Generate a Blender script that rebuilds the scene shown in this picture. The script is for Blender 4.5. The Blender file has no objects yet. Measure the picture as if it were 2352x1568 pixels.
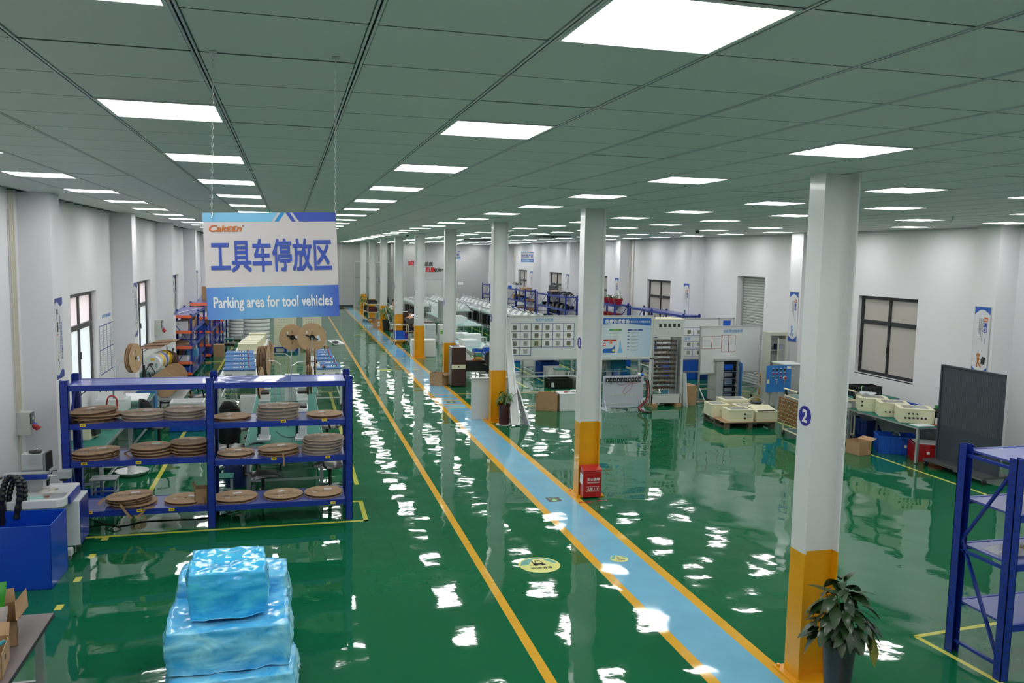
import bpy, bmesh, math, random
from mathutils import Vector, Matrix, Euler
PI = math.pi
sc = bpy.context.scene
col = sc.collection
rnd = random.Random(7)
# ---------------------------------------------------------------- camera
YAW, PIT, ROL, FPX, CZ, CEIL = .2605, .1011, .0191, 1926.0, 3.652, 4.384
_fw = Vector((math.sin(YAW)*math.cos(PIT), math.cos(YAW)*math.cos(PIT), -math.sin(PIT)))
_r = Vector((math.cos(YAW), -math.sin(YAW), 0)); _u = _r.cross(_fw)
_R = _r*math.cos(ROL) + _u*math.sin(ROL); _U = -_r*math.sin(ROL) + _u*math.cos(ROL)
cam = bpy.data.cameras.new('camera'); cam.sensor_width = 36; cam.lens = FPX/2352*36; cam.clip_end = 300; cam.clip_start = .05
cam_o = bpy.data.objects.new('camera', cam); col.objects.link(cam_o)
cam_o.matrix_world = Matrix(((_R.x, _U.x, -_fw.x, 0), (_R.y, _U.y, -_fw.y, 0), (_R.z, _U.z, -_fw.z, CZ), (0, 0, 0, 1)))
sc.camera = cam_o
# ---------------------------------------------------------------- world, exposure
sc.view_settings.view_transform = 'Standard'; sc.view_settings.look = 'None'
sc.view_settings.gamma = 1; sc.view_settings.use_curve_mapping = False
sc.view_settings.exposure = 0.0
w = bpy.data.worlds.new('world'); sc.world = w; w.use_nodes = True
_n = w.node_tree.nodes; _n.clear()
_o = _n.new('ShaderNodeOutputWorld'); _b = _n.new('ShaderNodeBackground'); _s = _n.new('ShaderNodeTexSky')
_s.sky_type = 'NISHITA'; _s.sun_disc = False; _s.sun_elevation = math.radians(38); _s.sun_rotation = math.radians(250); _s.air_density = 1.0; _s.dust_density = 3
_b.inputs[1].default_value = 1.7
w.node_tree.links.new(_s.outputs[0], _b.inputs[0]); w.node_tree.links.new(_b.outputs[0], _o.inputs[0])
sc.cycles.use_adaptive_sampling = True; sc.cycles.adaptive_threshold = .06; sc.cycles.adaptive_min_samples = 12
sc.cycles.max_bounces = 5; sc.cycles.diffuse_bounces = 3; sc.cycles.glossy_bounces = 3; sc.cycles.transmission_bounces = 4; sc.cycles.transparent_max_bounces = 8
sc.cycles.use_denoising = True; sc.cycles.use_light_tree = False; sc.cycles.sample_clamp_indirect = 6; sc.cycles.caustics_reflective = False; sc.cycles.caustics_refractive = False
PANEL_LIGHT = 16.5
# ---------------------------------------------------------------- helpers
def ray(x, y): return _fw + _R*((x-1176)/FPX) - _U*((y-784)/FPX)
def F(x, y, z=0.0):                       # the point at height z seen at a pixel
    d = ray(x, y); t = (z-CZ)/d.z; return Vector((d.x*t, d.y*t, z))
def QY(x, y, Y): d = ray(x, y); t = Y/d.y; return Vector((d.x*t, Y, CZ+d.z*t))
def QX(x, y, X): d = ray(x, y); t = X/d.x; return Vector((X, d.y*t, CZ+d.z*t))

def s2l(c): return tuple((v/12.92 if v <= .04045 else ((v+.055)/1.055)**2.4) for v in c)
def hexc(h): return s2l(tuple(int(h[i:i+2], 16)/255 for i in (0, 2, 4)))
MATS = {}
def mat(name, rgb, rough=.5, metal=0.0, var=.06, scale=6.0, bump=0.0, bscale=60.0, spec=.5, trans=0.0, alpha=1.0, coat=0.0, emit=None, estr=0.0, stretch=None):
    if name in MATS: return MATS[name]
    m = bpy.data.materials.new(name); m.use_nodes = True; nt = m.node_tree; N = nt.nodes; L = nt.links
    p = N['Principled BSDF']; c = hexc(rgb) if isinstance(rgb, str) else rgb
    tc = N.new('ShaderNodeTexCoord'); src = tc.outputs['Object']
    if stretch:
        mp = N.new('ShaderNodeMapping'); mp.inputs['Scale'].default_value = stretch; L.new(src, mp.inputs[0]); src = mp.outputs[0]
    if var:
        nz = N.new('ShaderNodeTexNoise'); nz.inputs['Scale'].default_value = scale; nz.inputs['Detail'].default_value = 3
        L.new(src, nz.inputs['Vector'])
        mx = N.new('ShaderNodeMix'); mx.data_type = 'RGBA'
        mx.inputs[6].default_value = tuple(max(0, v*(1-var*2)) for v in c)+(1,); mx.inputs[7].default_value = tuple(min(1, v*(1+var*2)) for v in c)+(1,)
        L.new(nz.outputs[0], mx.inputs[0]); L.new(mx.outputs[2], p.inputs['Base Color'])
    else: p.inputs['Base Color'].default_value = c+(1,)
    p.inputs['Roughness'].default_value = rough; p.inputs['Metallic'].default_value = metal
    p.inputs['Specular IOR Level'].default_value = spec; p.inputs['Transmission Weight'].default_value = trans
    p.inputs['Alpha'].default_value = alpha; p.inputs['Coat Weight'].default_value = coat; p.inputs['Coat Roughness'].default_value = .05
    if emit: p.inputs['Emission Color'].default_value = (hexc(emit) if isinstance(emit, str) else emit)+(1,); p.inputs['Emission Strength'].default_value = estr
    if bump:
        bn = N.new('ShaderNodeTexNoise'); bn.inputs['Scale'].default_value = bscale; bn.inputs['Detail'].default_value = 2
        bp = N.new('ShaderNodeBump'); bp.inputs['Strength'].default_value = 1; bp.inputs['Distance'].default_value = bump
        L.new(src, bn.inputs['Vector']); L.new(bn.outputs[0], bp.inputs['Height']); L.new(bp.outputs[0], p.inputs['Normal'])
    MATS[name] = m; return m

class MB:
    def __init__(s): s.v = []; s.f = []; s.mi = []; s.cur = 0; s.M = None
    def _add(s, vs, fs):
        o = len(s.v)
        for q in vs: s.v.append(tuple(s.M @ Vector(q)) if s.M else tuple(q))
        for f in fs: s.f.append([i+o for i in f]); s.mi.append(s.cur)
        return s
    def box(s, x0, x1, y0, y1, z0, z1, skip=''):
        if x0 > x1: x0, x1 = x1, x0
        if y0 > y1: y0, y1 = y1, y0
        if z0 > z1: z0, z1 = z1, z0
        fs = {'b': [0, 3, 2, 1], 't': [4, 5, 6, 7], 'f': [0, 1, 5, 4], 'r': [1, 2, 6, 5], 'k': [2, 3, 7, 6], 'l': [3, 0, 4, 7]}
        return s._add([(x0, y0, z0), (x1, y0, z0), (x1, y1, z0), (x0, y1, z0), (x0, y0, z1), (x1, y0, z1), (x1, y1, z1), (x0, y1, z1)], [f for k, f in fs.items() if k not in skip])
    def cb(s, c, d): return s.box(c[0]-d[0]/2, c[0]+d[0]/2, c[1]-d[1]/2, c[1]+d[1]/2, c[2]-d[2]/2, c[2]+d[2]/2)
    def beam(s, a, b, w, h=None, up=(0, 0, 1)):
        a, b = Vector(a), Vector(b); h = h or w; d = (b-a).normalized(); u = Vector(up)
        if abs(d.dot(u)) > .99: u = Vector((0, 1, 0))
        x = d.cross(u).normalized(); u = x.cross(d)
        vs = [p + x*sx*w/2 + u*sz*h/2 for p in (a, b) for sx, sz in ((-1, -1), (1, -1), (1, 1), (-1, 1))]
        return s._add(vs, [[0, 1, 2, 3], [7, 6, 5, 4], [0, 4, 5, 1], [1, 5, 6, 2], [2, 6, 7, 3], [3, 7, 4, 0]])
    def tube(s, pts, r, n=8, cap=True):
        pts = [Vector(p) for p in pts]; rs = r if isinstance(r, (list, tuple)) else [r]*len(pts); rings = []
        t0 = (pts[1]-pts[0]).normalized(); x = t0.orthogonal().normalized()
        for i, p in enumerate(pts):
            t = ((pts[min(i+1, len(pts)-1)]-pts[max(i-1, 0)])).normalized()
            x = (x - t*x.dot(t)).normalized(); y = t.cross(x)
            rings.append([p + (x*math.cos(2*PI*k/n)+y*math.sin(2*PI*k/n))*rs[i] for k in range(n)])
        vs = [q for g in rings for q in g]; fs = []
        for i in range(len(pts)-1):
            for k in range(n): fs.append([i*n+k, i*n+(k+1) % n, (i+1)*n+(k+1) % n, (i+1)*n+k])
        if cap: fs.append(list(range(n))[::-1]); fs.append([(len(pts)-1)*n+k for k in range(n)])
        return s._add(vs, fs)
    def cyl(s, a, b, r, r2=None, n=16): return s.tube([a, b], [r, r if r2 is None else r2], n)
    def lathe(s, prof, n=24, c=(0, 0, 0)):       # prof: (radius, z) list
        vs = [(c[0]+r*math.cos(2*PI*k/n), c[1]+r*math.sin(2*PI*k/n), c[2]+z) for r, z in prof for k in range(n)]; fs = []
        for i in range(len(prof)-1):
            for k in range(n): fs.append([i*n+k, i*n+(k+1) % n, (i+1)*n+(k+1) % n, (i+1)*n+k])
        if prof[0][0] > 1e-6: fs.append(list(range(n))[::-1])
        if prof[-1][0] > 1e-6: fs.append([(len(prof)-1)*n+k for k in range(n)])
        return s._add(vs, fs)
    def prism(s, poly, h0, h1, ax='z'):
        f = {'z': lambda p, h: (p[0], p[1], h), 'y': lambda p, h: (p[0], h, p[1]), 'x': lambda p, h: (h, p[0], p[1])}[ax]
        n = len(poly); vs = [f(p, h0) for p in poly]+[f(p, h1) for p in poly]
        return s._add(vs, [list(range(n)), [n+i for i in range(n)][::-1]]+[[i, n+i, n+(i+1) % n, (i+1) % n] for i in range(n)])
    def poly(s, pts): return s._add(pts, [list(range(len(pts)))])
    def grid(s, fn, nu, nv):
        vs = [fn(i/nu, j/nv) for j in range(nv+1) for i in range(nu+1)]
        return s._add(vs, [[j*(nu+1)+i, j*(nu+1)+i+1, (j+1)*(nu+1)+i+1, (j+1)*(nu+1)+i] for j in range(nv) for i in range(nu)])
    def build(s, name, mats, parent=None, bevel=0.0, smooth=False, loc=None, rot=None, kind=None, label=None, fix=True):
        me = bpy.data.meshes.new(name); me.from_pydata(s.v, [], s.f)
        mats = mats if isinstance(mats, (list, tuple)) else [mats]
        for m in mats: me.materials.append(m)
        if len(mats) > 1: me.polygons.foreach_set('material_index', s.mi)
        if fix:
            bm = bmesh.new(); bm.from_mesh(me); bmesh.ops.recalc_face_normals(bm, faces=bm.faces); bm.to_mesh(me); bm.free()
        if smooth: me.shade_smooth(); me.set_sharp_from_angle(angle=.6)
        return link(name, me, parent, loc, rot, bevel, kind, label)
def link(name, me, parent=None, loc=None, rot=None, bevel=0, kind=None, label=None):
    o = bpy.data.objects.new(name, me); col.objects.link(o)
    if parent: o.parent = parent
    if loc is not None: o.location = loc
    if rot is not None: o.rotation_euler = rot
    if bevel:
        b = o.modifiers.new('bevel', 'BEVEL'); b.width = bevel; b.segments = 2; b.limit_method = 'ANGLE'; b.angle_limit = .6
    if kind: o['kind'] = kind
    if label: o['label'] = label
    return o
def thing(name, label, cat, loc=(0, 0, 0), rz=0.0, group=None):
    o = bpy.data.objects.new(name, None); col.objects.link(o); o.empty_display_size = .1
    o.location = loc; o.rotation_euler = (0, 0, rz); o['label'] = label; o['category'] = cat
    if group: o['group'] = group
    return o
def tag(o, label, cat, group=None):
    o['label'] = label; o['category'] = cat
    if group: o['group'] = group
    return o
def dup(root, loc=None, rz=None, label=None, group=None, rot=None):
    def cp(o, par):
        c = o.copy(); col.objects.link(c)
        if par: c.parent = par
        for ch in kids.get(o.name, []): cp(ch, c)
        return c
    kids = {}
    def walk(o):
        for ch in list(o.children): kids.setdefault(o.name, []).append(ch); walk(ch)
    walk(root); r = cp(root, None)
    if loc is not None: r.location = loc
    if rz is not None: r.rotation_euler = (0, 0, rz)
    if rot is not None: r.rotation_euler = rot
    if label: r['label'] = label
    if group: r['group'] = group
    return r
_tcache = {}; tsc = bpy.data.scenes.new('lettering_workspace')
def text(body, name, m, parent, loc, rot, height=None, width=None, bold=0.0, depth=.0008, shear=0.0, align='CENTER', label=None):
    # flat lettering as thin geometry, scaled to a height and (optionally) a width
    key = (body, bold, shear)
    if key not in _tcache:
        cu = bpy.data.curves.new('text', 'FONT'); cu.body = body; cu.size = 1; cu.shear = shear; cu.extrude = .002; cu.resolution_u = 3
        t = bpy.data.objects.new('text', cu); tsc.collection.objects.link(t); vl = tsc.view_layers[0]; vl.update()
        me = bpy.data.meshes.new_from_object(t.evaluated_get(vl.depsgraph)); bpy.data.objects.remove(t)
        xs = [v.co.x for v in me.vertices] or [0, 1]; ys = [v.co.y for v in me.vertices] or [0, 1]
        _tcache[key] = (me, min(xs), max(xs), min(ys), max(ys))
    me0, a, b, c, d = _tcache[key]; me = me0.copy(); w0, h0 = b-a, d-c
    if bold:   # heavier strokes: the outline laid down four times with small shifts
        vs = [v.co.copy() for v in me.vertices]; ps = [tuple(p.vertices) for p in me.polygons]; nv = len(vs); V = []; P = []
        for q, (ox_, oy_) in enumerate(((-1, -1), (1, -1), (1, 1), (-1, 1))):
            V += [(v.x+ox_*bold, v.y+oy_*bold, v.z+q*.0014) for v in vs]; P += [tuple(i+q*nv for i in p) for p in ps]
        bpy.data.meshes.remove(me); me = bpy.data.meshes.new('text'); me.from_pydata(V, [], P)
    sy = (height/h0) if height else width/w0; sx = (width/w0) if width else sy
    ox = {'CENTER': (a+b)/2, 'LEFT': a, 'RIGHT': b}[align]
    for v in me.vertices: v.co = ((v.co.x-ox)*sx, (v.co.y-(c+d)/2)*sy, (v.co.z+.002)/.004*depth)
    me.materials.clear(); me.materials.append(m)
    return link(name, me, parent, loc, rot, label=label)
ORD = ['first', 'second', 'third', 'fourth', 'fifth', 'sixth', 'seventh', 'eighth', 'ninth', 'tenth', 'eleventh', 'twelfth', 'thirteenth', 'fourteenth', 'fifteenth', 'sixteenth', 'seventeenth', 'eighteenth', 'nineteenth', 'twentieth', 'twenty-first', 'twenty-second', 'twenty-third', 'twenty-fourth', 'twenty-fifth', 'twenty-sixth']
# facing rotations for text and flat things: to the viewer (-y), to +x, to -x
RF, RPX, RMX = (PI/2, 0, 0), (PI/2, 0, PI/2), (PI/2, 0, -PI/2)
# ---------------------------------------------------------------- materials
M_wall = mat('wall_paint', (.80, .785, .81), .6, var=.012, scale=1.5, bump=.0006, bscale=90)
M_wallb = mat('grey_partition_paint', (.42, .42, .42), .55, var=.02, scale=1)
M_tile = mat('ceiling_tile_metal', (.66, .70, .67), .42, var=.03, scale=1.3, bump=.0002, bscale=300)
M_dark = mat('dark_gap', (.02, .022, .022), .8, var=0)
M_grid = mat('grid_metal', (.55, .6, .6), .35, .6, var=.03)
M_white = mat('white_paint', (.74, .76, .76), .35, var=.02, scale=3)
M_col = mat('column_white', (.74, .75, .755), .3, var=.03, scale=2, coat=.2)
M_yel = mat('safety_yellow', (.80, .36, .004), .3, var=.06, scale=4, coat=.3)
M_black = mat('black_plastic', (.012, .012, .013), .4, var=.1)
M_blackl = mat('black_leather', (.016, .016, .018), .28, var=.15, bump=.002, bscale=30)
M_chrome = mat('chrome', (.75, .75, .77), .15, 1.0, var=0)
M_alu = mat('aluminium', (.62, .63, .64), .35, .8, var=.04)
M_steel = mat('grey_steel_paint', (.30, .32, .33), .4, .2, var=.08)
M_blue = mat('rack_blue', (.007, .030, .29), .38, var=.08, scale=4, coat=.1)
M_deck = mat('shelf_deck_blue', (.075, .10, .38), .3, var=.06, scale=3, coat=.3)
M_crate = mat('crate_blue', (.006, .09, .52), .4, var=.06)
M_crated = mat('crate_dark_blue', (.006, .035, .20), .4, var=.06)
M_card = mat('cardboard', (.40, .245, .13), .8, var=.1, scale=9)
M_cardd = mat('cardboard_edge', (.20, .11, .055), .85, var=.25, scale=25, stretch=(1, 1, 8))
M_cardr = mat('reel_cardboard', (.50, .325, .185), .75, var=.07, scale=7)
M_reeld = mat('reel_core_brown', (.11, .06, .035), .6, var=.3, scale=20)
M_film = mat('clear_film', (.75, .75, .75), .12, var=.1, alpha=.16, bump=.02, bscale=14)
M_paper = mat('paper_white', (.78, .79, .8), .7, var=.01)
M_cream = mat('cream_enclosure', (.74, .71, .50), .4, var=.03)
M_lab = mat('label_yellow', (.78, .55, .02), .5, var=.03)
M_ink = mat('ink_dark', (.03, .03, .03), .6, var=0)
M_inkb = mat('ink_blue', (.02, .05, .33), .55, var=0)
M_inkl = mat('ink_light_blue', (.10, .32, .62), .55, var=0)
M_inkr = mat('ink_red', (.5, .01, .015), .5, var=0)
M_inkw = mat('ink_white', (.8, .8, .8), .5, var=0)
M_green = mat('green_mat', (.012, .15, .115), .6, var=.06, scale=3, spec=.25)
M_gtop = mat('pale_green_worktop', (.24, .44, .41), .35, var=.04, scale=2, coat=.2)
M_red = mat('red_paint', (.42, .008, .012), .3, var=.06, coat=.3)
M_orange = mat('orange_beam', (.80, .15, .06), .4, var=.08)
M_mblue = mat('machine_lid_blue', (.05, .15, .36), .65, spec=.2, var=.04)
M_pan = mat('control_blue', (.03, .19, .55), .35, var=.03)
M_glass = mat('clear_glass', (.9, .95, .95), .03, var=0, alpha=.18)
M_wood = mat('raw_wood', (.42, .25, .12), .7, var=.2, scale=6, stretch=(1, 8, 8))
M_brownl = mat('dark_walnut_laminate', (.055, .022, .018), .4, var=.15, scale=5, stretch=(8, 8, 1))
M_skin = mat('skin', (.55, .3, .2), .5, var=.04)
M_hair = mat('black_hair', (.01, .008, .008), .5, var=.2)
M_frame = mat('window_frame_black', (.018, .021, .024), .35, var=.05)
# ================================================================ SETTING
XL, XR, YB, YB2, YF = -3.5, 12.95, 58.0, 55.0, -1.5
PY = [12.83, 18.9, 24.95, 31.0, 37.05, 43.1, 49.15]        # pilaster centres along both walls
# floor: wavy glossy epoxy
def floor_mat():
    m = bpy.data.materials.new('epoxy_floor'); m.use_nodes = True; nt = m.node_tree; N = nt.nodes; L = nt.links; p = N['Principled BSDF']
    tc = N.new('ShaderNodeTexCoord')
    def noise(scale, detail, mapscale=None):
        n = N.new('ShaderNodeTexNoise'); n.inputs['Scale'].default_value = scale; n.inputs['Detail'].default_value = detail
        if mapscale:
            mp = N.new('ShaderNodeMapping'); mp.inputs['Scale'].default_value = mapscale; L.new(tc.outputs['Object'], mp.inputs[0]); L.new(mp.outputs[0], n.inputs['Vector'])
        else: L.new(tc.outputs['Object'], n.inputs['Vector'])
        return n
    c = noise(.6, 4); mx = N.new('ShaderNodeMix'); mx.data_type = 'RGBA'
    mx.inputs[6].default_value = (.004, .098, .038, 1); mx.inputs[7].default_value = (.007, .145, .056, 1)
    L.new(c.outputs[0], mx.inputs[0]); L.new(mx.outputs[2], p.inputs['Base Color'])
    p.inputs['Roughness'].default_value = .035; p.inputs['Specular IOR Level'].default_value = .5
    b1 = N.new('ShaderNodeBump'); b1.inputs['Distance'].default_value = .0105; b1.inputs['Strength'].default_value = 1
    b2 = N.new('ShaderNodeBump'); b2.inputs['Distance'].default_value = .0006; b2.inputs['Strength'].default_value = 1
    n1 = noise(1.5, 1.0); n2 = noise(7.0, 2.0)
    L.new(n1.outputs[0], b1.inputs['Height']); L.new(n2.outputs[0], b2.inputs['Height']); L.new(b1.outputs[0], b2.inputs['Normal']); L.new(b2.outputs[0], p.inputs['Normal'])
    return m
M_floor = floor_mat()
def paint_mat(name, rgb):
    m = bpy.data.materials.new(name); m.use_nodes = True; nt = m.node_tree; N = nt.nodes; L = nt.links; p = N['Principled BSDF']
    tc = N.new('ShaderNodeTexCoord'); n = N.new('ShaderNodeTexNoise'); n.inputs['Scale'].default_value = 2.5; n.inputs['Detail'].default_value = 5; L.new(tc.outputs['Object'], n.inputs['Vector'])
    mx = N.new('ShaderNodeMix'); mx.data_type = 'RGBA'; mx.inputs[6].default_value = tuple(v*.86 for v in rgb)+(1,); mx.inputs[7].default_value = tuple(min(1, v*1.12) for v in rgb)+(1,)
    L.new(n.outputs[0], mx.inputs[0]); L.new(mx.outputs[2], p.inputs['Base Color']); p.inputs['Roughness'].default_value = .055
    n1 = N.new('ShaderNodeTexNoise'); n1.inputs['Scale'].default_value = 1.5; n1.inputs['Detail'].default_value = 1; L.new(tc.outputs['Object'], n1.inputs['Vector'])
    b = N.new('ShaderNodeBump'); b.inputs['Distance'].default_value = .0105; L.new(n1.outputs[0], b.inputs['Height']); L.new(b.outputs[0], p.inputs['Normal'])
    return m
M_path = paint_mat('walkway_blue_paint', (.19, .47, .66))
M_lane = paint_mat('lane_yellow_paint', (.74, .40, .035))
M_bay = paint_mat('bay_yellow_paint', (.62, .60, .10))
floor = MB().box(XL-.3, XR+.3, YF, YB+.3, -.15, 0).build('floor', M_floor, kind='structure')
def strip(name, x0, x1, y0, y1, m, z=.0012):
    return MB().box(x0, x1, y0, y1, .0001, z, 'b').build(name, m, floor)
def line(name, a, b, wd, m, z=.0014):
    a = Vector((a[0], a[1], z/2)); b = Vector((b[0], b[1], z/2)); return MB().beam(a, b, wd, z-.0002).build(name, m, floor)
strip('walkway', 3.595, 4.15, YF, YB, M_path)
strip('walkway_border', 3.49, 3.60, YF, YB, M_lane, .0018)
strip('walkway_border', 4.145, 4.265, YF, YB, M_lane, .0018)
strip('lane_line', 2.115, 2.21, YF, YB-3, M_lane)
for y in (21.55, 20.62, 20.1, 21.08): strip('crossing_line', 3.6, 4.15, y-.035, y+.035, M_lane, .0016)
strip('crossing_line', 3.6, 4.15, 19.52, 19.6, M_lane, .0016)
strip('aisle_line', 4.26, 12.5, 21.55, 21.62, M_lane); strip('aisle_line', 4.26, 12.5, 19.52, 19.59, M_lane)
for k in range(7): line('hatch_line', (11.5+.0*k, 19.75+k*.26), (12.5, 19.75+k*.26), .05, M_lane)
# bay outlines, left of the lane
strip('bay_line', -3.3, 1.03, 11.33, 11.39, M_bay); strip('bay_line', .965, 1.03, 11.33, 12.27, M_bay); strip('bay_line', .8, 1.03, 12.25, 12.31, M_bay)
strip('bay_line', -2.16, -2.09, 25.2, 50, M_bay); strip('bay_line', -2.7, -2.16, 29.0, 29.08, M_bay)
strip('bay_line', -2.08, -.95, 22.35, 22.43, M_bay); strip('bay_line', .98, 1.05, 13.2, 22.4, M_bay); strip('bay_line', .7, 1.3, 22.35, 22.43, M_bay); strip('bay_line', -2.1, -2.03, 13.3, 22.4, M_bay)
for x, y0, y1 in ((7.24, 23.55, 48), (8.93, 23.1, 48), (8.2, 23.1, 30), (10.95, 23, 40), (6.42, 22.37, 40)): strip('bay_line', x-.035, x+.035, y0, y1, M_bay)
strip('bay_line', 7.2, 8.2, 23.5, 23.57, M_bay)
strip('bay_line', 10.745, 10.80, 8.6, 14.1, M_bay); strip('bay_line', 10.745, 10.8, 14.9, 17.6, M_bay)
p0, p1, p2 = F(2103, 1461), F(2352, 1597), F(2352, 1422)
line('bay_line', p0, p1, .055, M_bay); line('bay_line', p0, F(2420, 1410), .055, M_bay)
# short yellow dashes by the marking machine
for a, b, wd in ((F(133, 1399), F(138, 1390), .075), (F(176, 1334), F(181, 1327), .075), (F(209, 1280), F(214, 1273), .075)):
    c = (a+b)/2; MB().box(c.x-.035, c.x+.035, c.y-.07, c.y+.07, .0001, .0014, 'b').build('floor_dash', M_bay, floor)
c = F(238, 1236); MB().prism([(c.x-.11, c.y+.075), (c.x+.06, c.y+.075), (c.x+.06, c.y-.08), (c.x-.02, c.y-.08), (c.x-.02, c.y+.02), (c.x-.11, c.y+.02)], .0001, .0014).build('floor_dash', M_bay, floor)

# ---- walls
def wall_x(name, x0, x1, y0, y1, holes, m):
    b = MB(); ys = y0
    for (a, c, z0, z1) in sorted(holes):
        b.box(x0, x1, ys, a, 0, CEIL+.2); b.box(x0, x1, a, c, z1, CEIL+.2)
        if z0 > 0: b.box(x0, x1, a, c, 0, z0)
        ys = c
    b.box(x0, x1, ys, y1, 0, CEIL+.2)
    return b.build(name, m, kind='structure')
WL = [(15.25, 17.22), (21.4, 23.55), (27.5, 29.45), (33.6, 35.55), (39.7, 41.6)]
WR = [(15.05, 16.98), (27.1, 29.1), (33.2, 35.15), (39.35, 41.35), (45.6, 47.45)]
wall_left = wall_x('wall_left', XL-.28, XL, YF, YB, [(a, b, 1.14, 2.88) for a, b in WL], M_wall)
wall_right = wall_x('wall_right', XR, XR+.28, YF, YB, [(a, b, 1.09, 2.9) for a, b in WR]+[(21.05, 22.55, 0, 3.2)], M_wall)
wall_back = MB().box(XL-.28, 6.85, YB, YB+.25, 0, CEIL+.2).build('wall_back', M_wallb, kind='structure')
MB().box(6.65, XR, YB2, YB2+.2, 0, CEIL+.2).build('wall_back_office', M_wallb, kind='structure')
MB().box(6.65, 6.85, YB2+.2, YB, 0, CEIL+.2).build('wall_back_return', M_wallb, kind='structure')
MB().box(XL-.28, XR+.28, YF-.2, YF, 0, CEIL+.2).build('wall_front', M_wall, kind='structure')
MB().box(XL, 4.2, YB-.012, YB, 0, .16).build('baseboard_back', mat('baseboard_dark', (.03, .035, .035), .4), kind='structure')
MB().box(XR-.012, XR, YF, 21.0, 0, .1).build('baseboard_right', mat('baseboard_grey', (.12, .12, .12), .4), kind='structure')
for y in PY:
    MB().box(XL, XL+.4, y-.24, y+.24, 0, CEIL).build('pilaster', M_wall, wall_left)
    MB().box(XR-.45, XR, y-.26, y+.26, 0, CEIL).build('pilaster', M_wall, wall_right)
# ---- windows
def pane_mat(name, rgb, tr):
    m = bpy.data.materials.new(name); m.use_nodes = True; nt = m.node_tree; N = nt.nodes; L = nt.links; N.clear()
    o = N.new('ShaderNodeOutputMaterial'); t = N.new('ShaderNodeBsdfTranslucent'); d = N.new('ShaderNodeBsdfDiffuse'); g = N.new('ShaderNodeBsdfGlossy')
    a = N.new('ShaderNodeMixShader'); b = N.new('ShaderNodeMixShader'); fr = N.new('ShaderNodeFresnel')
    tc = N.new('ShaderNodeTexCoord'); nz = N.new('ShaderNodeTexNoise'); nz.inputs['Scale'].default_value = 1.5; L.new(tc.outputs['Object'], nz.inputs['Vector'])
    mx = N.new('ShaderNodeMix'); mx.data_type = 'RGBA'; mx.inputs[6].default_value = tuple(v*.96 for v in rgb)+(1,); mx.inputs[7].default_value = rgb+(1,)
    L.new(nz.outputs[0], mx.inputs[0]); L.new(mx.outputs[2], t.inputs[0]); L.new(mx.outputs[2], d.inputs[0])
    g.inputs['Roughness'].default_value = .1; a.inputs[0].default_value = tr; L.new(d.outputs[0], a.inputs[1]); L.new(t.outputs[0], a.inputs[2])
    L.new(fr.outputs[0], b.inputs[0]); L.new(a.outputs[0], b.inputs[1]); L.new(g.outputs[0], b.inputs[2]); L.new(b.outputs[0], o.inputs[0]); return m
M_paneL = pane_mat('frosted_pane_daylight', (.86, .93, .95), .85)
M_paneLu = pane_mat('frosted_pane_daylight_upper', (.93, .90, .93), .85)
M_paneR = pane_mat('roller_blind_beige', (.60, .55, .50), .12)
def window(n, X, s, y0, y1, z0, z1, mp, mpu, zt):
    # X: inner wall face, s: +1 outward direction; frame set back in the reveal
    x = X+s*.09; o = bpy.data.objects.new('window_%d' % n, None); col.objects.link(o); o['kind'] = 'structure'; t = .075
    f = MB(); ym = (y0+y1)/2
    f.box(x, x+s*.07, y0, y1, z0, z0+t); f.box(x, x+s*.07, y0, y1, z1-t, z1)
    f.box(x, x+s*.07, y0, y0+t, z0+t, z1-t); f.box(x, x+s*.07, y1-t, y1, z0+t, z1-t)
    f.build('frame', M_frame, o)
    MB().box(x-s*.01, x+s*.07, y0+t, y1-t, zt-.045, zt+.045).build('transom', M_frame, o)
    MB().box(x, x+s*.06, ym-.035, ym+.035, zt+.045, z1-t).build('mullion', M_frame, o)
    MB().box(x, x+s*.06, ym-.03, ym+.03, z0+t, zt-.045).build('sash_stile', M_frame, o)
    MB().box(x-s*.025, x, ym-.012, ym+.012, z0+.55, z0+.68).build('window_handle', M_frame, o)
    for a, b, c, d, m in ((y0+t, ym-.03, z0+t, zt-.045, mp), (ym+.03, y1-t, z0+t, zt-.045, mp), (y0+t, ym-.035, zt+.045, z1-t, mpu), (ym+.035, y1-t, zt+.045, z1-t, mpu)):
        MB().box(x+s*.03, x+s*.04, a, b, c, d).build('pane', m, o)
    MB().box(X, x, y0, y1, z0-.02, z0+.005).build('window_sill', M_white, o)
for i, (a, b) in enumerate(WL): window(i+1, XL, -1, a, b, 1.14, 2.88, M_paneL, M_paneLu, 2.27)
for i, (a, b) in enumerate(WR): window(i+6, XR, 1, a, b, 1.09, 2.9, M_paneR, M_paneR, 2.3)
# ---- roller shutter in the right wall
sh = bpy.data.objects.new('door_1', None); col.objects.link(sh); sh['kind'] = 'structure'
M_shut = mat('shutter_slats', (.52, .54, .54), .4, .3, var=.03)
slat0 = None
for k in range(40):
    z = .04+k*.08
    if slat0 is None:
        b = MB(); b.prism([(XR+.2, 0), (XR+.2, .006), (XR+.185, .02), (XR+.182, .058), (XR+.2, .074), (XR+.215, .074), (XR+.215, 0)], 21.05, 22.55, 'y'); slat0 = b.build('slat', M_shut, sh)
        slat0.location.z = z
    else:
        o = slat0.copy(); col.objects.link(o); o.location.z = z
MB().box(XR+.2, XR+.22, 21.05, 22.55, 0, .05).build('bottom_rail', M_alu, sh)
MB().box(XR+.16, XR+.23, 21.05, 21.11, 0, 3.2).build('guide_rail', M_alu, sh); MB().box(XR+.16, XR+.23, 22.49, 22.55, 0, 3.2).build('guide_rail', M_alu, sh)
MB().box(XR+.27, XR+.3, 20.9, 22.7, 0, 3.3).build('weather_board', M_dark, sh)
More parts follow.
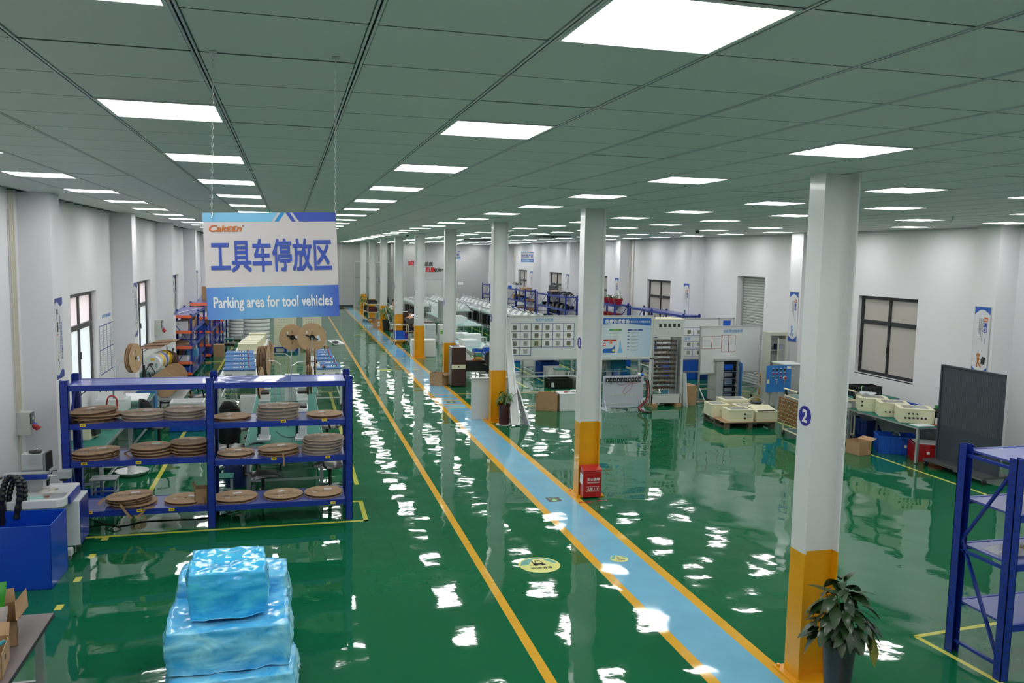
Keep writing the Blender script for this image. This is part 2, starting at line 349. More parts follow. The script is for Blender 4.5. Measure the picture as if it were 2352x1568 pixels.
# ---- back doors
M_door = mat('door_grey', (.33, .36, .35), .4, var=.02)
d2 = MB().box(4.33, 7.0, YB-.06, YB, 0, 3.06).build('door_2', M_door, kind='structure')
MB().box(4.28, 4.33, YB-.07, YB, 0, 3.11).build('door_frame', M_alu, d2); MB().box(4.28, 6.84, YB-.07, YB, 3.06, 3.11).build('door_frame', M_alu, d2)
MB().box(5.6, 5.62, YB-.066, YB-.06, 0, 3.06).build('door_seam', M_dark, d2); MB().box(4.33, 6.8, YB-.066, YB-.06, 2.0, 2.02).build('door_seam', M_dark, d2)
MB().box(4.95, 5.15, YB-.066, YB-.06, 1.15, 1.75).build('vision_panel', M_glass, d2)
d3 = MB().box(8.72, 9.78, YB2-.05, YB2, 0, 2.05).build('door_3', mat('office_door_white', (.55, .56, .55), .4, var=.02), kind='structure')
MB().box(8.62, 8.72, YB2-.07, YB2, 0, 2.15).build('door_frame', M_alu, d3); MB().box(9.78, 9.88, YB2-.07, YB2, 0, 2.15).build('door_frame', M_alu, d3); MB().box(8.72, 9.78, YB2-.07, YB2, 2.05, 2.15).build('door_frame', M_alu, d3)
MB().box(8.8, 8.83, YB2-.11, YB2-.05, .95, 1.08).build('door_handle', M_chrome, d3)
# panel joints of the partition
for x in (7.3, 8.05, 10.6): MB().box(x, x+.03, YB2-.006, YB2, 0, CEIL).build('trim_1', M_alu, kind='structure')
for x in (-1.0, 1.2, 3.4): MB().box(x, x+.02, YB-.006, YB, .16, CEIL).build('trim_2', M_alu, kind='structure')
# ---- ceiling
TX, TY, GX, GY = .6, .5875, -.932, 3.40
M_jshade = mat('joint_shadow_dark', (.03, .035, .035), .7, var=0)  # shade of the open tile gaps, put in as dark strips
ceil = MB().box(XL-.28, XR+.28, YF-.2, YB+.25, CEIL+.03, CEIL+.2).build('ceiling', M_dark, kind='structure')
LI = [-3, 0, 3, 7, 11, 14, 18, 21]; LJ = list(range(-6, 92, 4))
lightcells = {(i, j) for i in LI for j in LJ}
def pj(p):
    d = Vector(p)-Vector((0, 0, CZ)); z = d.dot(_fw)
    return (1176+FPX*d.dot(_R)/z, 784-FPX*d.dot(_U)/z, z)
tb = MB(); g = .005
def tile_geo(b, x0, x1, y0, y1, z=CEIL):
    e = .004
    b._add([(x0, y0, z+.02), (x1, y0, z+.02), (x1, y1, z+.02), (x0, y1, z+.02), (x0, y0, z+e), (x1, y0, z+e), (x1, y1, z+e), (x0, y1, z+e), (x0+e, y0+e, z), (x1-e, y0+e, z), (x1-e, y1-e, z), (x0+e, y1-e, z)],
           [[0, 1, 5, 4], [1, 2, 6, 5], [2, 3, 7, 6], [3, 0, 4, 7], [4, 5, 9, 8], [5, 6, 10, 9], [6, 7, 11, 10], [7, 4, 8, 11], [8, 9, 10, 11]])
tile_geo(tb, -TX/2+.013, TX/2-.013, -TY/2+g, TY/2-g, 0); tile0 = tb.build('ceiling_tile', M_tile, ceil)
cells = []
for i in range(-5, 24):
    for j in range(-8, 93):
        if (i, j) in lightcells: continue
        cx, cy = GX+(i+.5)*TX, GY+(j+.5)*TY
        if cx-TX/2 < XL-.3 or cx+TX/2 > XR+.5 or cy > YB+.2: continue
        q = [pj((cx+a*TX/2, cy+b*TY/2, CEIL)) for a, b in ((-1, -1), (1, -1), (1, 1), (-1, 1))]
        ar = -1
        if all(k[2] > .3 for k in q) and any(0 < k[0] < 2352 and 0 < k[1] < 1568 for k in q): ar = abs(sum(q[a][0]*q[(a+1) % 4][1]-q[(a+1) % 4][0]*q[a][1] for a in range(4)))/2
        cells.append((ar, cx, cy))
cells.sort(reverse=True); first = True; rest = MB()
for n, (ar, cx, cy) in enumerate(cells):
    if n < 295 and ar > 0:
        o = tile0 if first else tile0.copy()
        if not first: col.objects.link(o)
        first = False; o.location = (cx, cy, CEIL+(.002 if rnd.random() < .06 else 0))
    else: tile_geo(rest, cx-TX/2+.013, cx+TX/2-.013, cy-TY/2+g, cy+TY/2-g)
rest.build('ceiling_tile_field', M_tile, ceil, kind='stuff', fix=False)
for i in range(-4, 24):
    x = GX+i*TX
    if x > XR: continue
    b = MB()
    for s in (-1, 1): b.box(x+s*.0035, x+s*.012, YF, YB, CEIL-.003, CEIL+.01)
    b.build('grid_runner', M_grid, ceil)
for j in range(-6, 93):
    y = GY+j*TY
    if y < YB: MB().box(XL, XR, y-.0045, y+.0045, CEIL+.001, CEIL+.012).build('joint_shadow_strip', M_jshade, ceil)
M_lit = mat('light_diffuser', (.8, .8, .8), .5, var=0, emit=(1.0, 1.0, .985), estr=PANEL_LIGHT)
lt0 = None
rown = {i: w for i, w in zip(LI, ['outermost row along the left wall', 'second row from the left wall', 'third row from the left wall', 'row just left of the columns', 'first row right of the columns', 'second row right of the columns', 'third row right of the columns', 'outermost row along the right wall'])}
for i in LI:
    seen = 0
    for j in LJ:
        cx, cy = GX+(i+.5)*TX, GY+(j+.5)*TY
        if cy > YB-.4 or (cy > YB2-.4 and cx > 6.5) or cy < YF: continue
        q = pj((cx, cy, CEIL)); inv = q[2] > .3 and -150 < q[0] < 2500 and q[1] > -100
        if inv: seen += 1
        lab = 'flush square white ceiling light, %s seen in the %s' % (ORD[seen-1], rown[i]) if inv else 'flush square white ceiling light outside the view'
        if lt0 is None:
            lt0 = thing('ceiling_light', lab, 'ceiling light', (cx, cy, CEIL), 0, 'square ceiling lights')
            b = MB(); hx, hy = TX/2-.014, TY/2-.008
            for s in (-1, 1): b.box(s*hx, s*(hx-.014), -hy, hy, -.004, .02); b.box(-hx+.014, hx-.014, s*hy, s*(hy-.014), -.004, .02)
            b.build('frame', M_white, lt0)
            MB().poly([(-hx+.014, -hy+.014, .001), (-hx+.014, hy-.014, .001), (hx-.014, hy-.014, .001), (hx-.014, -hy+.014, .001)]).build('diffuser', M_lit, lt0, fix=False)
        else: dup(lt0, (cx, cy, CEIL), label=lab, group='square ceiling lights')
# ================================================================ COLUMNS
CX0, CY0, CD = 4.268, 6.10, 5.81
cnum = {2: '2', 3: '3', 4: '4', 5: '5', 6: '6', 7: '7', 8: '8', 9: '9', 10: '10'}
clab = {2: 'nearest white steel column, blue disc numbered 2, yellow foot', 3: 'white steel column numbered 3 with the red fire box at its foot', 4: 'white steel column with yellow foot behind the leaning boards and small potted plant',
        5: 'white steel column whose yellow foot is mostly behind the brown cabinet', 6: 'white steel column with a fully visible yellow foot beside the white drawer box', 7: 'white steel column behind the seated worker desk and metal trolley',
        8: 'white steel column behind the bushy plant and mop', 9: 'white steel column behind the small far trolley', 10: 'farthest white steel column, near the grey back door'}
def column_meshes():
    out = []
    for z0, z1 in ((1.148, CEIL), (.02, 1.148)):
        b = MB(); W, D, t = .335, .215, .014
        b.box(0, t, 0, D, z0, z1); b.box(W-t, W, 0, D, z0, z1); b.box(t, W-t, .075, .087, z0, z1)
        out.append(b)
    return out
col0 = thing('steel_column', clab[2], 'column', (CX0, CY0, 0), 0, 'columns along the walkway')
u, l = column_meshes(); u.build('shaft', M_col, col0); l.build('painted_foot', M_yel, col0)
b = MB(); b.box(-.06, .40, -.09, .30, 0, .02); b.build('base_plate', M_yel, col0, .004)
for x, y in ((-.03, -.05), (.37, -.05), (-.03, .26), (.37, .26)): MB().cyl((x, y, .02), (x, y, .045), .016, n=6).build('anchor_bolt', M_yel, col0)
M_disc = mat('disc_navy', (.02, .02, .30), .4, var=.02)
cols = {2: col0}
for k in range(3, 11): cols[k] = dup(col0, (CX0, CY0+(k-2)*CD, 0), label=clab[k])
for k, c in cols.items():
    zc = {2: 2.34, 3: 2.36, 4: 2.3}.get(k, 2.3)
    MB().cyl((-.0005, .107, zc), (-.003, .107, zc), .086, n=32).build('number_disc', M_disc, c)
    text(cnum[k], 'numeral', M_inkw, c, (-.0032, .107, zc), RMX, height=.105, bold=.025)
# red fire extinguisher box on column 3
fb = thing('fire_extinguisher_box', 'red steel fire extinguisher box standing against the column numbered 3', 'extinguisher box', (CX0+.165, CY0+CD-.085, .02))
b = MB(); b.box(-.14, .15, -.085, .085, 0, .40); b.build('body', M_red, fb, .006)
b = MB(); b.prism([(-.09, .40), (.09, .40), (.09, .46), (.07, .475), (-.085, .43), (-.095, .42)], -.145, .155, 'x'); b.build('lid', M_red, fb, .004)
text('灭火器箱', 'lettering', M_inkw, fb, (.02, -.0862, .28), RF, width=.2, bold=.012)
MB().box(-.08, .12, -.0858, -.0853, .235, .24).build('underline', M_inkw, fb)
text('FIRE EXTINGUISHER BOX', 'lettering', M_inkw, fb, (.02, -.0862, .226), RF, width=.19)
text('火警 119', 'lettering', M_inkw, fb, (.01, -.0862, .135), RF, width=.17, bold=.01)
text('FIRE ALARM 119', 'lettering', M_inkw, fb, (.01, -.0862, .11), RF, width=.15)
b = MB()
for x0, x1, z0, z1 in ((-.09, .11, .092, .095), (-.09, .11, .165, .168), (-.093, -.09, .092, .168), (.11, .113, .092, .168)): b.box(x0, x1, -.0858, -.0853, z0, z1)
b.build('printed_frame', M_inkw, fb)
b = MB(); b.M = Matrix.Rotation(.12, 4, 'X'); b.box(-.146, -.141, -.03, .09, .2, .36); b.build('inspection_card', M_paper, fb)
MB().box(-.02, .05, -.088, -.085, .405, .412).build('lid_catch', M_chrome, fb)
text('灭火器', 'floor_lettering', mat('floor_sticker_red', (.5, .02, .02), .3), floor, F(1344, 1153, .0025), (0, 0, 0), width=.2, bold=.03)
text('箱119', 'floor_lettering', MATS['floor_sticker_red'], floor, F(1383, 1149, .0025), (0, 0, 0), width=.15, bold=.03)
# ================================================================ HANGING SIGNS
M_sgw = mat('sign_white', (.60, .565, .565), .45, var=.01); M_sgl = mat('sign_light_blue', (.20, .50, .76), .45, var=.02)
M_sgb = mat('sign_blue', (.045, .09, .42), .45, var=.02); M_sgm = mat('sign_mid_blue', (.02, .28, .65), .45, var=.02); M_sgo = mat('sign_orange', (.62, .17, .03), .5, var=0)
def grad_mat(name, cols_, axis=0):
    m = bpy.data.materials.new(name); m.use_nodes = True; nt = m.node_tree; N = nt.nodes; L = nt.links; p = N['Principled BSDF']
    tc = N.new('ShaderNodeTexCoord'); sp = N.new('ShaderNodeSeparateXYZ'); cr = N.new('ShaderNodeValToRGB'); L.new(tc.outputs['Generated'], sp.inputs[0]); L.new(sp.outputs[axis], cr.inputs[0])
    e = cr.color_ramp.elements; e[0].position = cols_[0][0]; e[0].color = cols_[0][1]+(1,); e[1].position = cols_[-1][0]; e[1].color = cols_[-1][1]+(1,)
    for ps, c in cols_[1:-1]: q = e.new(ps); q.color = c+(1,)
    L.new(cr.outputs[0], p.inputs['Base Color']); p.inputs['Roughness'].default_value = .45; return m
M_sgg = grad_mat('sign_print_blue', [(0, (.09, .22, .58)), (.3, (.14, .37, .66)), (.55, (.15, .40, .68)), (1, (.045, .10, .45))])
def hang_sign(t, W, H, l1, l2, wl1, brand=True):
    MB().box(-W/2, W/2, 0, .006, 0, H).build('panel', M_sgw, t)
    k = H/1.0
    MB().box(-W/2, W/2, -.0006, 0, 0, H*.305).build('lower_band', M_sgg, t)
    zt, zb = H, H*.915; b = MB(); x = lambda u: -W/2+W*u
    def q(u0, u1, u2, u3, m, nm): MB().prism([(x(u0), zb), (x(u1), zb), (x(u2), zt), (x(u3), zt)], -.0006, 0, 'y').build(nm, m, t)
    q(0, .505, .555, 0, M_sgl, 'top_band'); q(.528, .56, .61, .577, M_sgm, 'chevron'); q(.66, .69, .645, .613, M_sgb, 'chevron'); q(.715, 1, 1, .665, M_sgb, 'top_band')
    if brand:
        text('Cakϵϵn', 'brand_lettering', M_sgo, t, (x(.045), -.001, H*.855), RF, height=H*.06, width=W*.235, bold=.02, shear=.25, align='LEFT')
        text('®', 'brand_lettering', M_sgo, t, (x(.293), -.001, H*.878), RF, height=H*.016)
    text(l1, 'lettering', M_sgb, t, (0, -.001, H*.6), RF, height=H*.30, width=W*wl1, bold=.022)
    text(l2, 'lettering', M_inkw, t, (-.00*W, -.001, H*.145), RF, height=H*.135, width=W*.9, bold=.02)
tl = QY(474, 489, 3.35); W_, H_ = .489, .402
sg = thing('hanging_sign', 'white and blue hanging sign for the tool vehicle parking area', 'sign', (tl.x+W_/2-.002, 3.35, tl.z-H_+.009))
sg.rotation_euler = (0, -.033, -.02)
hang_sign(sg, W_, H_, '工具车停放区', 'Parking area for tool vehicles', .905)
def chain(px0, py0, px1, py1, nm, lab):
    a = F(px0, py0, CEIL); b0 = QY(px1, py1, 3.345); n = 46; mb = MB()
    tor = lambda c, d, s, hl, r=.0011: [c+d*(hl*.5*math.sin(q)*(1.0))+s*(0.0036*math.cos(q)) for q in [2*PI*i/8 for i in range(9)]]
    d = (b0-a); L = d.length; d.normalize(); sx = Vector((1, 0, 0)); sy = Vector((0, 1, 0)); n = int(L/.0155)
    for i in range(n):
        c = a+d*(L*(i+.5)/n); mb.tube(tor(c, d, sx if i % 2 else sy, L/n*1.35), .0008, 4, False)
    mb.tube([b0+Vector((0, 0, .012)), b0+Vector((.004, -.004, .004)), b0+Vector((0, -.006, -.01)), b0+Vector((-.003, .002, -.014))], .0012, 5)
    mb.box(a.x-.014, a.x+.014, a.y-.008, a.y+.008, a.z-.006, a.z)
    o = mb.build(nm, M_alu); tag(o, lab, 'chain')
chain(489, 118, 486, 494, 'sign_chain', 'thin metal chain holding the left corner of the parking sign')
chain(771, 132, 770, 494, 'sign_chain', 'thin metal chain holding the right corner of the parking sign')
s2 = thing('hanging_sign', 'small far hanging sign reading DYL above the test tables', 'sign', (9.66, 34, 3.42))
hang_sign(s2, .55, .435, 'DYL生产区', 'DYL production area', .9, False)
for x in (-.24, .24): MB().cyl((x, 0, .43), (x, 0, CEIL-3.42), .003, n=4).build('hanger_wire', M_alu, s2)
s3 = thing('hanging_sign', 'tiny far hanging sign seen edge-on between two columns', 'sign', (7.85, 40, 3.45), -1.1)
hang_sign(s3, .5, .40, '包装区', 'Packing area', .6, False)
for x in (-.2, .2): MB().cyl((x, 0, .39), (x, 0, CEIL-3.45), .003, n=4).build('hanger_wire', M_alu, s3)
# cameras on the ceiling
for (px, py), lab in (((936, 539), 'small dark dome camera on the ceiling above the far columns'), ((1602, 529), 'black dome camera on the ceiling left of the nearest column')):
    p = F(px, py, CEIL-.02); t = thing('ceiling_camera', lab, 'camera', p)
    MB().cyl((0, 0, .02), (0, 0, 0), .06, n=16).build('mount', M_white, t)
    MB().lathe([(.05, 0), (.05, -.03), (.04, -.055), (.02, -.07), (0, -.075)], 16).build('dome', M_black, t, smooth=True)
p = F(2190, 497, CEIL); t = thing('ceiling_camera', 'small white bullet camera hanging from the ceiling near the right wall', 'camera', p)
MB().cyl((0, 0, 0), (0, 0, -.03), .03).build('mount', M_white, t); MB().tube([(0, 0, -.03), (-.02, 0, -.06), (-.05, -.03, -.075), (-.09, -.06, -.08)], .018, 8).build('housing', M_white, t)
M_vent = mat('vent_grey', (.1, .11, .11), .5)
for px, py in ((1270, 542), (1095, 549)):
    p = F(px, py, CEIL); t = thing('ceiling_vent', 'dark square air vent in the far ceiling, %s' % ('nearer one' if px > 1200 else 'farther one'), 'vent', p)
    b = MB()
    for s in (-1, 1): b.box(s*.5, s*.45, -.5, .5, -.05, 0); b.box(-.45, .45, s*.5, s*.45, -.05, 0)
    b.build('frame', M_vent, t)
    for k in range(6): MB().box(-.45, .45, -.4+k*.15, -.34+k*.15, -.04, -.02).build('louvre', M_vent, t)
# round floor stickers
def sticker(px, py, r, txt, ped, ped_lab):
    p = F(px, py); z = .0022
    o = thing('floor_sticker', ped_lab, 'sticker', (p.x, p.y, 0)); o['label'] = ped_lab
    yl = mat('sticker_yellow', (.62, .62, .12), .25, var=.03); gr = mat('sticker_green', (.02, .28, .22), .25, var=.02)
    MB().cyl((0, 0, .0015), (0, 0, z), r, n=40).build('disc', yl, o)
    k = r/.25
    MB().prism([(math.cos(a)*r*.9, math.sin(a)*r*.9) for a in [PI*.98-i*PI*.96/20 for i in range(21)]], z, z+.0003).build('green_field', gr, o)
    MB().prism([(-.155*k, -.02*k), (.2*k, -.02*k), (.075*k, .19*k), (-.03*k, .19*k)], z+.0003, z+.0006).build('lane_shape', yl, o)
    b = MB()
    if ped:
        b.prism([(-.02*k, .13*k), (0, .15*k), (.025*k, .13*k), (.01*k, .105*k)], z+.0006, z+.0009)
        for q in (((0, .11), (0, .05)), ((0, .1), (-.07, .06)), ((0, .1), (.06, .08)), ((0, .05), (-.05, -.01)), ((0, .05), (.05, -.01))): b.beam((q[0][0]*k, q[0][1]*k, z+.0008), (q[1][0]*k, q[1][1]*k, z+.0008), .022*k, .0004)
    else:
        for q in (((-.06, .14), (-.06, -.0), .015), ((-.12, .0), (-.05, .0), .012), ((-.06, .03), (.06, .03), .05), ((-.02, .14), (.04, .14), .012), ((.03, .14), (.06, .05), .012), ((-.02, .14), (-.03, .05), .012)): b.beam((q[0][0]*k, q[0][1]*k, z+.0008), (q[1][0]*k, q[1][1]*k, z+.0008), q[2]*k, .0004)
        for x in (-.04, .05): b.cyl((x*k, 0, z+.0006), (x*k, 0, z+.001), .028*k, n=12)
    b.build('pictogram', M_ink, o)
    text(txt, 'lettering', M_ink, o, (0, -.1*k, z+.0006), (0, 0, 0), width=.26*k, bold=.01, depth=.0003)
sticker(1239, 1297, .25, '物流通道', 0, 'large round yellow forklift sticker, nearest on the green lane'); sticker(1422, 1283, .11, '人行通道', 1, 'small round yellow walking person sticker on the blue walkway, nearest one')
sticker(883, 849, .22, '物流通道', 0, 'round yellow forklift sticker halfway down the green lane')
sticker(955, 848, .10, '人行通道', 1, 'small round yellow sticker halfway down the blue walkway'); sticker(822, 769, .2, '物流通道', 0, 'farthest round yellow forklift sticker on the green lane')
# dark exit arrows on the walkway
def exit_mark(px, py, lab):
    p = F(px, py); t = thing('floor_exit_sign', lab, 'floor sign', (p.x, p.y, 0))
    MB().box(-.105, .105, -.11, .11, .0019, .0024).build('plate', mat('exit_plate', (.02, .035, .03), .4), t)
    g = mat('exit_green', (.35, .62, .25), .5); b = MB(); b.box(-.02, .02, -.02, .04, .0024, .0028); b.prism([(-.06, -.02), (0, -.09), (.06, -.02)], .0024, .0028); b.build('arrow', g, t)
    text('安全出口', 'lettering', g, t, (0, .07, .0024), (0, 0, PI), width=.13, depth=.0004)
exit_mark(1272, 1147, 'dark exit arrow plate on the walkway near the column numbered 3'); exit_mark(1036, 923, 'dark exit arrow plate between the crossing lines of the walkway'); exit_mark(926, 822, 'small dark exit arrow plate far along the walkway')
# ================================================================ BUILDERS
def rack(name, label, loc, rz, spans, D, H, levels, flip=0, endbeam=None, holes=True, rails=True, beamh=.07, feet=.0, post=.055):
    """boltless rack: local x along, y 0 (front) .. D (back); spans = list of bay widths; levels = deck heights (or per-bay lists)"""
    t = thing(name, label, 'shelf', loc, rz); xs = [0]
    for s in spans: xs.append(xs[-1]+s)
    for x in xs:
        for y in (0, D):
            b = MB(); p = post
            b.box(x-p/2, x+p/2, y-(p/2 if y == 0 else -p/2), y-(p/2 if y == 0 else -p/2)+(.006 if y == 0 else -.006), 0, H)
            b.box(x-p/2, x-p/2+.006, y-p/2, y+p/2, 0, H); b.box(x+p/2-.006, x+p/2, y-p/2, y+p/2, 0, H)
            o = b.build('post', M_blue, t)
            if holes:
                hb = MB(); n = int(H/.1)
                for k in range(n):
                    z = .06+k*.1
                    for s in (-1, 1): hb.box(x+s*.012-.004, x+s*.012+.004, (y-p/2-.0006) if y == 0 else (y+p/2), (y-p/2) if y == 0 else y+p/2+.0006, z, z+.014)
                    hb.box(x-p/2-.0006, x-p/2, y-.006, y+.006, z, z+.014)
                hb.build('punched_hole', M_dark, o, kind='stuff')
        if rails:
            b = MB()
            b.beam((x, .03, .12), (x, D-.03, .12), .03, .025); b.beam((x, .03, H-.1), (x, D-.03, H-.1), .03, .025); b.build('end_rail', M_blue, t)
            n = 2; zs = [.14, H*.55, H-.12]
            for k in range(2): MB().beam((x, .03 if (k+flip) % 2 == 0 else D-.03, zs[k+1]), (x, D-.03 if (k+flip) % 2 == 0 else .03, zs[k]), .03, .02).build('brace', M_blue, t)
            MB().beam((x, .03, H*.5), (x, D-.03, H*.5), .03, .025).build('end_rail', M_blue, t)
    for bi in range(len(spans)):
        a, c = xs[bi]+post/2, xs[bi+1]-post/2; lv = levels[bi] if isinstance(levels[0], (list, tuple)) else levels
        for z in lv:
            for y in (0, D):
                MB().box(a, c, y-.022 if y == 0 else y-.01, y+.01 if y == 0 else y+.022, z-beamh, z+.004).build('beam', M_blue, t)
            for k in range(2):
                m = (a+c)/2; MB().box(a if k == 0 else m+.001, m-.001 if k == 0 else c, .012, D-.012, z-.02, z).build('deck_panel', M_deck, t)
            if endbeam:
                for x, q in (((xs[0], 0),) if bi == 0 else ())+(((xs[-1], len(spans)),) if bi == len(spans)-1 else ()):
                    if q in endbeam: MB().box(x-.035, x+.02, -.02, D+.02, z-.075, z+.008).build('end_beam', M_orange, t)
    return t
def crate(name, label, cat, loc, sx, sy, h, m, rz=0, group=None, ribs=True, open_=True, extra=None):
    t = thing(name, label, cat, loc, rz, group); b = MB(); w = .006; x, y = sx/2, sy/2
    b.box(-x, x, -y, y, 0, .008); b.box(-x, x, -y, -y+w, 0, h); b.box(-x, x, y-w, y, 0, h); b.box(-x, -x+w, -y, y, 0, h); b.box(x-w, x, -y, y, 0, h)
    b.build('body', m, t)
    if ribs:
        r = MB(); e = .012; r.box(-x-e, x+e, -y-e, -y, h-.035, h); r.box(-x-e, x+e, y, y+e, h-.035, h); r.box(-x-e, -x, -y, y, h-.035, h); r.box(x, x+e, -y, y, h-.035, h)
        r.build('rim', m, t)
        q = MB(); n = max(2, int(sx/.09))
        for k in range(n+1):
            xx = -x+2*x*k/n; q.box(xx-.004, xx+.004, -y-.01, -y, 0, h-.035)
        n = max(2, int(sy/.09))
        for k in range(n+1):
            yy = -y+2*y*k/n; q.box(-x-.01, -x, yy-.004, yy+.004, 0, h-.035); q.box(x, x+.01, yy-.004, yy+.004, 0, h-.035)
        q.build('rib', m, t, kind='stuff')
    return t
def carton(label, loc, sx, sy, h, rz=0, flaps=(), closed=False, name='cardboard_box', cat='box', tape=True, m=None):
    t = thing(name, label, cat, loc, rz); m = m or M_card; x, y, w = sx/2, sy/2, .005; b = MB()
    if closed:
        b.box(-x, x, -y, y, 0, h); b.build('body', m, t)
        if tape: MB().box(-x, x, -.025, .025, h, h+.0008).build('tape', mat('brown_tape', (.5, .36, .2), .25, var=.04), t)
    else:
        b.box(-x, x, -y, y, 0, w); b.box(-x, x, -y, -y+w, 0, h); b.box(-x, x, y-w, y, 0, h); b.box(-x, -x+w, -y, y, 0, h); b.box(x-w, x, -y, y, 0, h); b.build('body', m, t)
    for side, ang, ln in flaps:
        f = MB(); dx, dz = math.cos(ang)*ln, math.sin(ang)*ln
        if side in 'lr': s = -1 if side == 'l' else 1; f.poly([(s*x, -y, h), (s*x, y, h), (s*(x+dx), y*.97, h+dz), (s*(x+dx), -y*.97, h+dz)]); f.poly([(s*x, -y, h-.004), (s*x, y, h-.004), (s*(x+dx), y*.97, h+dz-.004), (s*(x+dx), -y*.97, h+dz-.004)])
        else: s = -1 if side == 'f' else 1; f.poly([(-x, s*y, h), (x, s*y, h), (x*.97, s*(y+dx), h+dz), (-x*.97, s*(y+dx), h+dz)]); f.poly([(-x, s*y, h-.004), (x, s*y, h-.004), (x*.97, s*(y+dx), h+dz-.004), (-x*.97, s*(y+dx), h+dz-.004)])
        f.build('flap', m, t, fix=False)
    return t
def table(label, x0, x1, y0, y1, h=.75, mt=None, ml=None, leg=.045, shelfz=None, name='work_table', foot=True, ny=2, rails=True):
    t = thing(name, label, 'table', ((x0+x1)/2, (y0+y1)/2, 0)); w, d = (x1-x0)/2, (y1-y0)/2; mt = mt or M_green; ml = ml or M_alu
    MB().box(-w, w, -d, d, h-.03, h).build('table_top', mt, t, .003)
    MB().box(-w-.004, w+.004, -d-.004, d+.004, h-.034, h-.006).build('edge_band', M_alu, t)
    for x in (-w+.04, w-.04):
        for k in range(ny):
            y = -d+.05+(2*d-.1)*k/(ny-1); b = MB(); b.box(x-leg/2, x+leg/2, y-leg/2, y+leg/2, .02, h-.034)
            o = b.build('leg', ml, t); MB().cyl((x, y, 0), (x, y, .02), .022, n=10).build('foot', M_black, o)
    if not rails: return t
    b = MB(); z = .18
    for y in (-d+.05, d-.05): b.box(-w+.04, w-.04, y-.015, y+.015, z, z+.03); b.box(-w+.04, w-.04, y-.015, y+.015, h-.09, h-.06)
    for x in (-w+.04, w-.04): b.box(x-.015, x+.015, -d+.05, d-.05, z, z+.03); b.box(x-.015, x+.015, -d+.05, d-.05, h-.09, h-.06)
    b.build('frame_rail', ml, t)
    if shelfz: MB().box(-w+.05, w-.05, -d+.05, d-.05, shelfz, shelfz+.015).build('lower_shelf', ml, t)
    return t
def office_chair(label, loc, rz, arms=True):
    t = thing('office_chair', label, 'chair', loc, rz, 'black office chairs at the work tables')
    def seatf(u, v, top):
        x, y = (u-.5)*.48, (v-.5)*.46; r = max(abs(u-.5), abs(v-.5))*2; e = max(0, (abs(u-.5)*2)**4+(abs(v-.5)*2)**4-.9)
        k = 1-.12*min(1, e); return (x*k, y*k, (.50-.035*min(1, r**4)-.01*math.cos(u*PI*2)) if top else .43+.02*r**4)
    b = MB(); b.grid(lambda u, v: seatf(u, v, True), 10, 10); b.grid(lambda u, v: seatf(u, v, False), 10, 10)
    n = 11
    ring = [i for i in range(11)]+[i*11+10 for i in range(1, 11)]+[110+i for i in range(9, -1, -1)]+[i*11 for i in range(9, 0, -1)]
    for k in range(len(ring)): a_, b_ = ring[k], ring[(k+1) % len(ring)]; b.f.append([a_, b_, b_+121, a_+121]); b.mi.append(0)
    b.build('seat', M_blackl, t, smooth=True)
    b = MB()
    def backf(u, v, s):
        a = (u-.5)*2; x = a*.225*(1-.35*v**4)*(1-.3*(1-v)**3); z = .58+v*.42-(.05*abs(a)**3 if v > .5 else -.04*abs(a)**3); y = .24+.05*(1-a*a)+.05*v
        return (x, y+s*.022*(1-.8*max(abs(a), abs(v*2-1))**6), z)
    b.grid(lambda u, v: backf(u, v, 1), 8, 8); b.grid(lambda u, v: backf(u, v, -1), 8, 8); ring = [i for i in range(9)]+[i*9+8 for i in range(1, 9)]+[72+i for i in range(7, -1, -1)]+[i*9 for i in range(7, 0, -1)]
    for k in range(len(ring)): a_, b_ = ring[k], ring[(k+1) % len(ring)]; b.f.append([a_, b_, b_+81, a_+81]); b.mi.append(0)
    b.build('backrest', M_blackl, t, smooth=True)
    MB().tube([(0, .1, .44), (0, .26, .46), (0, .31, .56), (0, .31, .72)], .02, 6).build('back_support', M_black, t)
    MB().cyl((0, 0, .12), (0, 0, .44), .025, n=10).build('gas_lift', M_black, t)
    for k in range(5):
        a = 2*PI*k/5+.3; e = (math.cos(a)*.29, math.sin(a)*.29)
        l = MB().tube([(0, 0, .13), (e[0]*.6, e[1]*.6, .12), (e[0], e[1], .07)], [.022, .018, .014], 6).build('leg', M_chrome, t)
        MB().cyl((e[0]-math.sin(a)*.02, e[1]+math.cos(a)*.02, .03), (e[0]+math.sin(a)*.02, e[1]-math.cos(a)*.02, .03), .03, n=10).build('caster', M_black, l)
    if arms:
        for s in (-1, 1): MB().tube([(s*.2, .05, .44), (s*.27, .03, .5), (s*.28, .0, .66), (s*.28, .12, .68), (s*.26, .24, .66)], .017, 6).build('armrest', M_black, t)
    return t
def stool(label, loc, rz=0, h=.45, s=.32, mt=None, ml=None, name='stool'):
    t = thing(name, label, 'stool', loc, rz); MB().box(-s/2, s/2, -s*.4, s*.4, h-.02, h).build('seat', mt or M_green, t, .003); ml = ml or M_white
    for x in (-1, 1):
        for y in (-1, 1): MB().box(x*(s/2-.03)-.012, x*(s/2-.03)+.012, y*(s*.4-.03)-.012, y*(s*.4-.03)+.012, 0, h-.02).build('leg', ml, t)
    b = MB()
    for x in (-1, 1): b.box(x*(s/2-.03)-.01, x*(s/2-.03)+.01, -s*.4+.03, s*.4-.03, .12, .14)
    b.box(-s/2+.03, s/2-.03, -.01, .01, .12, .14); b.build('stretcher', ml, t); return t
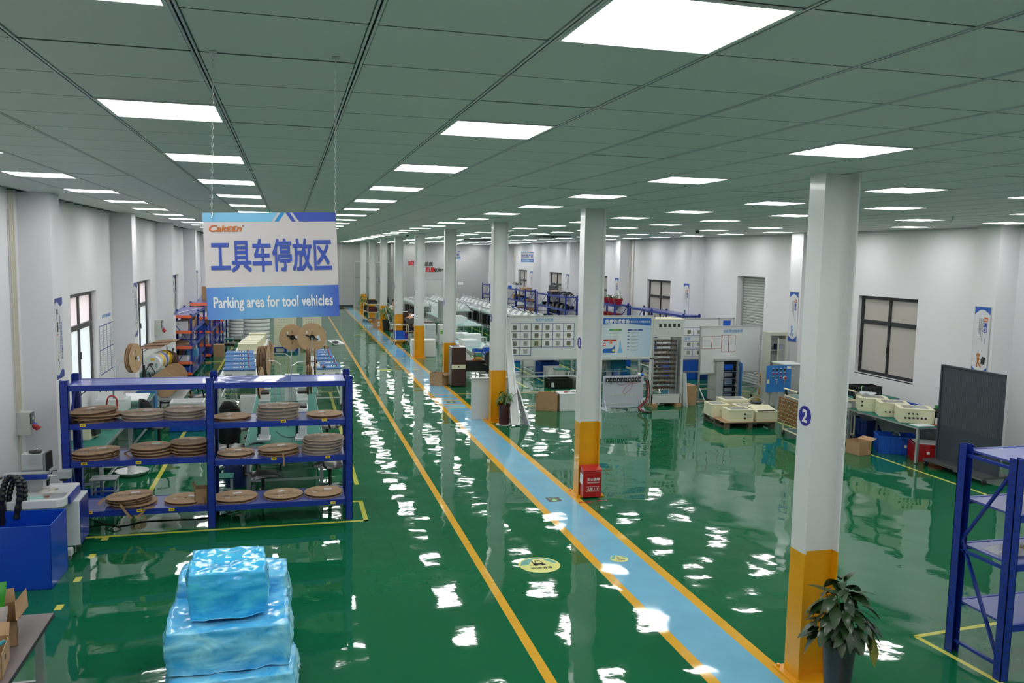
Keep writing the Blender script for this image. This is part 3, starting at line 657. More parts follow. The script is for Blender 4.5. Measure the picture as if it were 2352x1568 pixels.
# ================================================================ LEFT SHELF WITH REELS
SY = 11.50; SX0 = -2.74
ls = rack('metal_shelf', 'blue boltless shelf of two bays loaded with cardboard reels, in front of the work tables', (SX0, SY, 0), 0, [1.725, 1.79], .60, 2.0, [[1.925, 1.435, .945, .29], [1.925, 1.395, .895, .28]], beamh=.068, post=.095)
for px, py in ((190, 977), (193, 1065), (318, 1062), (206, 1177), (320, 1172), (394, 1170), (651, 967), (745, 964), (629, 1053), (753, 1049), (765, 1154)):
    p = QY(px, py, SY-.023); b = MB().box(p.x-SX0-.034, p.x-SX0+.034, -.0245, -.0222, p.z-.018, p.z+.018).build('shelf_label', M_lab, ls)
    MB().box(p.x-SX0-.022, p.x-SX0+.022, -.0252, -.0246, p.z-.004, p.z+.005).build('printed_line', M_ink, b)
def reel_meshes():
    R = .28; t = thing('cable_reel', '', 'reel', (0, 0, 0))
    for z, nm in ((0, 'flange'), (.032, 'flange')):
        b = MB(); b.lathe([(.018, z), (R, z), (R, z+.003), (.018, z+.003), (.018, z)], 40); o = b.build(nm, M_cardr, t)
    b = MB(); b.lathe([(R*.93, .003), (R*.95, .018), (R*.93, .032)], 32); b.build('wound_strip', M_reeld, t)
    MB().cyl((0, 0, .001), (0, 0, .0345), .017, n=12).build('hub', M_dark, t)
    b = MB(); b.box(-.15, -.085, -.006, .006, .035, .0356); b.box(.09, .15, -.004, .008, .035, .0356); b.build('slot', M_dark, t)
    return t
reel0 = reel_meshes(); reel0.hide_render = False
P_paper = MB().box(-.055, .055, -.035, .035, 0, .0008).build('paper_note', M_paper, reel0, loc=(.02, .12, .0352)); P_paper.rotation_euler.z = .3
P_tag = MB().box(-.03, .03, -.013, .013, 0, .0008).build('paper_tag', M_paper, reel0, loc=(-.1, -.1, .0352))
film_mesh = MB().lathe([(.287, -.002), (.293, .008), (.286, .018), (.292, .03), (.284, .038), (.25, .0375), (.22, .0362)], 32)
used = [False]
TH = ['bottom reel', 'second reel', 'third reel', 'fourth reel', 'fifth reel', 'top reel']
def reel_stack(Y, px, py, z, n, rad, where, film=False, tilt=.0, jit=.02):
    c = QY(px, py, Y); zz = z+.001
    for k in range(n):
        topmost = k == n-1
        if n == 1: lab = 'single flat brown cardboard reel %s' % where
        else: lab = '%s of the %s-reel stack %s' % ('top reel' if topmost else TH[k], {2: 'two', 3: 'three', 4: 'four', 5: 'five'}[n], where)
        ti = tilt*(k+1)/n
        dx, dy = (rnd.random()-.5)*jit*2, (rnd.random()-.5)*jit
        if not used[0]: o = reel0; used[0] = True; o['label'] = lab; o['group'] = 'cardboard reels on the blue shelf'; o.location = (c.x+dx, Y+dy, zz)
        else: o = dup(reel0, (c.x+dx, Y+dy, zz), label=lab, group='cardboard reels on the blue shelf')
        o.rotation_euler = (ti*.3, ti, rnd.random()*6.28 if not topmost else rnd.uniform(-.6, .6)); s = rad/.28; zs = 1.0+.15*rnd.random(); o.scale = (s, s, zs)
        if film: film_mesh.build('stretch_film', M_film, o, smooth=True)
        zz += .0372*zs+abs(ti)*rad*.5
LA, LB, LC = 'on the upper shelf,', 'on the middle shelf,', 'on the lowest shelf,'
Ym = SY+.31
reel_stack(Ym, 221, 955, 1.435, 3, .287, LA+' left bay, left end', tilt=-.05, jit=.05); reel_stack(Ym, 329, 955, 1.435, 2, .28, LA+' left bay, middle', film=True); reel_stack(Ym, 426, 955, 1.435, 3, .265, LA+' left bay, right end', film=True)
reel_stack(Ym, 529, 955, 1.395, 1, .25, LA+' right bay, left end'); reel_stack(Ym, 640, 955, 1.395, 4, .28, LA+' right bay, middle', film=True, tilt=-.03); reel_stack(Ym, 746, 955, 1.395, 1, .25, LA+' right bay, right end')
reel_stack(Ym, 216, 1045, .945, 2, .29, LB+' left bay, left end', tilt=-.05, jit=.04); reel_stack(Ym, 350, 1045, .945, 3, .26, LB+' left bay, middle'); reel_stack(Ym, 440, 1045, .945, 4, .25, LB+' left bay, right end')
reel_stack(Ym, 540, 1045, .895, 1, .245, LB+' right bay, left end'); reel_stack(Ym, 638, 1045, .895, 2, .275, LB+' right bay, middle', tilt=-.04); reel_stack(Ym, 741, 1045, .895, 5, .275, LB+' right bay, right end', film=True)
reel_stack(Ym, 299, 1150, .29, 3, .29, LC+' left bay, left end', tilt=-.06, jit=.05); reel_stack(Ym, 428, 1150, .29, 1, .27, LC+' left bay, beside the small carton')
reel_stack(Ym, 543, 1150, .28, 1, .29, LC+' right bay, left end'); reel_stack(Ym, 650, 1150, .28, 1, .265, LC+' right bay, middle'); reel_stack(Ym, 744, 1150, .28, 1, .265, LC+' right bay, right end')
# loose strips of carrier tape
M_strip = mat('carrier_strip', (.34, .20, .10), .6, var=.2, scale=14)
def loose(label, pts, wd=.03):
    b = MB(); P = [Vector(p) for p in pts]
    for i in range(len(P)-1): b.beam(P[i], P[i+1], wd, .002, up=(0, -1, .3))
    tag(b.build('loose_strip', M_strip), label, 'strip')
def PL(*pp, Y=SY-.05): return [QY(x, y, Y) for x, y in pp]
loose('brown strip dangling below the lowest shelf from the messy reels', PL((276, 1158), (286, 1172), (298, 1186), (303, 1190))); loose('brown strip looping below the lowest shelf beside the first strip', PL((355, 1163), (333, 1167), (326, 1178), (317, 1187), (310, 1188)))
loose('short brown strip hanging over the middle shelf edge in the right bay', PL((650, 1040), (652, 1056), (652, 1070)), .022); loose('flat brown strip end left of the lowest messy reels', [QY(240, 1144, SY+.15), QY(225, 1158, SY+.08)], .035)
loose('brown strip end left of the middle shelf stack in the left bay', [QY(308, 1030, SY+.3), QY(285, 1041, SY+.3), QY(300, 1050, SY+.05)], .02)
c = QY(465, 1150, SY+.28); sb = carton('small open brown carton squeezed beside the middle shelf post', (c.x, SY+.2, .29), .16, .2, .2, 0, flaps=(('l', 1.2, .08),))
MB().box(.02, .05, -.13, -.11, .0, .1).build('inner_strip', M_strip, sb)
# black cloth at the left end of the upper shelf
b = MB(); b.grid(lambda u, v: (-2.72+u*.36, SY+.02+v*.4, 1.437+.07*(1-u)**1.5*math.sin(PI*min(1, v*1.2+.1))+.004*math.sin(u*20)), 10, 8); tag(b.build('black_cloth', M_black, smooth=True), 'crumpled black cloth under the messy reels at the shelf end', 'cloth')
# glossy film lying over the right top deck
b = MB(); b.grid(lambda u, v: (-.97+u*.98, SY-.015+v*.6, 1.9265+.003+.004*math.sin(u*17+v*5)*math.sin(v*9)), 24, 12); tag(b.build('plastic_sheet', mat('glossy_blue_film', (.10, .12, .42), .12, var=.05, spec=.9, bump=.004, bscale=7), smooth=True), 'glossy plastic sheet lying on the right top deck of the blue shelf', 'plastic sheet')
# cables on the floor below the shelf
def cable(name, label, pts, r, m, n=6):
    P = [Vector(p) for p in pts]; Q = []
    for i in range(len(P)-1):
        p0, p1, p2, p3 = P[max(i-1, 0)], P[i], P[i+1], P[min(i+2, len(P)-1)]
        for k in range(5):
            t = k/5; Q.append(.5*((2*p1)+(p2-p0)*t+(2*p0-5*p1+4*p2-p3)*t*t+(3*p1-p0-3*p2+p3)*t**3))
    Q.append(P[-1]); o = MB().tube(Q, r, n).build(name, m, smooth=True)
    if label: tag(o, label, 'cable')
    return o
cable('floor_cable', 'black cable lying on the floor under the blue shelf', [F(160, 1172, .006), F(260, 1207, .006), F(330, 1197, .006), F(400, 1193, .006), F(480, 1188, .006), F(575, 1165, .006)], .006, M_black)
cable('floor_cable', 'coiled black cable end beside the marking machine', [F(190, 1213, .006), F(240, 1204, .006), F(278, 1212, .006), F(262, 1220, .006), F(240, 1212, .006)], .005, M_black)
# ================================================================ LASER MARKING MACHINE
mm = thing('marking_machine', 'white laser marking machine with blue laser head, black hoses and monitor', 'machine', (-2.77, 10.55, 0))
def mx(px, py, Y): p = QY(px, py, Y); return Vector((p.x+3.0, p.y-11.2, p.z))
M_mw = mat('machine_white', (.66, .68, .68), .4, var=.02)
MB().box(-.32, .40, .05, .62, .16, .70).build('cabinet', M_mw, mm, .01)
b = MB(); b.prism([(-.36, -.30), (.20, -.30), (.27, -.25), (.30, -.18), (.30, .64), (-.36, .64)], .70, .80); b.build('work_top', M_mw, mm, .012)
MB().box(-.02, .27, -.22, .06, .8, .803).build('slotted_plate', M_alu, mm)
MB().box(.30, .335, -.1, .5, .70, .79).build('side_handle', M_blue, mm, .01)
MB().box(.400, .405, .07, .60, .17, .68).build('side_door', M_blue, mm)
for s in (0, 1): b = MB(); b.box(-.3, .32, -.06+s*.55, .05+s*.55, .06, .15); b.build('base_foot', M_mw, mm, .015)
for x, y in ((.28, -.01), (-.26, -.01), (.28, .54), (-.26, .54)): MB().cyl((x, y-.015, .03), (x, y+.015, .03), .03, n=12).build('caster', M_alu, mm)
MB().box(-.30, -.05, .22, .38, .8, 1.52).build('column', M_alu, mm, .006)
b = MB(); b.lathe([(.05, 1.53), (.075, 1.535), (.08, 1.55), (.07, 1.565), (.03, 1.57)], 20, (-.15, .3, 0)); b.build('hand_wheel', M_black, mm, smooth=True)
MB().cyl((-.17, .3, 1.57), (-.12, .28, 1.60), .012).build('crank', M_alu, mm)
b = MB(); b.prism([(.05, 1.07), (.14, 1.07), (.155, 1.105), (.155, 1.165), (.14, 1.2), (.05, 1.2), (.035, 1.165), (.035, 1.105)], -.46, .04, 'x'); b.build('laser_body', mat('laser_blue', (.02, .06, .42), .25, .3, var=.03), mm, .004)
for z in (1.075, 1.195): MB().box(-.46, .045, .03, .16, z-.008, z+.008).build('silver_strip', M_alu, mm)
MB().box(-.475, -.46, .04, .15, 1.07, 1.2).build('end_cap', M_alu, mm)
MB().cyl((.04, .095, 1.13), (.15, .095, 1.13), .025).build('beam_tube', M_alu, mm)
MB().box(.15, .31, .03, .17, 1.08, 1.23).build('galvo_head', M_alu, mm, .004)
MB().cyl((.22, .1, 1.08), (.22, .1, 1.03), .05).build('lens', M_black, mm)
MB().tube([(.06, .14, 1.15), (.08, .14, 1.21), (.12, .14, 1.22), (.16, .14, 1.2)], .008, 6).build('lead', M_black, mm)
def hose(pts, r):
    P = [Vector(p) for p in pts]; Q = []
    for i in range(len(P)-1):
        p0, p1, p2, p3 = P[max(i-1, 0)], P[i], P[i+1], P[min(i+2, len(P)-1)]
        for k in range(12):
            t = k/12; Q.append(.5*((2*p1)+(p2-p0)*t+(2*p0-5*p1+4*p2-p3)*t*t+(3*p1-p0-3*p2+p3)*t**3))
    MB().tube(Q, [r*(1.0 if (i//2) % 2 else .82) for i in range(len(Q))], 12).build('corrugated_hose', mat('hose_black', (.012, .012, .014), .22, var=.1), mm, smooth=True)
hose([(-.40, -.33, .55), (-.39, -.33, .9), (-.36, -.3, 1.15), (-.29, -.3, 1.28), (-.21, -.3, 1.15), (-.20, -.3, .9), (-.24, -.33, .6)], .042); hose([(-.36, -.25, .55), (-.33, -.25, .9), (-.3, -.22, 1.1), (-.24, -.22, 1.24), (-.17, -.22, 1.1), (-.16, -.25, .85), (-.2, -.25, .6)], .04)
MB().tube([(-.47, .1, 1.14), (-.56, .05, 1.1), (-.6, .0, .95), (-.6, -.05, .6), (-.6, -.05, .15)], .022, 8).build('cable_hose', M_black, mm, smooth=True)
mo = MB().box(-.14, -.11, .3, .66, 1.12, 1.46).build('monitor', M_black, mm); mo.rotation_euler = (0, 0, -.12); MB().box(-.135, -.115, .48, .54, .8, 1.12).build('monitor_stand', M_black, mo)
MB().cyl((-.42, .0, .8), (-.42, .0, 1.0), .012).build('guide_rod', M_alu, mm)
MB().box(-.16, .05, -.22, -.07, .803, .805).build('print_sheet', mat('printed_sheet', (.3, .55, .5), .5, var=.3, scale=14), mm)
MB().box(.03, .09, -.16, -.09, .803, .812).build('workpiece', mat('workpiece_brown', (.12, .05, .03), .5), mm).rotation_euler = (0, 0, 0)
mm.scale = (.9, .8, 1)
for ch in mm.children:
    for v in ch.data.vertices:
        if v.co.z > .8: v.co.z = .8+(v.co.z-.8)*.62
k = thing('utility_knife', 'yellow utility knife lying on the marking machine top', 'knife', (-2.74, 10.75, .803), .15); MB().box(-.07, .05, -.01, .01, 0, .012).build('handle', M_lab, k); MB().box(.05, .08, -.006, .006, .003, .006).build('blade', M_ink, k)
b = MB(); b.grid(lambda u, v: (-2.86+u*.18, 10.6+v*.2, .803+.05*max(0, math.sin(u*PI)*math.sin(v*PI))*(.6+.4*math.sin(u*13)*math.cos(v*11))), 10, 10); tag(b.build('crumpled_tissue', mat('tissue', (.6, .58, .52), .8, var=.1), smooth=True), 'crumpled tissue and scraps beside the laser column', 'tissue')
# power boxes on the left wall
def power_box(label, loc, n=1):
    t = thing('power_box', label, 'socket box', loc); g = mat('power_box_grey', (.55, .57, .53), .45, var=.02)
    MB().box(0, .16, -.17, .17, 0, .42).build('body', g, t, .008); MB().box(.16, .175, -.15, .15, .2, .4).build('breaker_window', mat('smoke_plastic', (.06, .07, .06), .2), t); MB().box(.176, .178, -.03, .06, .27, .33).build('breaker', M_inkw, t)
    MB().tube([(.16, .06, .16), (.2, .06, .12), (.24, .06, .08)], [.04, .043, .045], 12).build('red_socket', M_red, t); MB().tube([(.16, .12, .18), (.2, .12, .15)], .03, 10).build('blue_socket', M_crate, t)
    return t
pb = QX(40, 990, XL); power_box('grey socket box with red plug on the left wall above the marking machine', (XL, 12.3, 1.17)).scale = (1, .5, .72)
c1 = thing('cable_trunking', 'pair of cream cable conduits running up the wall beside the near left pilaster', 'conduit', (XL+.01, 12.18, 0)); 
for k in range(3): MB().cyl((.02, k*.075, 0 if k == 1 else 1.5), (.02, k*.075, CEIL), .014, n=8).build('conduit', mat('conduit_cream', (.62, .58, .47), .5, var=.03), c1)
power_box('small grey socket box with red plug on the left wall above the wire spools', (XL+.0, 24.3, 1.35))
# ================================================================ BIG BLUE BIN, BENCH, PACKAGES
p = F(126, 1356); q = F(138, 1305)
bb = thing('plastic_bin', 'big open blue plastic bin at the left edge, in front of the marking machine', 'bin', (-2.94, 9.98, 0), -.02)
M_bin = mat('bin_blue', (.003, .055, .50), .35, var=.05, scale=2, coat=.2); b = MB(); x, y, h, w = .46, .31, .70, .008
b.box(-x, x, -y, y, 0, .01); b.box(-x, x, -y, -y+w, 0, h); b.box(-x, x, y-w, y, 0, h); b.box(-x, -x+w, -y, y, 0, h); b.box(x-w, x, -y, y, 0, h); b.build('body', M_bin, bb)
b = MB(); e = mat('bin_edge_blue', (.04, .16, .6), .3); b.box(-x, x, -y-.001, -y+w+.001, h, h+.003); b.box(-x, x, y-w, y, h, h+.003); b.box(x-w, x, -y, y, h, h+.003); b.box(-x, -x+w, -y, y, h, h+.003); b.build('cut_edge', e, bb)
wt = thing('work_bench', 'low bench with a worn dark top and aluminium legs in the bottom left corner', 'bench', (-2.5, 6.3, 0))
MB().box(-.62, .66, -.95, .86, .72, .75).build('bench_top', mat('worn_bench_top', (.16, .13, .135), .45, var=.25, scale=3, bump=.003, bscale=6), wt); MB().box(.655, .664, -.95, .865, .715, .748).build('edge_band', M_ink, wt)
for x in (-.55, .58):
    for y in (-.85, .75):
        l = MB().box(x-.03, x+.03, y-.03, y+.03, .02, .72).build('leg', M_alu, wt); MB().cyl((x, y, 0), (x, y, .025), .035, n=12).build('foot', M_black, l)
MB().box(-.55, .58, .735, .765, .2, .25).build('cross_rail', M_alu, wt); MB().box(.565, .595, -.82, .72, .2, .25).build('side_rail', M_alu, wt)
bx = carton('open brown carton holding the green and white bag on the bench', (-2.16, 6.74, .751), .34, .40, .19, .30, flaps=(('r', .9, .12), ('k', 1.2, .1), ('f', .4, .1)))
bx2 = carton('open brown carton with tools on the bench at the bottom left corner', (-2.06, 6.22, .751), .30, .34, .17, .15, flaps=(('k', .7, .1),))
MB().cyl((.1516, -.03, .1), (.1508, -.03, .1), .022, n=12).build('hand_hole', M_dark, bx2)
bg = thing('product_bag', 'green and white plastic bag with red print standing in the carton', 'bag', (-2.21, 6.76, .765), .35); bg.rotation_euler = (-.25, 0, .3)
def bagf(z0, z1, s): return lambda u, v: ((u-.5)*.30*(1-.06*math.cos(v*PI)), s*.06*math.sin(PI*u)**.6*math.sin(PI*min(1, max(0, (z0+(z1-z0)*v)/.40)))**.6+.004*math.sin(u*14+v*9), z0+(z1-z0)*v)
M_bgg = mat('bag_green', (.03, .27, .03), .25, var=.1, bump=.006, bscale=12)
for s in (-1, 1): b = MB(); b.grid(bagf(.20, .38, s), 10, 8); b.build('green_print', M_bgg, bg, smooth=True); b = MB(); b.grid(bagf(0, .20, s), 10, 8); b.build('white_print', mat('bag_white', (.6, .58, .6), .3, var=.04, bump=.006, bscale=12), bg, smooth=True)
text('东周\n香粳', 'lettering', M_inkr, bg, (.04, -.072, .12), RF, height=.075, bold=.02); text('6055', 'lettering', M_inkr, bg, (.04, -.06, .06), RF, height=.02)
for k, (dx, r) in enumerate(((.0, .3), (-.05, .12))):
    t = thing('pliers_handle', '%s teal tool grip sticking out of the bottom left carton' % ('upper' if k == 0 else 'lower'), 'tool', (-1.98+dx*1.6, 6.06-.05*k, .955-.01*k), .3+r)
    MB().tube([(.0, 0, 0), (.05, .01, .01), (.13, .03, .03)], [.011, .016, .014], 8).build('grip', mat('grip_teal', (.01, .22, .28), .4), t, smooth=True); MB().tube([(0, 0, 0), (-.12, -.03, -.03)], .006, 6).build('shaft', M_ink, t)
# wrapped packages
def wrap_mat(name, c1, c2, sc_, strength):
    m = bpy.data.materials.new(name); m.use_nodes = True; nt = m.node_tree; N = nt.nodes; L = nt.links; p = N['Principled BSDF']; tc = N.new('ShaderNodeTexCoord')
    mp = N.new('ShaderNodeMapping'); mp.inputs['Scale'].default_value = (1, 1, 2.2); mp.inputs['Rotation'].default_value = (.2, .3, .4); L.new(tc.outputs['Object'], mp.inputs[0])
    n = N.new('ShaderNodeTexNoise'); n.inputs['Scale'].default_value = 2.6; n.inputs['Detail'].default_value = 7; n.inputs['Distortion'].default_value = 1.6; L.new(mp.outputs[0], n.inputs['Vector'])
    cr = N.new('ShaderNodeValToRGB'); e = cr.color_ramp.elements; e[0].position = .3; e[0].color = c1+(1,); e[1].position = .66; e[1].color = c2+(1,); L.new(n.outputs[0], cr.inputs[0]); L.new(cr.outputs[0], p.inputs['Base Color'])
    w_ = N.new('ShaderNodeTexNoise'); w_.noise_type = 'RIDGED_MULTIFRACTAL'; w_.inputs['Scale'].default_value = sc_; w_.inputs['Detail'].default_value = 7; w_.inputs['Distortion'].default_value = 1.2; w_.inputs['Roughness'].default_value = .6; L.new(mp.outputs[0], w_.inputs['Vector'])
    bp = N.new('ShaderNodeBump'); bp.inputs['Distance'].default_value = strength; L.new(w_.outputs[0], bp.inputs['Height']); L.new(bp.outputs[0], p.inputs['Normal'])
    p.inputs['Roughness'].default_value = .12; p.inputs['Specular IOR Level'].default_value = .5; p.inputs['Coat Weight'].default_value = .3; p.inputs['Coat Roughness'].default_value = .06; return m
M_wrap = wrap_mat('blue_wrap', (.008, .36, .86), (.10, .70, 1.0), 5, .012); M_wrap2 = wrap_mat('blue_wrap_pale', (.012, .40, .86), (.32, .80, 1.0), 4, .014)
from mathutils import noise as mnoise
def package(label, loc, sx, sy, h, rz, m, seed, sag=.04, rnd_=.22):
    t = thing('wrapped_package', label, 'package', loc, rz); b = MB(); n = 26
    def put(nx, ny, nz):
        l = max(abs(nx), abs(ny), abs(nz)); v = Vector((nx, ny, nz)); s = v.normalized(); c = Vector((nx/l, ny/l, nz/l))
        q = c.lerp(s*1.22, rnd_); P = Vector((q.x*sx/2, q.y*sy/2, q.z*h/2))
        d = mnoise.noise(P*5+Vector((seed, 0, 0)))*.022+mnoise.noise(P*14+Vector((0, seed, 0)))*.009+abs(mnoise.noise(Vector((P.x*4, P.y*4, P.z*22+seed))))*.012
        P += s*d; P.z += h/2-(sag*(1-abs(nx))*(1-abs(ny)) if nz > .5 else 0); P.z = max(0, P.z); return P
    faces = [((1, 0, 0), (0, 1, 0), (0, 0, 1)), ((-1, 0, 0), (0, -1, 0), (0, 0, 1)), ((0, 1, 0), (-1, 0, 0), (0, 0, 1)), ((0, -1, 0), (1, 0, 0), (0, 0, 1)), ((0, 0, 1), (1, 0, 0), (0, 1, 0)), ((0, 0, -1), (-1, 0, 0), (0, 1, 0))]
    for f, a, c in faces:
        f, a, c = Vector(f), Vector(a), Vector(c); b.grid(lambda u, v: put(*(f+a*(u*2-1)+c*(v*2-1))), n, n)
    o = b.build('wrapping', m, t, smooth=False); bm = bmesh.new(); bm.from_mesh(o.data); bmesh.ops.remove_doubles(bm, verts=bm.verts, dist=.0005); bm.to_mesh(o.data); bm.free(); o.data.shade_smooth()
    return t
pk = F(520, 1500, .0)
PKY = 7.75
package('blue wrapped bale at the bottom of the pile, cut off by the lower picture edge', (-.47, 7.05, 0), 1.00, .85, .30, .02, M_wrap2, 3)
package('largest pale blue wrapped bale in the middle of the pile', (-.50, 7.15, .30), .98, .80, .36, .03, M_wrap2, 11)
package('blue wrapped bale standing behind the big one, mostly hidden', (-.50, 7.75, 0), .95, .5, .80, -.02, M_wrap2, 23)
package('topmost and smallest blue wrapped bale of the pile', (-.51, 7.22, .67), .62, .62, .40, .04, M_wrap, 31)
# ================================================================ LEFT WORK AREA BEHIND THE SHELF
T1 = table('long green topped bench along the left wall, nearer part', -3.42, -2.66, 13.2, 15.6, .75); T2 = table('long green topped bench along the left wall, middle part under the window', -3.42, -2.66, 15.65, 18.1, .75)
T3 = table('green topped bench along the left wall holding the wire spools', -3.42, -2.72, 18.9, 21.9, .75)
TC1 = table('green topped centre table with the nearest two terminal presses', -.66, .50, 12.95, 15.2, .75, leg=.05); TC2 = table('green topped centre table carrying the middle terminal presses', -.66, .50, 15.25, 17.6, .75); TC3 = table('green topped centre table below the face-on reels', -.60, .56, 17.7, 19.7, .75)
def encl(label, c, w, d, h, rz=0, m=None, lidwin=False, knobs=(), cat='enclosure', name='metal_enclosure', leds=0, open_=False):
    t = thing(name, label, cat, c, rz); m = m or M_cream
    MB().box(-w/2, w/2, -d/2, d/2, 0, h-.02).build('body', m, t, .004); MB().box(-w/2-.006, w/2+.006, -d/2-.006, d/2+.006, h-.02, h).build('lid', m, t, .003)
    if lidwin:
        b = MB(); a, q, e = w*.34, d*.32, .012
        for s in (-1, 1): b.box(-a, a, s*q-e/2, s*q+e/2, h, h+.002); b.box(s*a-e/2, s*a+e/2, -q, q, h, h+.002)
        b.build('window_gasket', M_ink, t); MB().box(-a+.004, a-.004, -q+.004, q-.004, h, h+.001).build('window', mat('smoked_window', (.45, .45, .44), .12, var=.1), t); MB().box(-.02, .02, -d*.42, -d*.39, h, h+.012).build('latch', M_alu, t)
    for x, z, r, k in knobs:
        if k == 'g': MB().cyl((x, -d/2, z), (x, -d/2-.03, z), r, r*.8, 10).build('cable_gland', M_black, t)
        else: MB().cyl((x, -d/2, z), (x, -d/2-.006, z), r, n=10).build('lamp_hole', M_steel, t)
    return t
e1 = encl('cream test cabinet with black connector side on the near end of the wall bench', (-3.12, 13.95, .751), .40, .36, .27, -.15); MB().box(.2, .26, -.1, .1, .05, .22).build('connector_block', M_black, e1); MB().box(-.08, .06, -.184, -.18, .16, .185).build('handle', M_alu, e1)
MB().box(-.18, .15, -.15, .15, .251, .254).build('paper_sheet', mat('printed_blue_sheet', (.5, .52, .7), .5, var=.4, scale=9), e1)
e2 = encl('low cream measuring box with yellow label behind the test cabinet', (-2.98, 14.75, .751), .46, .42, .20, -.1); MB().box(-.2, -.13, -.217, -.213, .05, .13).build('warning_label', M_lab, e2)
def crimper(label, c, rz):
    t = thing('crimping_machine', label, 'machine', c, rz)
    MB().box(-.26, .26, -.2, .2, 0, .22).build('base_cabinet', M_white, t, .005); MB().box(-.24, .02, -.15, .15, .22, .45).build('motor_housing', M_white, t, .01)
    MB().box(.04, .2, -.12, .1, .22, .42).build('press_head', M_white, t, .01); MB().tube([(.08, -.12, .42), (.14, -.1, .46), (.2, -.05, .43)], .012, 6).build('red_hose', M_red, t)
    b = MB()
    for k in range(3): b.beam((.18, -.1+.07*k, .3), (.42, -.16+.07*k, .42), .025, .02)
    b.build('feed_arm', M_alu, t)
    for x in (-.18, -.08): MB().cyl((x, -.155, .36), (x, -.15, .36), .012, n=8).build('screw', M_ink, t)
    return t
crimper('white crimping machine with feed arms on the wall bench below the window', (-3.1, 16.35, .751), 0)
cable('red_coil', 'loop of red hose hanging in front of the white crimping machine', [Vector((-3.16, 16.05, .85)), Vector((-3.12, 16.0, 1.02)), Vector((-3.05, 16.0, 1.06)), Vector((-2.98, 16.0, 1.0)), Vector((-2.97, 16.0, .82))], .014, M_red)
pt = thing('paper_tray', 'white slanted tray with papers on the wall bench', 'tray', (-2.82, 16.75, .76)); b = MB(); b.M = Matrix.Rotation(.14, 4, 'X'); b.box(-.25, .25, -.2, .25, .13, .15); b.build('tray_plate', M_white, pt); b = MB(); b.M = Matrix.Rotation(.14, 4, 'X'); b.box(-.2, .18, -.15, .2, .151, .154); b.build('paper', M_paper, pt)
for x in (-.2, .2): MB().beam((x, -.15, 0), (x, .1, .14), .02).build('strut', M_alu, pt)
def vreel(label, c, yaw, n=1, rad=.28, pitch=0):
    o = dup(reel0, c, label=label, group=None); o.rotation_euler = Euler((pitch, PI/2, yaw), 'XYZ'); o['group'] = 'upright cardboard reels over the presses'; o.scale = (rad/.28, rad/.28, .9); return o
p = QY(304, 822, 17.2)
for k in range(2): vreel('%s of the two upright brown reels on the tall stand by the left wall' % ('left' if k == 0 else 'right'), (p.x-.03+k*.06, 17.2, p.z), -.25)
st = thing('reel_stand', 'bent grey tube stand holding the two reels by the left wall', 'stand', (p.x, 17.2, .751)); zz = p.z-.751
MB().tube([(-.3, 0, 0), (-.3, 0, zz-.08), (-.25, 0, zz), (-.1, 0, zz), (.14, 0, zz)], .011, 8).build('tube_arm', M_alu, st, smooth=True); MB().cyl((.04, 0, zz), (.08, 0, zz), .035).build('hub_lock', M_black, st); MB().box(-.33, -.27, -.04, .04, 0, .02).build('base', M_black, st)
def press(label, c, s, topz=.52):
    """terminal press on a table; s = side the throat faces"""
    t = thing('terminal_press', label, 'press', c); b = MB()
    MB().box(-.10, .10, -.16, .16, 0, .035).build('base_plate', M_white, t, .004)
    b.prism([(-.08, .035), (.08, .035), (.08, topz-.12), (-.08, topz-.12), (-.08, .25), (-.045, .24), (-.03, .2), (-.03, .14), (-.045, .10), (-.08, .09)] if s < 0 else [(.08, .035), (-.08, .035), (-.08, topz-.12), (.08, topz-.12), (.08, .25), (.045, .24), (.03, .2), (.03, .14), (.045, .10), (.08, .09)], -.1, .12, 'y'); b.build('c_frame', M_white, t, .003)
    MB().box(-.095, .095, -.13, .14, topz-.12, topz).build('motor_cover', M_white, t, .01); MB().box(-.08, .08, -.11, .12, topz, topz+.045).build('black_top', M_black, t, .015)
    b = MB(); b.box(s*.05, s*.09, -.03, .03, .1, .26); b.box(s*.045, s*.095, -.045, .045, .05, .1); b.build('applicator', M_black, t); MB().cyl((s*.07, 0, .12), (s*.07, 0, .2), .012).build('ram', M_chrome, t)
    return t
for k, (x, y, s) in enumerate(((-.40, 13.35, -1), (.17, 13.3, -1), (-.42, 14.7, -1), (.2, 14.7, -1), (-.44, 16.0, -1), (.22, 16.1, -1))):
    press('white terminal press, %s on the %s side of the centre table' % (['nearest', 'nearest', 'second', 'second', 'third', 'third'][k], 'left' if x < 0 else 'right'), (x, y, .751), s, .5)
def stand(label, base, top, armdir, m=M_alu):
    t = thing('reel_stand', label, 'stand', base); h = top[2]-base[2]; dx, dy = top[0]-base[0], top[1]-base[1]
    MB().tube([(0, 0, 0), (0, 0, h-.07), (dx*.25, dy*.25, h), (dx, dy, h)], .011, 8).build('tube_arm', m, t, smooth=True); MB().cyl((0, 0, 0), (0, 0, .02), .04).build('base', M_black, t); MB().cyl((dx*.9, dy*.9, h), (dx*.9+.02, dy*.9, h), .035).build('hub_lock', M_black, t); return t
for k, (px, py, Y, r) in enumerate(((594, 828, 16.0, .27), (600, 828, 16.0, .28), (606, 828, 16.0, .28), (613, 828, 16.0, .28), (597, 880, 14.7, .28), (618, 812, 17.4, .27), (623, 812, 17.4, .2))):
    p = QY(px, py, Y); vreel('upright brown reel, %s from the left in the left cluster above the presses' % ORD[k], (p.x, Y, p.z), -.13 if k != 5 else .05, rad=r)
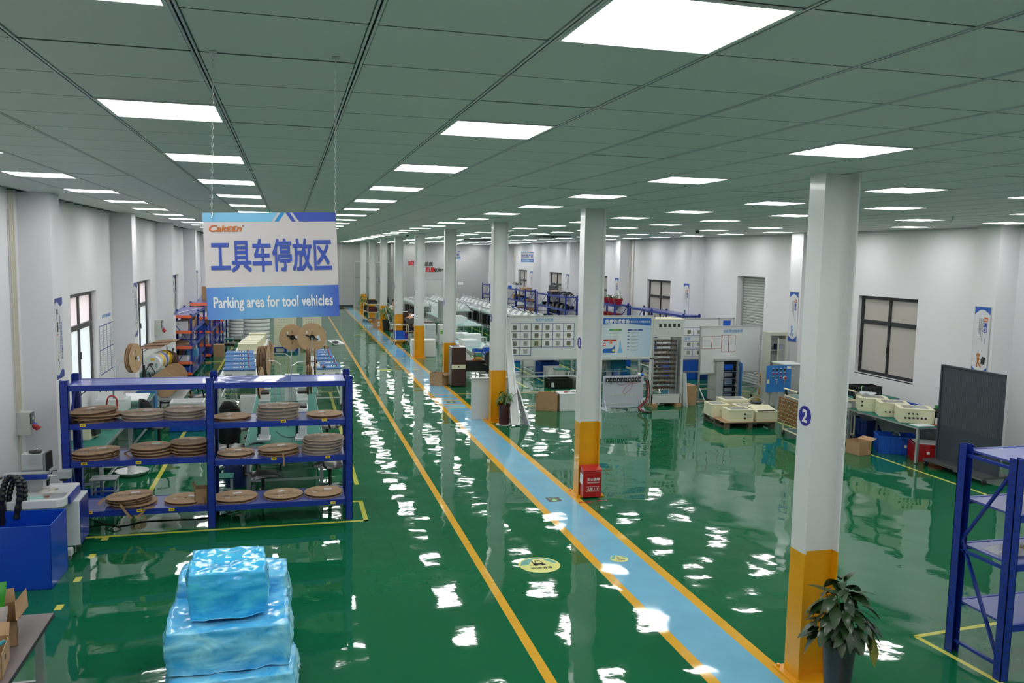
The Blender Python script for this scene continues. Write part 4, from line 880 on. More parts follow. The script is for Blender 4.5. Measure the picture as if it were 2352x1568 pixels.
for k, (px, py, Y, r) in enumerate(((703, 830, 16.0, .27), (709, 830, 16.0, .26), (713, 872, 14.7, .25), (722, 830, 16.0, .27), (705, 872, 14.7, .27))):
    p = QY(px, py, Y); vreel('upright brown reel, %s from the left in the right cluster above the presses' % ORD[k], (p.x, Y, p.z), -.06, rad=r)
p = QY(669, 774, 19.0); q = QY(716, 774, 18.7)
a = vreel('large face-on brown reel with black three-armed hub, left of the pair', p, -PI/2+.45, rad=.285); c2 = vreel('large face-on brown reel with black hub and long post, right of the pair', q, -PI/2+.12, rad=.31)
for o, n_ in ((a, 0), (c2, 1)):
    hub = MB(); hub.cyl((0, 0, .036), (0, 0, .06), .055, n=16)
    for k in range(2): an = 1.2+k*PI; hub.beam((math.cos(an)*.04, math.sin(an)*.04, .045), (math.cos(an)*.13, math.sin(an)*.13, .045), .025, .01)
    hub.build('hub_lock', M_black, o)
    hub = MB(); hub.cyl((0, 0, -.003), (0, 0, -.03), .055, n=16)
    for k in range(2): an = 1.2+k*PI; hub.beam((math.cos(an)*.04, math.sin(an)*.04, -.012), (math.cos(an)*.13, math.sin(an)*.13, -.012), .025, .01)
    hub.build('hub_lock', M_black, o)
for lab, pt_, y in (('straight post carrying the left face-on reel', p, 19.06), ('straight post carrying the right face-on reel', q, 18.6)):
    t = thing('reel_post', lab, 'stand', (pt_.x, y, .751)); MB().cyl((0, 0, 0), (0, 0, pt_.z-.751), .013, n=8).build('post', M_alu, t); MB().box(-.06, .06, -.05, .05, 0, .02).build('base', M_black, t)
for lab, bx_, tp in (('bent tube stand of the left reel cluster, nearer', (-.16, 15.9, .751), (-.60, 16.0, QY(594, 828, 16).z)), ('bent tube stand of the left reel cluster, lower', (-.24, 14.6, .751), (-.56, 14.7, QY(597, 880, 14.7).z)), ('bent tube stand of the left reel cluster, farther', (.02, 17.3, .751), (-.40, 17.4, QY(618, 812, 17.4).z)), ('bent tube stand of the right reel cluster, upper', (.02, 15.9, .751), (.52, 16.0, QY(710, 830, 16).z)), ('bent tube stand of the right reel cluster, lower', (-.02, 14.6, .751), (.42, 14.7, QY(710, 872, 14.7).z))): stand(lab, bx_, tp, 1)
tm = thing('terminal_machine', 'white automatic terminal machine with a perforated wheel on the centre table', 'machine', (.02, 16.9, .751))
MB().box(-.12, .16, -.15, .2, 0, .5).build('body', M_white, tm, .01); MB().box(-.2, -.06, -.1, .1, 0, .32).build('clear_cup', M_film, tm)
w_ = MB().cyl((.02, -.2, .42), (.02, -.17, .42), .10, n=24).build('feed_wheel', M_white, tm); b = MB()
for k in range(6): b.cyl((.02+.06*math.cos(k*PI/3), -.203, .42+.06*math.sin(k*PI/3)), (.02+.06*math.cos(k*PI/3), -.2, .42+.06*math.sin(k*PI/3)), .016, n=8)
b.build('wheel_hole', M_dark, w_, kind='stuff'); MB().box(.08, .24, -.24, -.15, .1, .26).build('control_box', M_white, tm, .006)
MB().tube([(-.04, -.2, .9), (-.06, -.2, .6), (-.02, -.2, .4), (-.05, -.22, .0)], .006, 5).build('strip_feed', M_strip, tm)
cable('table_cable', 'black cables lying in loops on the green centre table', [Vector((-.22, 13.9, .757)), Vector((-.1, 13.5, .757)), Vector((.05, 13.45, .757)), Vector((.1, 14.0, .757)), Vector((.04, 14.8, .757)), Vector((-.05, 14.2, .757))], .005, M_black)
cable('table_cable', 'thin black cable running to the front edge of the centre table', [Vector((.08, 14.6, .757)), Vector((.1, 13.8, .757)), Vector((.03, 13.3, .757)), Vector((.02, 13.0, .757))], .004, M_black)
mo_ = thing('black_pouch', 'black pouch lying on the centre table between the presses', 'pouch', (-.08, 16.3, .751)); MB().lathe([(.02, .07), (.09, .06), (.14, .03), (.13, 0)], 14).build('cloth_body', M_blackl, mo_, smooth=True); mo_.scale = (1.3, .6, 1)
# chairs
CH = [('black office chair left of the centre table, nearest, seen from behind', (-.97, 14.15, 0), PI), ('black office chair left of the centre table, second from the front', (-.92, 15.8, 0), PI*.85), ('black office chair in front of the centre table, tucked under its left half', (-.40, 12.72, 0), PI*.1),
      ('black office chair right of the centre table, nearest', (.58, 12.78, 0), -PI/2-.5), ('black office chair right of the centre table, second from the front', (.66, 15.7, 0), -PI/2), ('black office chair with wide back by the left wall bench', (-2.32, 16.2, 0), PI*.75), ('black office chair behind the white crate near the wall bench', (-1.92, 19.35, 0), -PI/2+.3)]
ch0 = None
for lab, loc, rz in CH:
    if ch0 is None: ch0 = office_chair(lab, loc, rz)
    else:
        c_ = dup(ch0, loc, rz, lab)
        if 'tucked' in lab: c_.scale = (1, 1, .78)
# blue-lid machines
def lidm(label, c, w, d, h, flip=False):
    t = thing('wire_machine', label, 'machine', c, 0, 'blue lidded wire machines'); MB().box(-w/2, w/2, -d/2, d/2, 0, h-.03).build('body', M_white, t, .006); MB().box(-w/2-.01, w/2+.01, -d/2-.012, d/2+.01, h-.03, h).build('lid', M_mblue, t, .004)
    for x in ((-w*.34, w*.34) if not flip else (w*.3,)): MB().box(x-w*.11, x+w*.11, -d/2-.002, -d/2, h*.15, h*.6).build('side_grille', M_steel, t)
    MB().box(-w*.22, -w*.04, -d*.05, d*.12, h, h+.006).build('display_recess', M_alu, t); b = MB().box(0, w*.12, -d*.12, d*.2, h, h+.012).build('feed_plate', M_white, t); MB().box(w*.04, w*.1, -d*.1, d*.05, h+.012, h+.03).build('roller', M_ink, b)
    MB().box(w*.18, w*.23, -d*.2, d*.25, h, h+.01).build('green_key', mat('key_green', (.02, .4, .25), .4), t); MB().cyl((w*.3, 0, h), (w*.3, 0, h+.07), .014, n=8).build('red_knob', M_red, t); MB().box(w*.27, w*.36, -.05, .07, h, h+.05).build('clear_guard', M_film, t)
    return t
for k, (px, py) in enumerate(((548, 848), (548, 839), (548, 828.5), (548, 820), (548, 811))):
    p = F(px, py, .97); lidm('white machine with blue lid, %s in the left column' % (['nearest', 'second', 'third', 'fourth', 'farthest'][k]), (p.x+.015, p.y+.31, .70), .68, .58, .27)
for k, (px, py, w) in enumerate(((762, 845, .42), (757, 836.5, .42), (748, 825.5, .46), (746, 817.5, .40), (745, 811.5, .38), (744, 806, .36))):
    p = F(px, py, .97); lidm('white machine with blue lid, %s in the right column' % (['nearest', 'second', 'third', 'fourth', 'fifth', 'farthest'][k]), (p.x+.0, p.y+.28, .70), w, .52, .27, True)
lidm('small white machine with blue lid tucked left of the nearest right one', (F(735, 846, .97).x, F(735, 846, .97).y+.2, .70), .26, .36, .27, True)
table('long white table under the left column of blue lidded machines', -1.62, -.72, 20.3, 24.0, .70, M_white, M_white); table('long white table under the right column of blue lidded machines', .5, 1.22, 20.3, 24.6, .70, M_white, M_white)
# cream boxes behind
for k in range(6):
    y = 25.5+k*.55; x = -1.19-.012*k+.05*k; encl('cream electrical box, %s from the front in the row' % ORD[k], (x, y, .72), .52, .40, .26 if k != 5 else .3, 0, cat='enclosure'); 
table('white table under the row of cream electrical boxes', -1.55, -.7, 25.2, 29.2, .72, M_white, M_white)
# white foam rolls
fr = thing('foam_roll', 'tall stack of white foam rings standing behind the cream boxes', 'foam roll', (-1.15, 31.4, 0))
for k in range(11): b = MB(); b.lathe([(.40, k*.14), (.455, k*.14+.02), (.465, k*.14+.07), (.455, k*.14+.12), (.40, k*.14+.14)], 32); b.build('foam_ring', mat('foam_white', (.72, .74, .73), .7, var=.02), fr, smooth=True)
fr2 = thing('foam_roll', 'narrow far white foam roll beside the left racks', 'foam roll', (-2.02, 36.5, 0))
for k in range(12): b = MB(); b.lathe([(.38, k*.13), (.43, k*.13+.02), (.44, k*.13+.06), (.43, k*.13+.11), (.38, k*.13+.13)], 24); b.build('foam_ring', MATS['foam_white'], fr2, smooth=True)
b = MB(); b.grid(lambda u, v: (-2.9+u*1.15, 35.2+v*.8, .03+.32*u**1.5*(1-.3*v)), 10, 4); tag(b.build('foam_sheet', MATS['foam_white'], smooth=True), 'grey white foam sheet curling up from the floor by the far foam roll', 'sheet')
def encl_stack(label, x0, x1, y, zs, d=.6, pal=None):
    for k in range(len(zs)-1):
        h = zs[k+1]-zs[k]-.004; t = thing('metal_enclosure', label % ORD[k], 'enclosure', ((x0+x1)/2, y, zs[k])); w = (x1-x0)
        MB().box(-w/2, w/2, -d/2, d/2, 0, h).build('body', M_cream, t, .008)
        b = MB()
        for r in range(2):
            for q in range(4): b.cyl((-.12+q*.09+.2*(k % 2)-.1, -d/2-.002, h*.35+r*.09), (-.12+q*.09+.2*(k % 2)-.1, -d/2, h*.35+r*.09), .014, n=8)
        b.build('knockout_hole', M_ink, t, kind='stuff')
        MB().box(-w/2-.004, w/2+.004, -d/2-.004, d/2+.004, h*.1, h*.9).build('stretch_film', M_film, t)
encl_stack('wrapped cream enclosure, %s from the floor in the stack on the blue pallet', -.56, .25, 32.2, [.16, .56, .95, 1.35], .6)
encl_stack('wrapped cream enclosure, %s from the floor in the stack on the wooden pallet', .48, 1.18, 33.0, [.16, .52, .9, 1.26, 1.6], .6)
def pallet(label, x0, x1, y0, y1, m, z=.14, cat='pallet', rz=0):
    t = thing('pallet', label, cat, ((x0+x1)/2, (y0+y1)/2, 0), rz); w, d = (x1-x0)/2, (y1-y0)/2; n = 6
    for k in range(n): yy = -d+(2*d-.1)*k/(n-1); MB().box(-w, w, yy, yy+.1, z-.022, z).build('deck_board', m, t)
    for x in (-w, -.05, w-.1):
        for yy in (-d, -.05, d-.1): MB().box(x, x+.1, yy, yy+.1, .02, z-.022).build('block', m, t)
        MB().box(x, x+.1, -d, d, 0, .02).build('bottom_board', m, t)
    return t
pallet('blue plastic pallet under the wrapped cream enclosures', -.6, .3, 31.8, 32.7, M_blue); pallet('wooden pallet under the right stack of cream enclosures', .4, 1.4, 32.5, 33.5, M_wood)
pw = thing('wrapped_bundle', 'grey bundle in clear wrap on the wooden pallet corner', 'bundle', (1.22, 32.75, .14)); MB().prism([(-.14, 0), (.14, 0), (.12, .5), (-.02, .62), (-.14, .6)], -.2, .2, 'y').build('bundle_body', mat('wrapped_grey', (.5, .52, .5), .25, var=.3, scale=12), pw)
wb = thing('white_board_sheet', 'white sheets lying flat on the floor beside the lane line', 'sheet', (1.85, 35.0, 0), .1)
for k in range(3): MB().box(-.22+k*.16, -.08+k*.16, -.9, .9, .001+k*.002, .006+k*.002).build('sheet', M_paper, wb)
cable('cable_heap', 'small heap of black cable on the white floor sheets', [F(770+6*math.cos(k*1.9)*1.2, 785+2.5*math.sin(k*1.9), .03+.01*(k % 3)) for k in range(12)], .018, M_black)
tr_ = thing('hand_trolley', 'small dark hand trolley with green top in the aisle by the racks', 'trolley', (-2.15, 32.3, 0)); MB().box(-.16, .16, -.2, .2, .42, .45).build('top_shelf', M_green, tr_); MB().box(-.2, .2, -.2, .2, .18, .28).build('dark_load', M_black, tr_)
for x in (-.15, .15):
    for y in (-.18, .18): MB().box(x-.012, x+.012, y-.012, y+.012, .05, .42).build('leg', M_alu, tr_); MB().cyl((x-.015, y, .04), (x+.015, y, .04), .04, n=10).build('wheel', M_black, tr_)
# floor things around the benches
def basin(label, c, r=.26):
    t = thing('white_basin', label, 'basin', c); MB().lathe([(r*.7, 0), (r*.95, .05), (r, .07), (r*.96, .07), (r*.9, .05), (r*.68, .012), (.0, .012)], 28).build('bowl', M_white, t, smooth=True); return t
b1 = basin('white round floor basin with a cup standing in it', (-2.50, 14.5, 0)); MB().lathe([(.07, .012), (.06, .19), (.055, .19), (.0, .18)], 18).build('cup', M_white, b1, smooth=True)
basin('white round floor basin partly hidden behind the bench leg', (-2.86, 15.0, 0))
c = F(245, 1130); crate('plastic_tray', 'shallow open blue tray on the floor under the wall bench', 'tray', (-2.78, 13.1, 0), .62, .42, .12, M_crate, .1, ribs=False)
stool('small grey stool standing beside the shallow blue tray', (-2.62, 13.05, 0), 0, .34, .36, M_steel, M_alu); stool('green topped white stool behind the right shelf bay', (-1.0, 12.85, 0), 0, .34, .36)
st3 = stool('far green topped stool near the blue waste bin', (-2.35, 19.2, 0), 0, .45, .36)
bag = thing('cable_bag', 'dark blue soft bag with red rim on the floor behind the shelf', 'bag', (-.82, 13.55, 0)); MB().lathe([(.17, 0), (.2, .15), (.2, .34), (.19, .36), (.17, .34), (.0, .3)], 20).build('bag_body', mat('bag_blue', (.03, .05, .2), .3, var=.3, scale=8), bag, smooth=True)
MB().tube([(.19*math.cos(a), .19*math.sin(a), .37+.07*abs(math.sin(a))) for a in [2*PI*k/20 for k in range(21)]], .018, 6).build('red_rim', M_red, bag, smooth=True)
crate('storage_crate', 'large white plastic crate on the floor near the chairs', 'crate', (-2.02, 18.05, .30), .62, .45, .30, M_white, 0); crate('storage_crate', 'blue plastic crate under the large white crate', 'crate', (-2.02, 18.05, 0), .64, .46, .29, M_crate, 0)
crate('waste_bin', 'tall light blue bin standing by the left wall', 'bin', (-2.88, 18.42, 0), .4, .36, .72, mat('bin_light_blue', (.03, .22, .5), .4, var=.04), 0, ribs=False)
crate('waste_bin', 'tall white bin between the centre table and the machine table', 'bin', (-.85, 18.3, 0), .32, .36, .62, M_white, 0, ribs=False)
t = thing('white_roll', 'white paper roll standing on end left of the machine table', 'roll', (-1.82, 21.2, 0)); MB().lathe([(.0, .0), (.1, 0), (.105, .02), (.105, .56), (.1, .58), (.03, .58), (.03, .4), (0, .4)], 24).build('roll_body', M_white, t, smooth=True)
# spools of wire along the left wall
def spool(label, px, py, Y, r, w, m, rim=None, z=None):
    p = QY(px, py, Y); t = thing('wire_spool', label, 'spool', (p.x, Y, p.z if z is None else z), 0, 'wire spools by the left wall'); t.rotation_euler = (0, 0, -.25)
    b = MB(); pr = [(r, 0), (r, .008), (r*.6, .009), (r*.6, w-.009), (r, w-.008), (r, w)]
    for k, (nm, a0, a1, mm_) in enumerate((('flange', 0, .008, rim or m), ('flange', w-.008, w, rim or m))): MB().cyl((0, a0, 0), (0, a1, 0), r, n=28).build(nm, mm_, t)
    MB().cyl((0, .008, 0), (0, w-.008, 0), r*.86, n=24).build('wire_coil', m, t); MB().cyl((0, -.004, 0), (0, 0, 0), r*.14, n=12).build('hub', M_ink, t); return t
M_wy = mat('wire_yellow', (.65, .42, .02), .4, var=.1); M_wb = mat('wire_blue', (.03, .08, .4), .4, var=.1); M_wn = mat('wire_brown', (.12, .06, .035), .5, var=.2)
s0 = spool('white spool with yellow and teal labels, frontmost on the wire rack', 349, 836, 19.6, .185, .16, M_white); MB().box(-.03, .06, -.003, 0, .08, .13).build('yellow_label', M_lab, s0); MB().box(.08, .12, -.003, 0, -.08, .02).build('teal_label', M_gtop, s0)
for k, (px, py, m, rim, lab) in enumerate(((356, 830, M_wy, M_white, 'yellow wire'), (362, 827, M_wb, M_white, 'blue wire'), (370, 824, M_wy, M_wy, 'all yellow'), (378, 824, M_wn, M_wn, 'brown wire'), (385, 826, M_wn, M_wn, 'dark brown wire, rearmost'))): spool('%s spool, %s behind the frontmost white one on the rack' % (lab, ORD[k]), px, py, 19.95+k*.3, .185, .2, m, rim)
sr = thing('spool_rack', 'black wire rack carrying the row of spools by the left wall', 'rack', (-2.95, 19.5, .751))
for y in (0, 1.9):
    for s in (-1, 1): MB().beam((s*.24, y, 0), (0, y, .42), .018).build('rack_leg', M_black, sr)
MB().beam((0, -.1, .42), (0, 2.0, .42), .018).build('axle', M_black, sr)
for k in range(3): MB().box(-.3+.03*k, .2+.03*k, .5+.5*k, 1.1+.5*k, .70+.02*k, .71+.02*k).build('cardboard_sheet', M_cardd, sr).rotation_euler = (0, -.05, -.04*k)
for s in (-.28, .24): MB().box(s-.01, s+.01, .9, .92, 0, .70).build('upright', M_black, sr)
cable('black_leads', 'bundle of black leads hanging from the spool rack', [QY(398, 800, 21.6), QY(396, 812, 21.5), QY(399, 826, 21.4), QY(397, 843, 21.3), QY(393, 850, 21.2)], .02, M_black)
for k in range(4):
    p = QY(402-9*k, 862+7*k, 20.2-k*.42); t = vreel('brown reel, %s from the back in the row standing below the wire spools' % ORD[k], (p.x, 20.2-k*.42, p.z), PI/2-.35, rad=.28); t['group'] = 'brown reels below the wire spools'
    for ch in t.children: pass
table('low dark bench holding the standing brown reels', -2.68, -2.2, 18.7, 20.6, .52, M_steel, M_black, leg=.03)
t = thing('wire_spool', 'small white thread spool with cardboard ends on the wall bench', 'spool', F(357, 868, .817)); t.rotation_euler = (0, 0, .1)
MB().cyl((-.07, 0, 0), (.07, 0, 0), .045, n=14).build('thread', M_white, t)
for s in (-1, 1): MB().cyl((s*.07, 0, 0), (s*.085, 0, 0), .065, n=16).build('flange', M_cardr, t)
MB().box(-.12, .2, .08, .3, -.065, .07).build('dark_block', M_ink, t)
t = thing('sealant_gun', 'dark bottle shaped applicator standing at the end of the wire rack', 'tool', F(331, 868, .872)); MB().lathe([(.045, -.12), (.05, .08), (.03, .14), (.022, .25), (.025, .28), (.0, .28)], 14).build('bottle', M_black, t, smooth=True); MB().tube([(.03, 0, .06), (.1, 0, .1), (.12, 0, .02)], .012, 6).build('lever', M_black, t)
# wall chart, posters
def poster(name, label, loc, rot, W, H, red=True, style=0, x=0):
    t = thing(name, label, 'poster', loc); t.rotation_euler = rot
    # local x right, local y up, local z outward
    M_pb = mat('poster_blue', (.02, .10, .48), .3, var=.05, scale=3); M_pw = mat('poster_white', (.72, .72, .75), .35, var=.01)
    if style == 0:
        MB().box(-W/2-.012, W/2+.012, -.012, H+.012, 0, .012).build('frame', M_alu, t); MB().box(-W/2, W/2, 0, H, .012, .014).build('sheet', M_pw, t)
        b = MB()
        def cap(y0, s): return [(-W/2, y0), (W/2, y0)]+[(W/2-W*k/12, y0+s*(H*.115-H*.075*math.sin(PI*k/12))) for k in range(13)]
        b.prism(cap(0, 1), .014, .0145); b.prism(cap(H, -1), .014, .0145); b.build('blue_band', M_pb, t)
        MB().box(W*.12, W*.36, H*.78, H*.85, .014, .015).build('orange_square', mat('poster_orange', (.6, .10, .02), .4), t)
    
    else:
        MB().box(-W/2, W/2, 0, H, 0, .004).build('sheet', M_pw, t); b = MB()
        for y0, s in ((0, 1), (H, -1)): b.prism([(-W/2, y0), (W/2, y0)]+[(W/2-W*k/12, y0+s*H*(.075+.03*math.sin(PI*2*k/12))) for k in range(13)], .004, .0048)
        b.build('blue_band', M_inkb if False else mat('poster_navy', (.02, .04, .30), .3, var=.05), t)
    return t
def vtext(t, body, x, ytop, h, m, gap=1.15, z=.0152, bold=.01, w=None):
    for k, chh in enumerate(body): text(chh, 'lettering', m, t, (x, ytop-h*gap*k-h/2, z), (0, 0, 0), height=h, width=w or h*.95, bold=bold, depth=.0006)
RIGHTP = [('清扫', 'SEISO', '10S'), ('清洁', 'SEIKETSU', '7S'), ('安全', 'SAFETY', '6S'), ('整理', 'SEIRI', '5S'), ('整顿', 'SEITON', '4S'), ('素养', 'SHITSUKE', '3S')]
rl = ['framed poster on the right wall pilaster beside the big window, man carrying a black bin', 'framed poster on the right wall pilaster above the blue control cabinet', 'framed poster on the right wall pilaster above the far whiteboards', 'framed poster on the right wall pilaster beside the red flower pots', 'framed narrow poster beside the nearer far rack under the window', 'framed narrow poster beside the farthest visible rack under the window']
for k in range(6):
    W, H = .36, 1.26; y = PY[k]; z0 = 1.62
    p = poster('wall_poster', rl[k], (XR-.4505, y, z0), RMX, W, H)
    big, en, num = RIGHTP[k]
    vtext(p, big, W*.24, H*.77, .085 if k else .09, M_inkb, 1.1, bold=.03); text(num, 'lettering', M_inkw, p, (W*.24, H*.815, .0153), (0, 0, 0), height=.04, bold=.02)
    te = text('('+en+')', 'lettering', M_inkb, p, (W*.24, H*.5, .0152), (0, 0, -PI/2), height=.035)
    for q, s in enumerate(('保持工作场所干净整洁无垃圾灰尘', '使现场呈现清洁明亮的状态', '养成认真规范的好习惯')):
        if k < 3: vtext(p, s, W*(.06-.11*q), H*.83, .026, M_ink, 1.12, bold=0)
        else: MB().box(W*(.06-.11*q)-.008, W*(.06-.11*q)+.008, H*.45, H*.83, .014, .0148).build('small_print', M_steel, p)
    b = MB(); hx, hy = -.01, .24
    fm = mat('figure_orange', (.50, .19, .05), .5) if k == 0 else (M_inkl if k == 1 else M_green)
    b.cyl((hx-.03, hy+.12, .014), (hx-.03, hy+.12, .016), .04, n=16)
    for q in (((-.03, .08), (-.02, -.0), .05), ((-.03, .06), (.05, .03), .022), ((-.02, .0), (-.06, -.08), .028), ((-.02, 0), (.03, -.09), .028), ((-.06, -.08), (-.03, -.1), .03), ((.03, -.09), (.06, -.1), .03)): b.beam((hx+q[0][0], hy+q[0][1], .015), (hx+q[1][0], hy+q[1][1], .015), q[2], .002)
    b.build('cartoon_figure', fm, p)
    if k == 0: b = MB(); b.prism([(.03, .20), (.12, .19), (.14, .33), (.05, .34)], .016, .0175); b.build('black_bin_print', M_ink, p)
pl = [('nearest narrow poster with large black characters on the left wall pilaster', 0), ('second narrow poster on the left wall pilaster before the far window', 1), ('third narrow poster on the left wall pilaster above the blue rack', 2), ('fourth narrow poster far along the left wall', 3)]
for lab, k in pl:
    W, H = .40, 1.12 if k == 0 else 1.12; y = PY[k]; z0 = 1.84
    p = poster('wall_poster', lab, (XL+.401, y, z0), RPX, W, H, style=1)
    vtext(p, ['严谨', '专注', '诚信', '创新'][k], -W*.22, H*.86, .13, M_ink, 1.35, z=.0055, bold=.03, w=.075)
    for q, s in enumerate(('认真做事严守工艺标准每一道工序', '精益求精用心做好每一件产品')): vtext(p, s, W*(.12+.17*q), H*(.78-.08*q), .034, M_inkr if q == 0 and False else M_inkb, 1.2, z=.0055, bold=.01)
    text('CAKEEN', 'lettering', M_sgo, p, (-W*.22, H*.55, .0055), (0, 0, 0), width=.09)
    b = MB()
    for q in range(5): b.cyl((-W*.16+.03*math.sin(q*2.2), .17+.05*q, .004), (-W*.16+.03*math.sin(q*2.2), .17+.05*q, .0052), .022, n=10)
    b.build('cartoon_figures', mat('figure_olive', (.3, .27, .1), .5, var=.5, scale=30), p)
wc = thing('wall_chart', 'eight-sheet chart with navy borders on the left wall after the window', 'chart', (XL+.001, 17.37, 1.24)); wc.rotation_euler = RPX; W, H = 1.33, .93
for r in range(2):
    for q in range(4):
        x0 = W*q/4+.02; y0 = H*r/2+.02; s = MB().box(x0, x0+W/4-.04, y0, y0+H/2-.04, 0, .002).build('sheet', M_paper, wc)
        b = MB()
        for l_ in range(7): b.box(x0+.04, x0+W/4-.07-.03*(l_ % 3), y0+.06+l_*.045, y0+.068+l_*.045, .002, .0026)
        b.build('printed_text', M_steel, s)
b = MB()
for q in range(5): b.box(W*q/4-.008, W*q/4+.008, 0, H, 0, .003)
for r in range(3): b.box(0, W, H*r/2-.008, H*r/2+.008, 0, .003)
b.build('border', M_inkb, wc); text('静音生产车间作业标准书', 'lettering', M_inkl, wc, (W*.5, H+.17, .0005), (0, 0, 0), width=.8, bold=.01)
# lettering on the far office wall
for s, px, py, w, m, lab in (('诚信', 948, 604, .62, M_inkr, 'large red characters on the far partition, left end of the slogan'), ('铸就品质', 975, 606, 1.1, M_ink, 'black characters on the far partition, upper line of the slogan'), ('质量', 988, 619, .62, M_inkr, 'large red characters on the far partition, lower line of the slogan'), ('赢得市场', 1013, 620, .95, M_ink, 'black characters on the far partition, end of the lower slogan line')):
    p = QY(px, py, YB2-.004); tag(text(s, 'wall_lettering', m, None, p, RF, width=w, bold=.03, depth=.004), lab, 'lettering')
t = thing('wall_plate', 'small framed plate on the far partition wall', 'plate', QY(1058, 650, YB2-.002)); b = MB()
for s in (-1, 1): b.box(s*.2, s*.185, -.02, 0, -.13, .13); b.box(-.2, .2, -.02, 0, s*.13, s*.115)
b.build('frame', M_steel, t); MB().box(-.19, .19, -.008, 0, -.12, .12).build('plate', M_paper, t)
# ================================================================ RACKS ALONG THE WALLS
r1 = rack('metal_shelf', 'blue rack with orange end beams along the left wall, nearest', (-2.72, 25.4, 0), PI/2, [1.9, 1.9], .60, 1.85, [1.80, 1.36, .92, .48, .16], endbeam=(0,), holes=False)
r2 = rack('metal_shelf', 'blue rack with orange end beams along the left wall, second', (-2.60, 29.9, 0), PI/2, [2.0, 2.0], .60, 1.95, [1.88, 1.42, .95, .5, .16], endbeam=(0, 1), holes=False)
r3 = rack('metal_shelf', 'blue rack along the left wall, farthest, mostly in shade behind the sign', (-2.55, 34.8, 0), PI/2, [2.0, 2.0], .60, 2.0, [1.9, 1.42, .95, .5], holes=False, endbeam=(0,))
rng = random.Random(11)
LV = ['top', 'second', 'third', 'fourth', 'bottom']
def goods(rackname, fx, xin, y0, y1, levels, n, kinds, s):
    """fx: x of the aisle side, xin: how deep (signed) the goods sit"""
    for li, z in enumerate(levels):
        k = 0; y = y0
        while k < n and y < y1-.25:
            w = rng.uniform(.28, .5); kd = kinds[rng.randrange(len(kinds))]; h = rng.uniform(.12, .28); x = fx+xin*.3
            pl_ = '%s from the near end, %s level, %s' % (ORD[k], LV[li] if li < 5 else 'low', rackname); c = (x, y+w/2, z+.002)
            if kd == 'c': carton('brown carton '+pl_, c, .42, w*.9, h, rng.uniform(-.08, .08), closed=True)
            elif kd == 'b': crate('storage_crate', 'blue crate '+pl_, 'crate', c, .42, w*.9, h*.8, M_crate, 0, ribs=False)
            elif kd == 'w': carton('white box '+pl_, c, .36, w*.85, h, rng.uniform(-.1, .1), closed=True, m=M_white, tape=False)
            elif kd == 'k':
                t = thing('black_bag', 'black bundle '+pl_, 'bundle', c); b = MB(); b.grid(lambda u, v: (.22*(u*2-1), w*.42*(v*2-1), h*.9*max(0, (1-(u*2-1)**4)*(1-(v*2-1)**4))**.5*(.75+.25*math.sin(u*9+v*7))), 8, 8); b.build('cloth_body', M_blackl, t, smooth=True)
            elif kd == 'g':
                t = thing('sample_pack', 'black pack with teal ends '+pl_, 'pack', c); MB().cyl((-.2, 0, .08), (.2, 0, .08), .08, n=12).build('roll', M_black, t); MB().cyl((-.23, 0, .08), (-.2, 0, .08), .075, n=12).build('teal_end', mat('teal_end', (.1, .5, .42), .4), t)
            elif kd == 'f':
                t = thing('flat_board', 'flat grey board '+pl_, 'board', c); MB().box(-.24, .22, -w/2, w/2, 0, .015).build('board_sheet', M_wood, t); MB().box(-.2, .2, -w/2.4, w/2.4, .015, .04).build('board_sheet', M_card, t)
            y += w+rng.uniform(.03, .3); k += 1
goods('nearest left rack', -2.72, -1, 25.5, 27.2, [1.36, .92, .48, .16], 3, 'ccbfwf', 0); goods('nearest left rack, rear bay', -2.72, -1, 27.35, 29.1, [1.36, .92, .48], 2, 'cwbf', 0)
goods('second left rack', -2.6, -1, 30.0, 33.6, [1.42, .95, .5], 4, 'ccbwk', 0); goods('farthest left rack', -2.55, -1, 34.9, 38.5, [1.42, .95, .5], 3, 'cbk', 0)
carton('upright brown carton standing on top of the second left rack', (-2.85, 31.6, 1.883), .3, .4, .5, .1, closed=True); carton('brown carton on the floor in front of the second left rack', (-2.38, 30.6, 0), .36, .36, .42, .05, closed=True)
crate('storage_crate', 'tall blue bin on the floor under the nearest left rack', 'bin', (-2.95, 28.4, 0), .4, .5, .36, M_crate, 0, ribs=False); carton('light blue box on a low shelf of the nearest left rack', (-2.85, 26.9, .482), .3, .4, .2, 0, closed=True, m=mat('box_light_blue', (.1, .35, .6), .5), tape=False)
t = thing('white_profile', 'pair of white strips lying on top of the nearest left rack', 'strip', (-2.95, 27.3, 1.803)); MB().beam((-.2, -1, .01), (.12, .9, .01), .03, .012).build('strip', M_white, t); MB().beam((-.18, -1.2, .01), (-.1, -.6, .03), .04, .012).build('strip', M_white, t)
b = MB(); b.grid(lambda u, v: (-2.72+.02*math.sin(v*9)+.06*u, 26.3+u*.35, .50-.42*v+.03*math.sin(u*7)), 6, 8); tag(b.build('plastic_bag', M_film, smooth=True), 'clear plastic bag hanging over the low shelf of the nearest left rack', 'plastic bag')
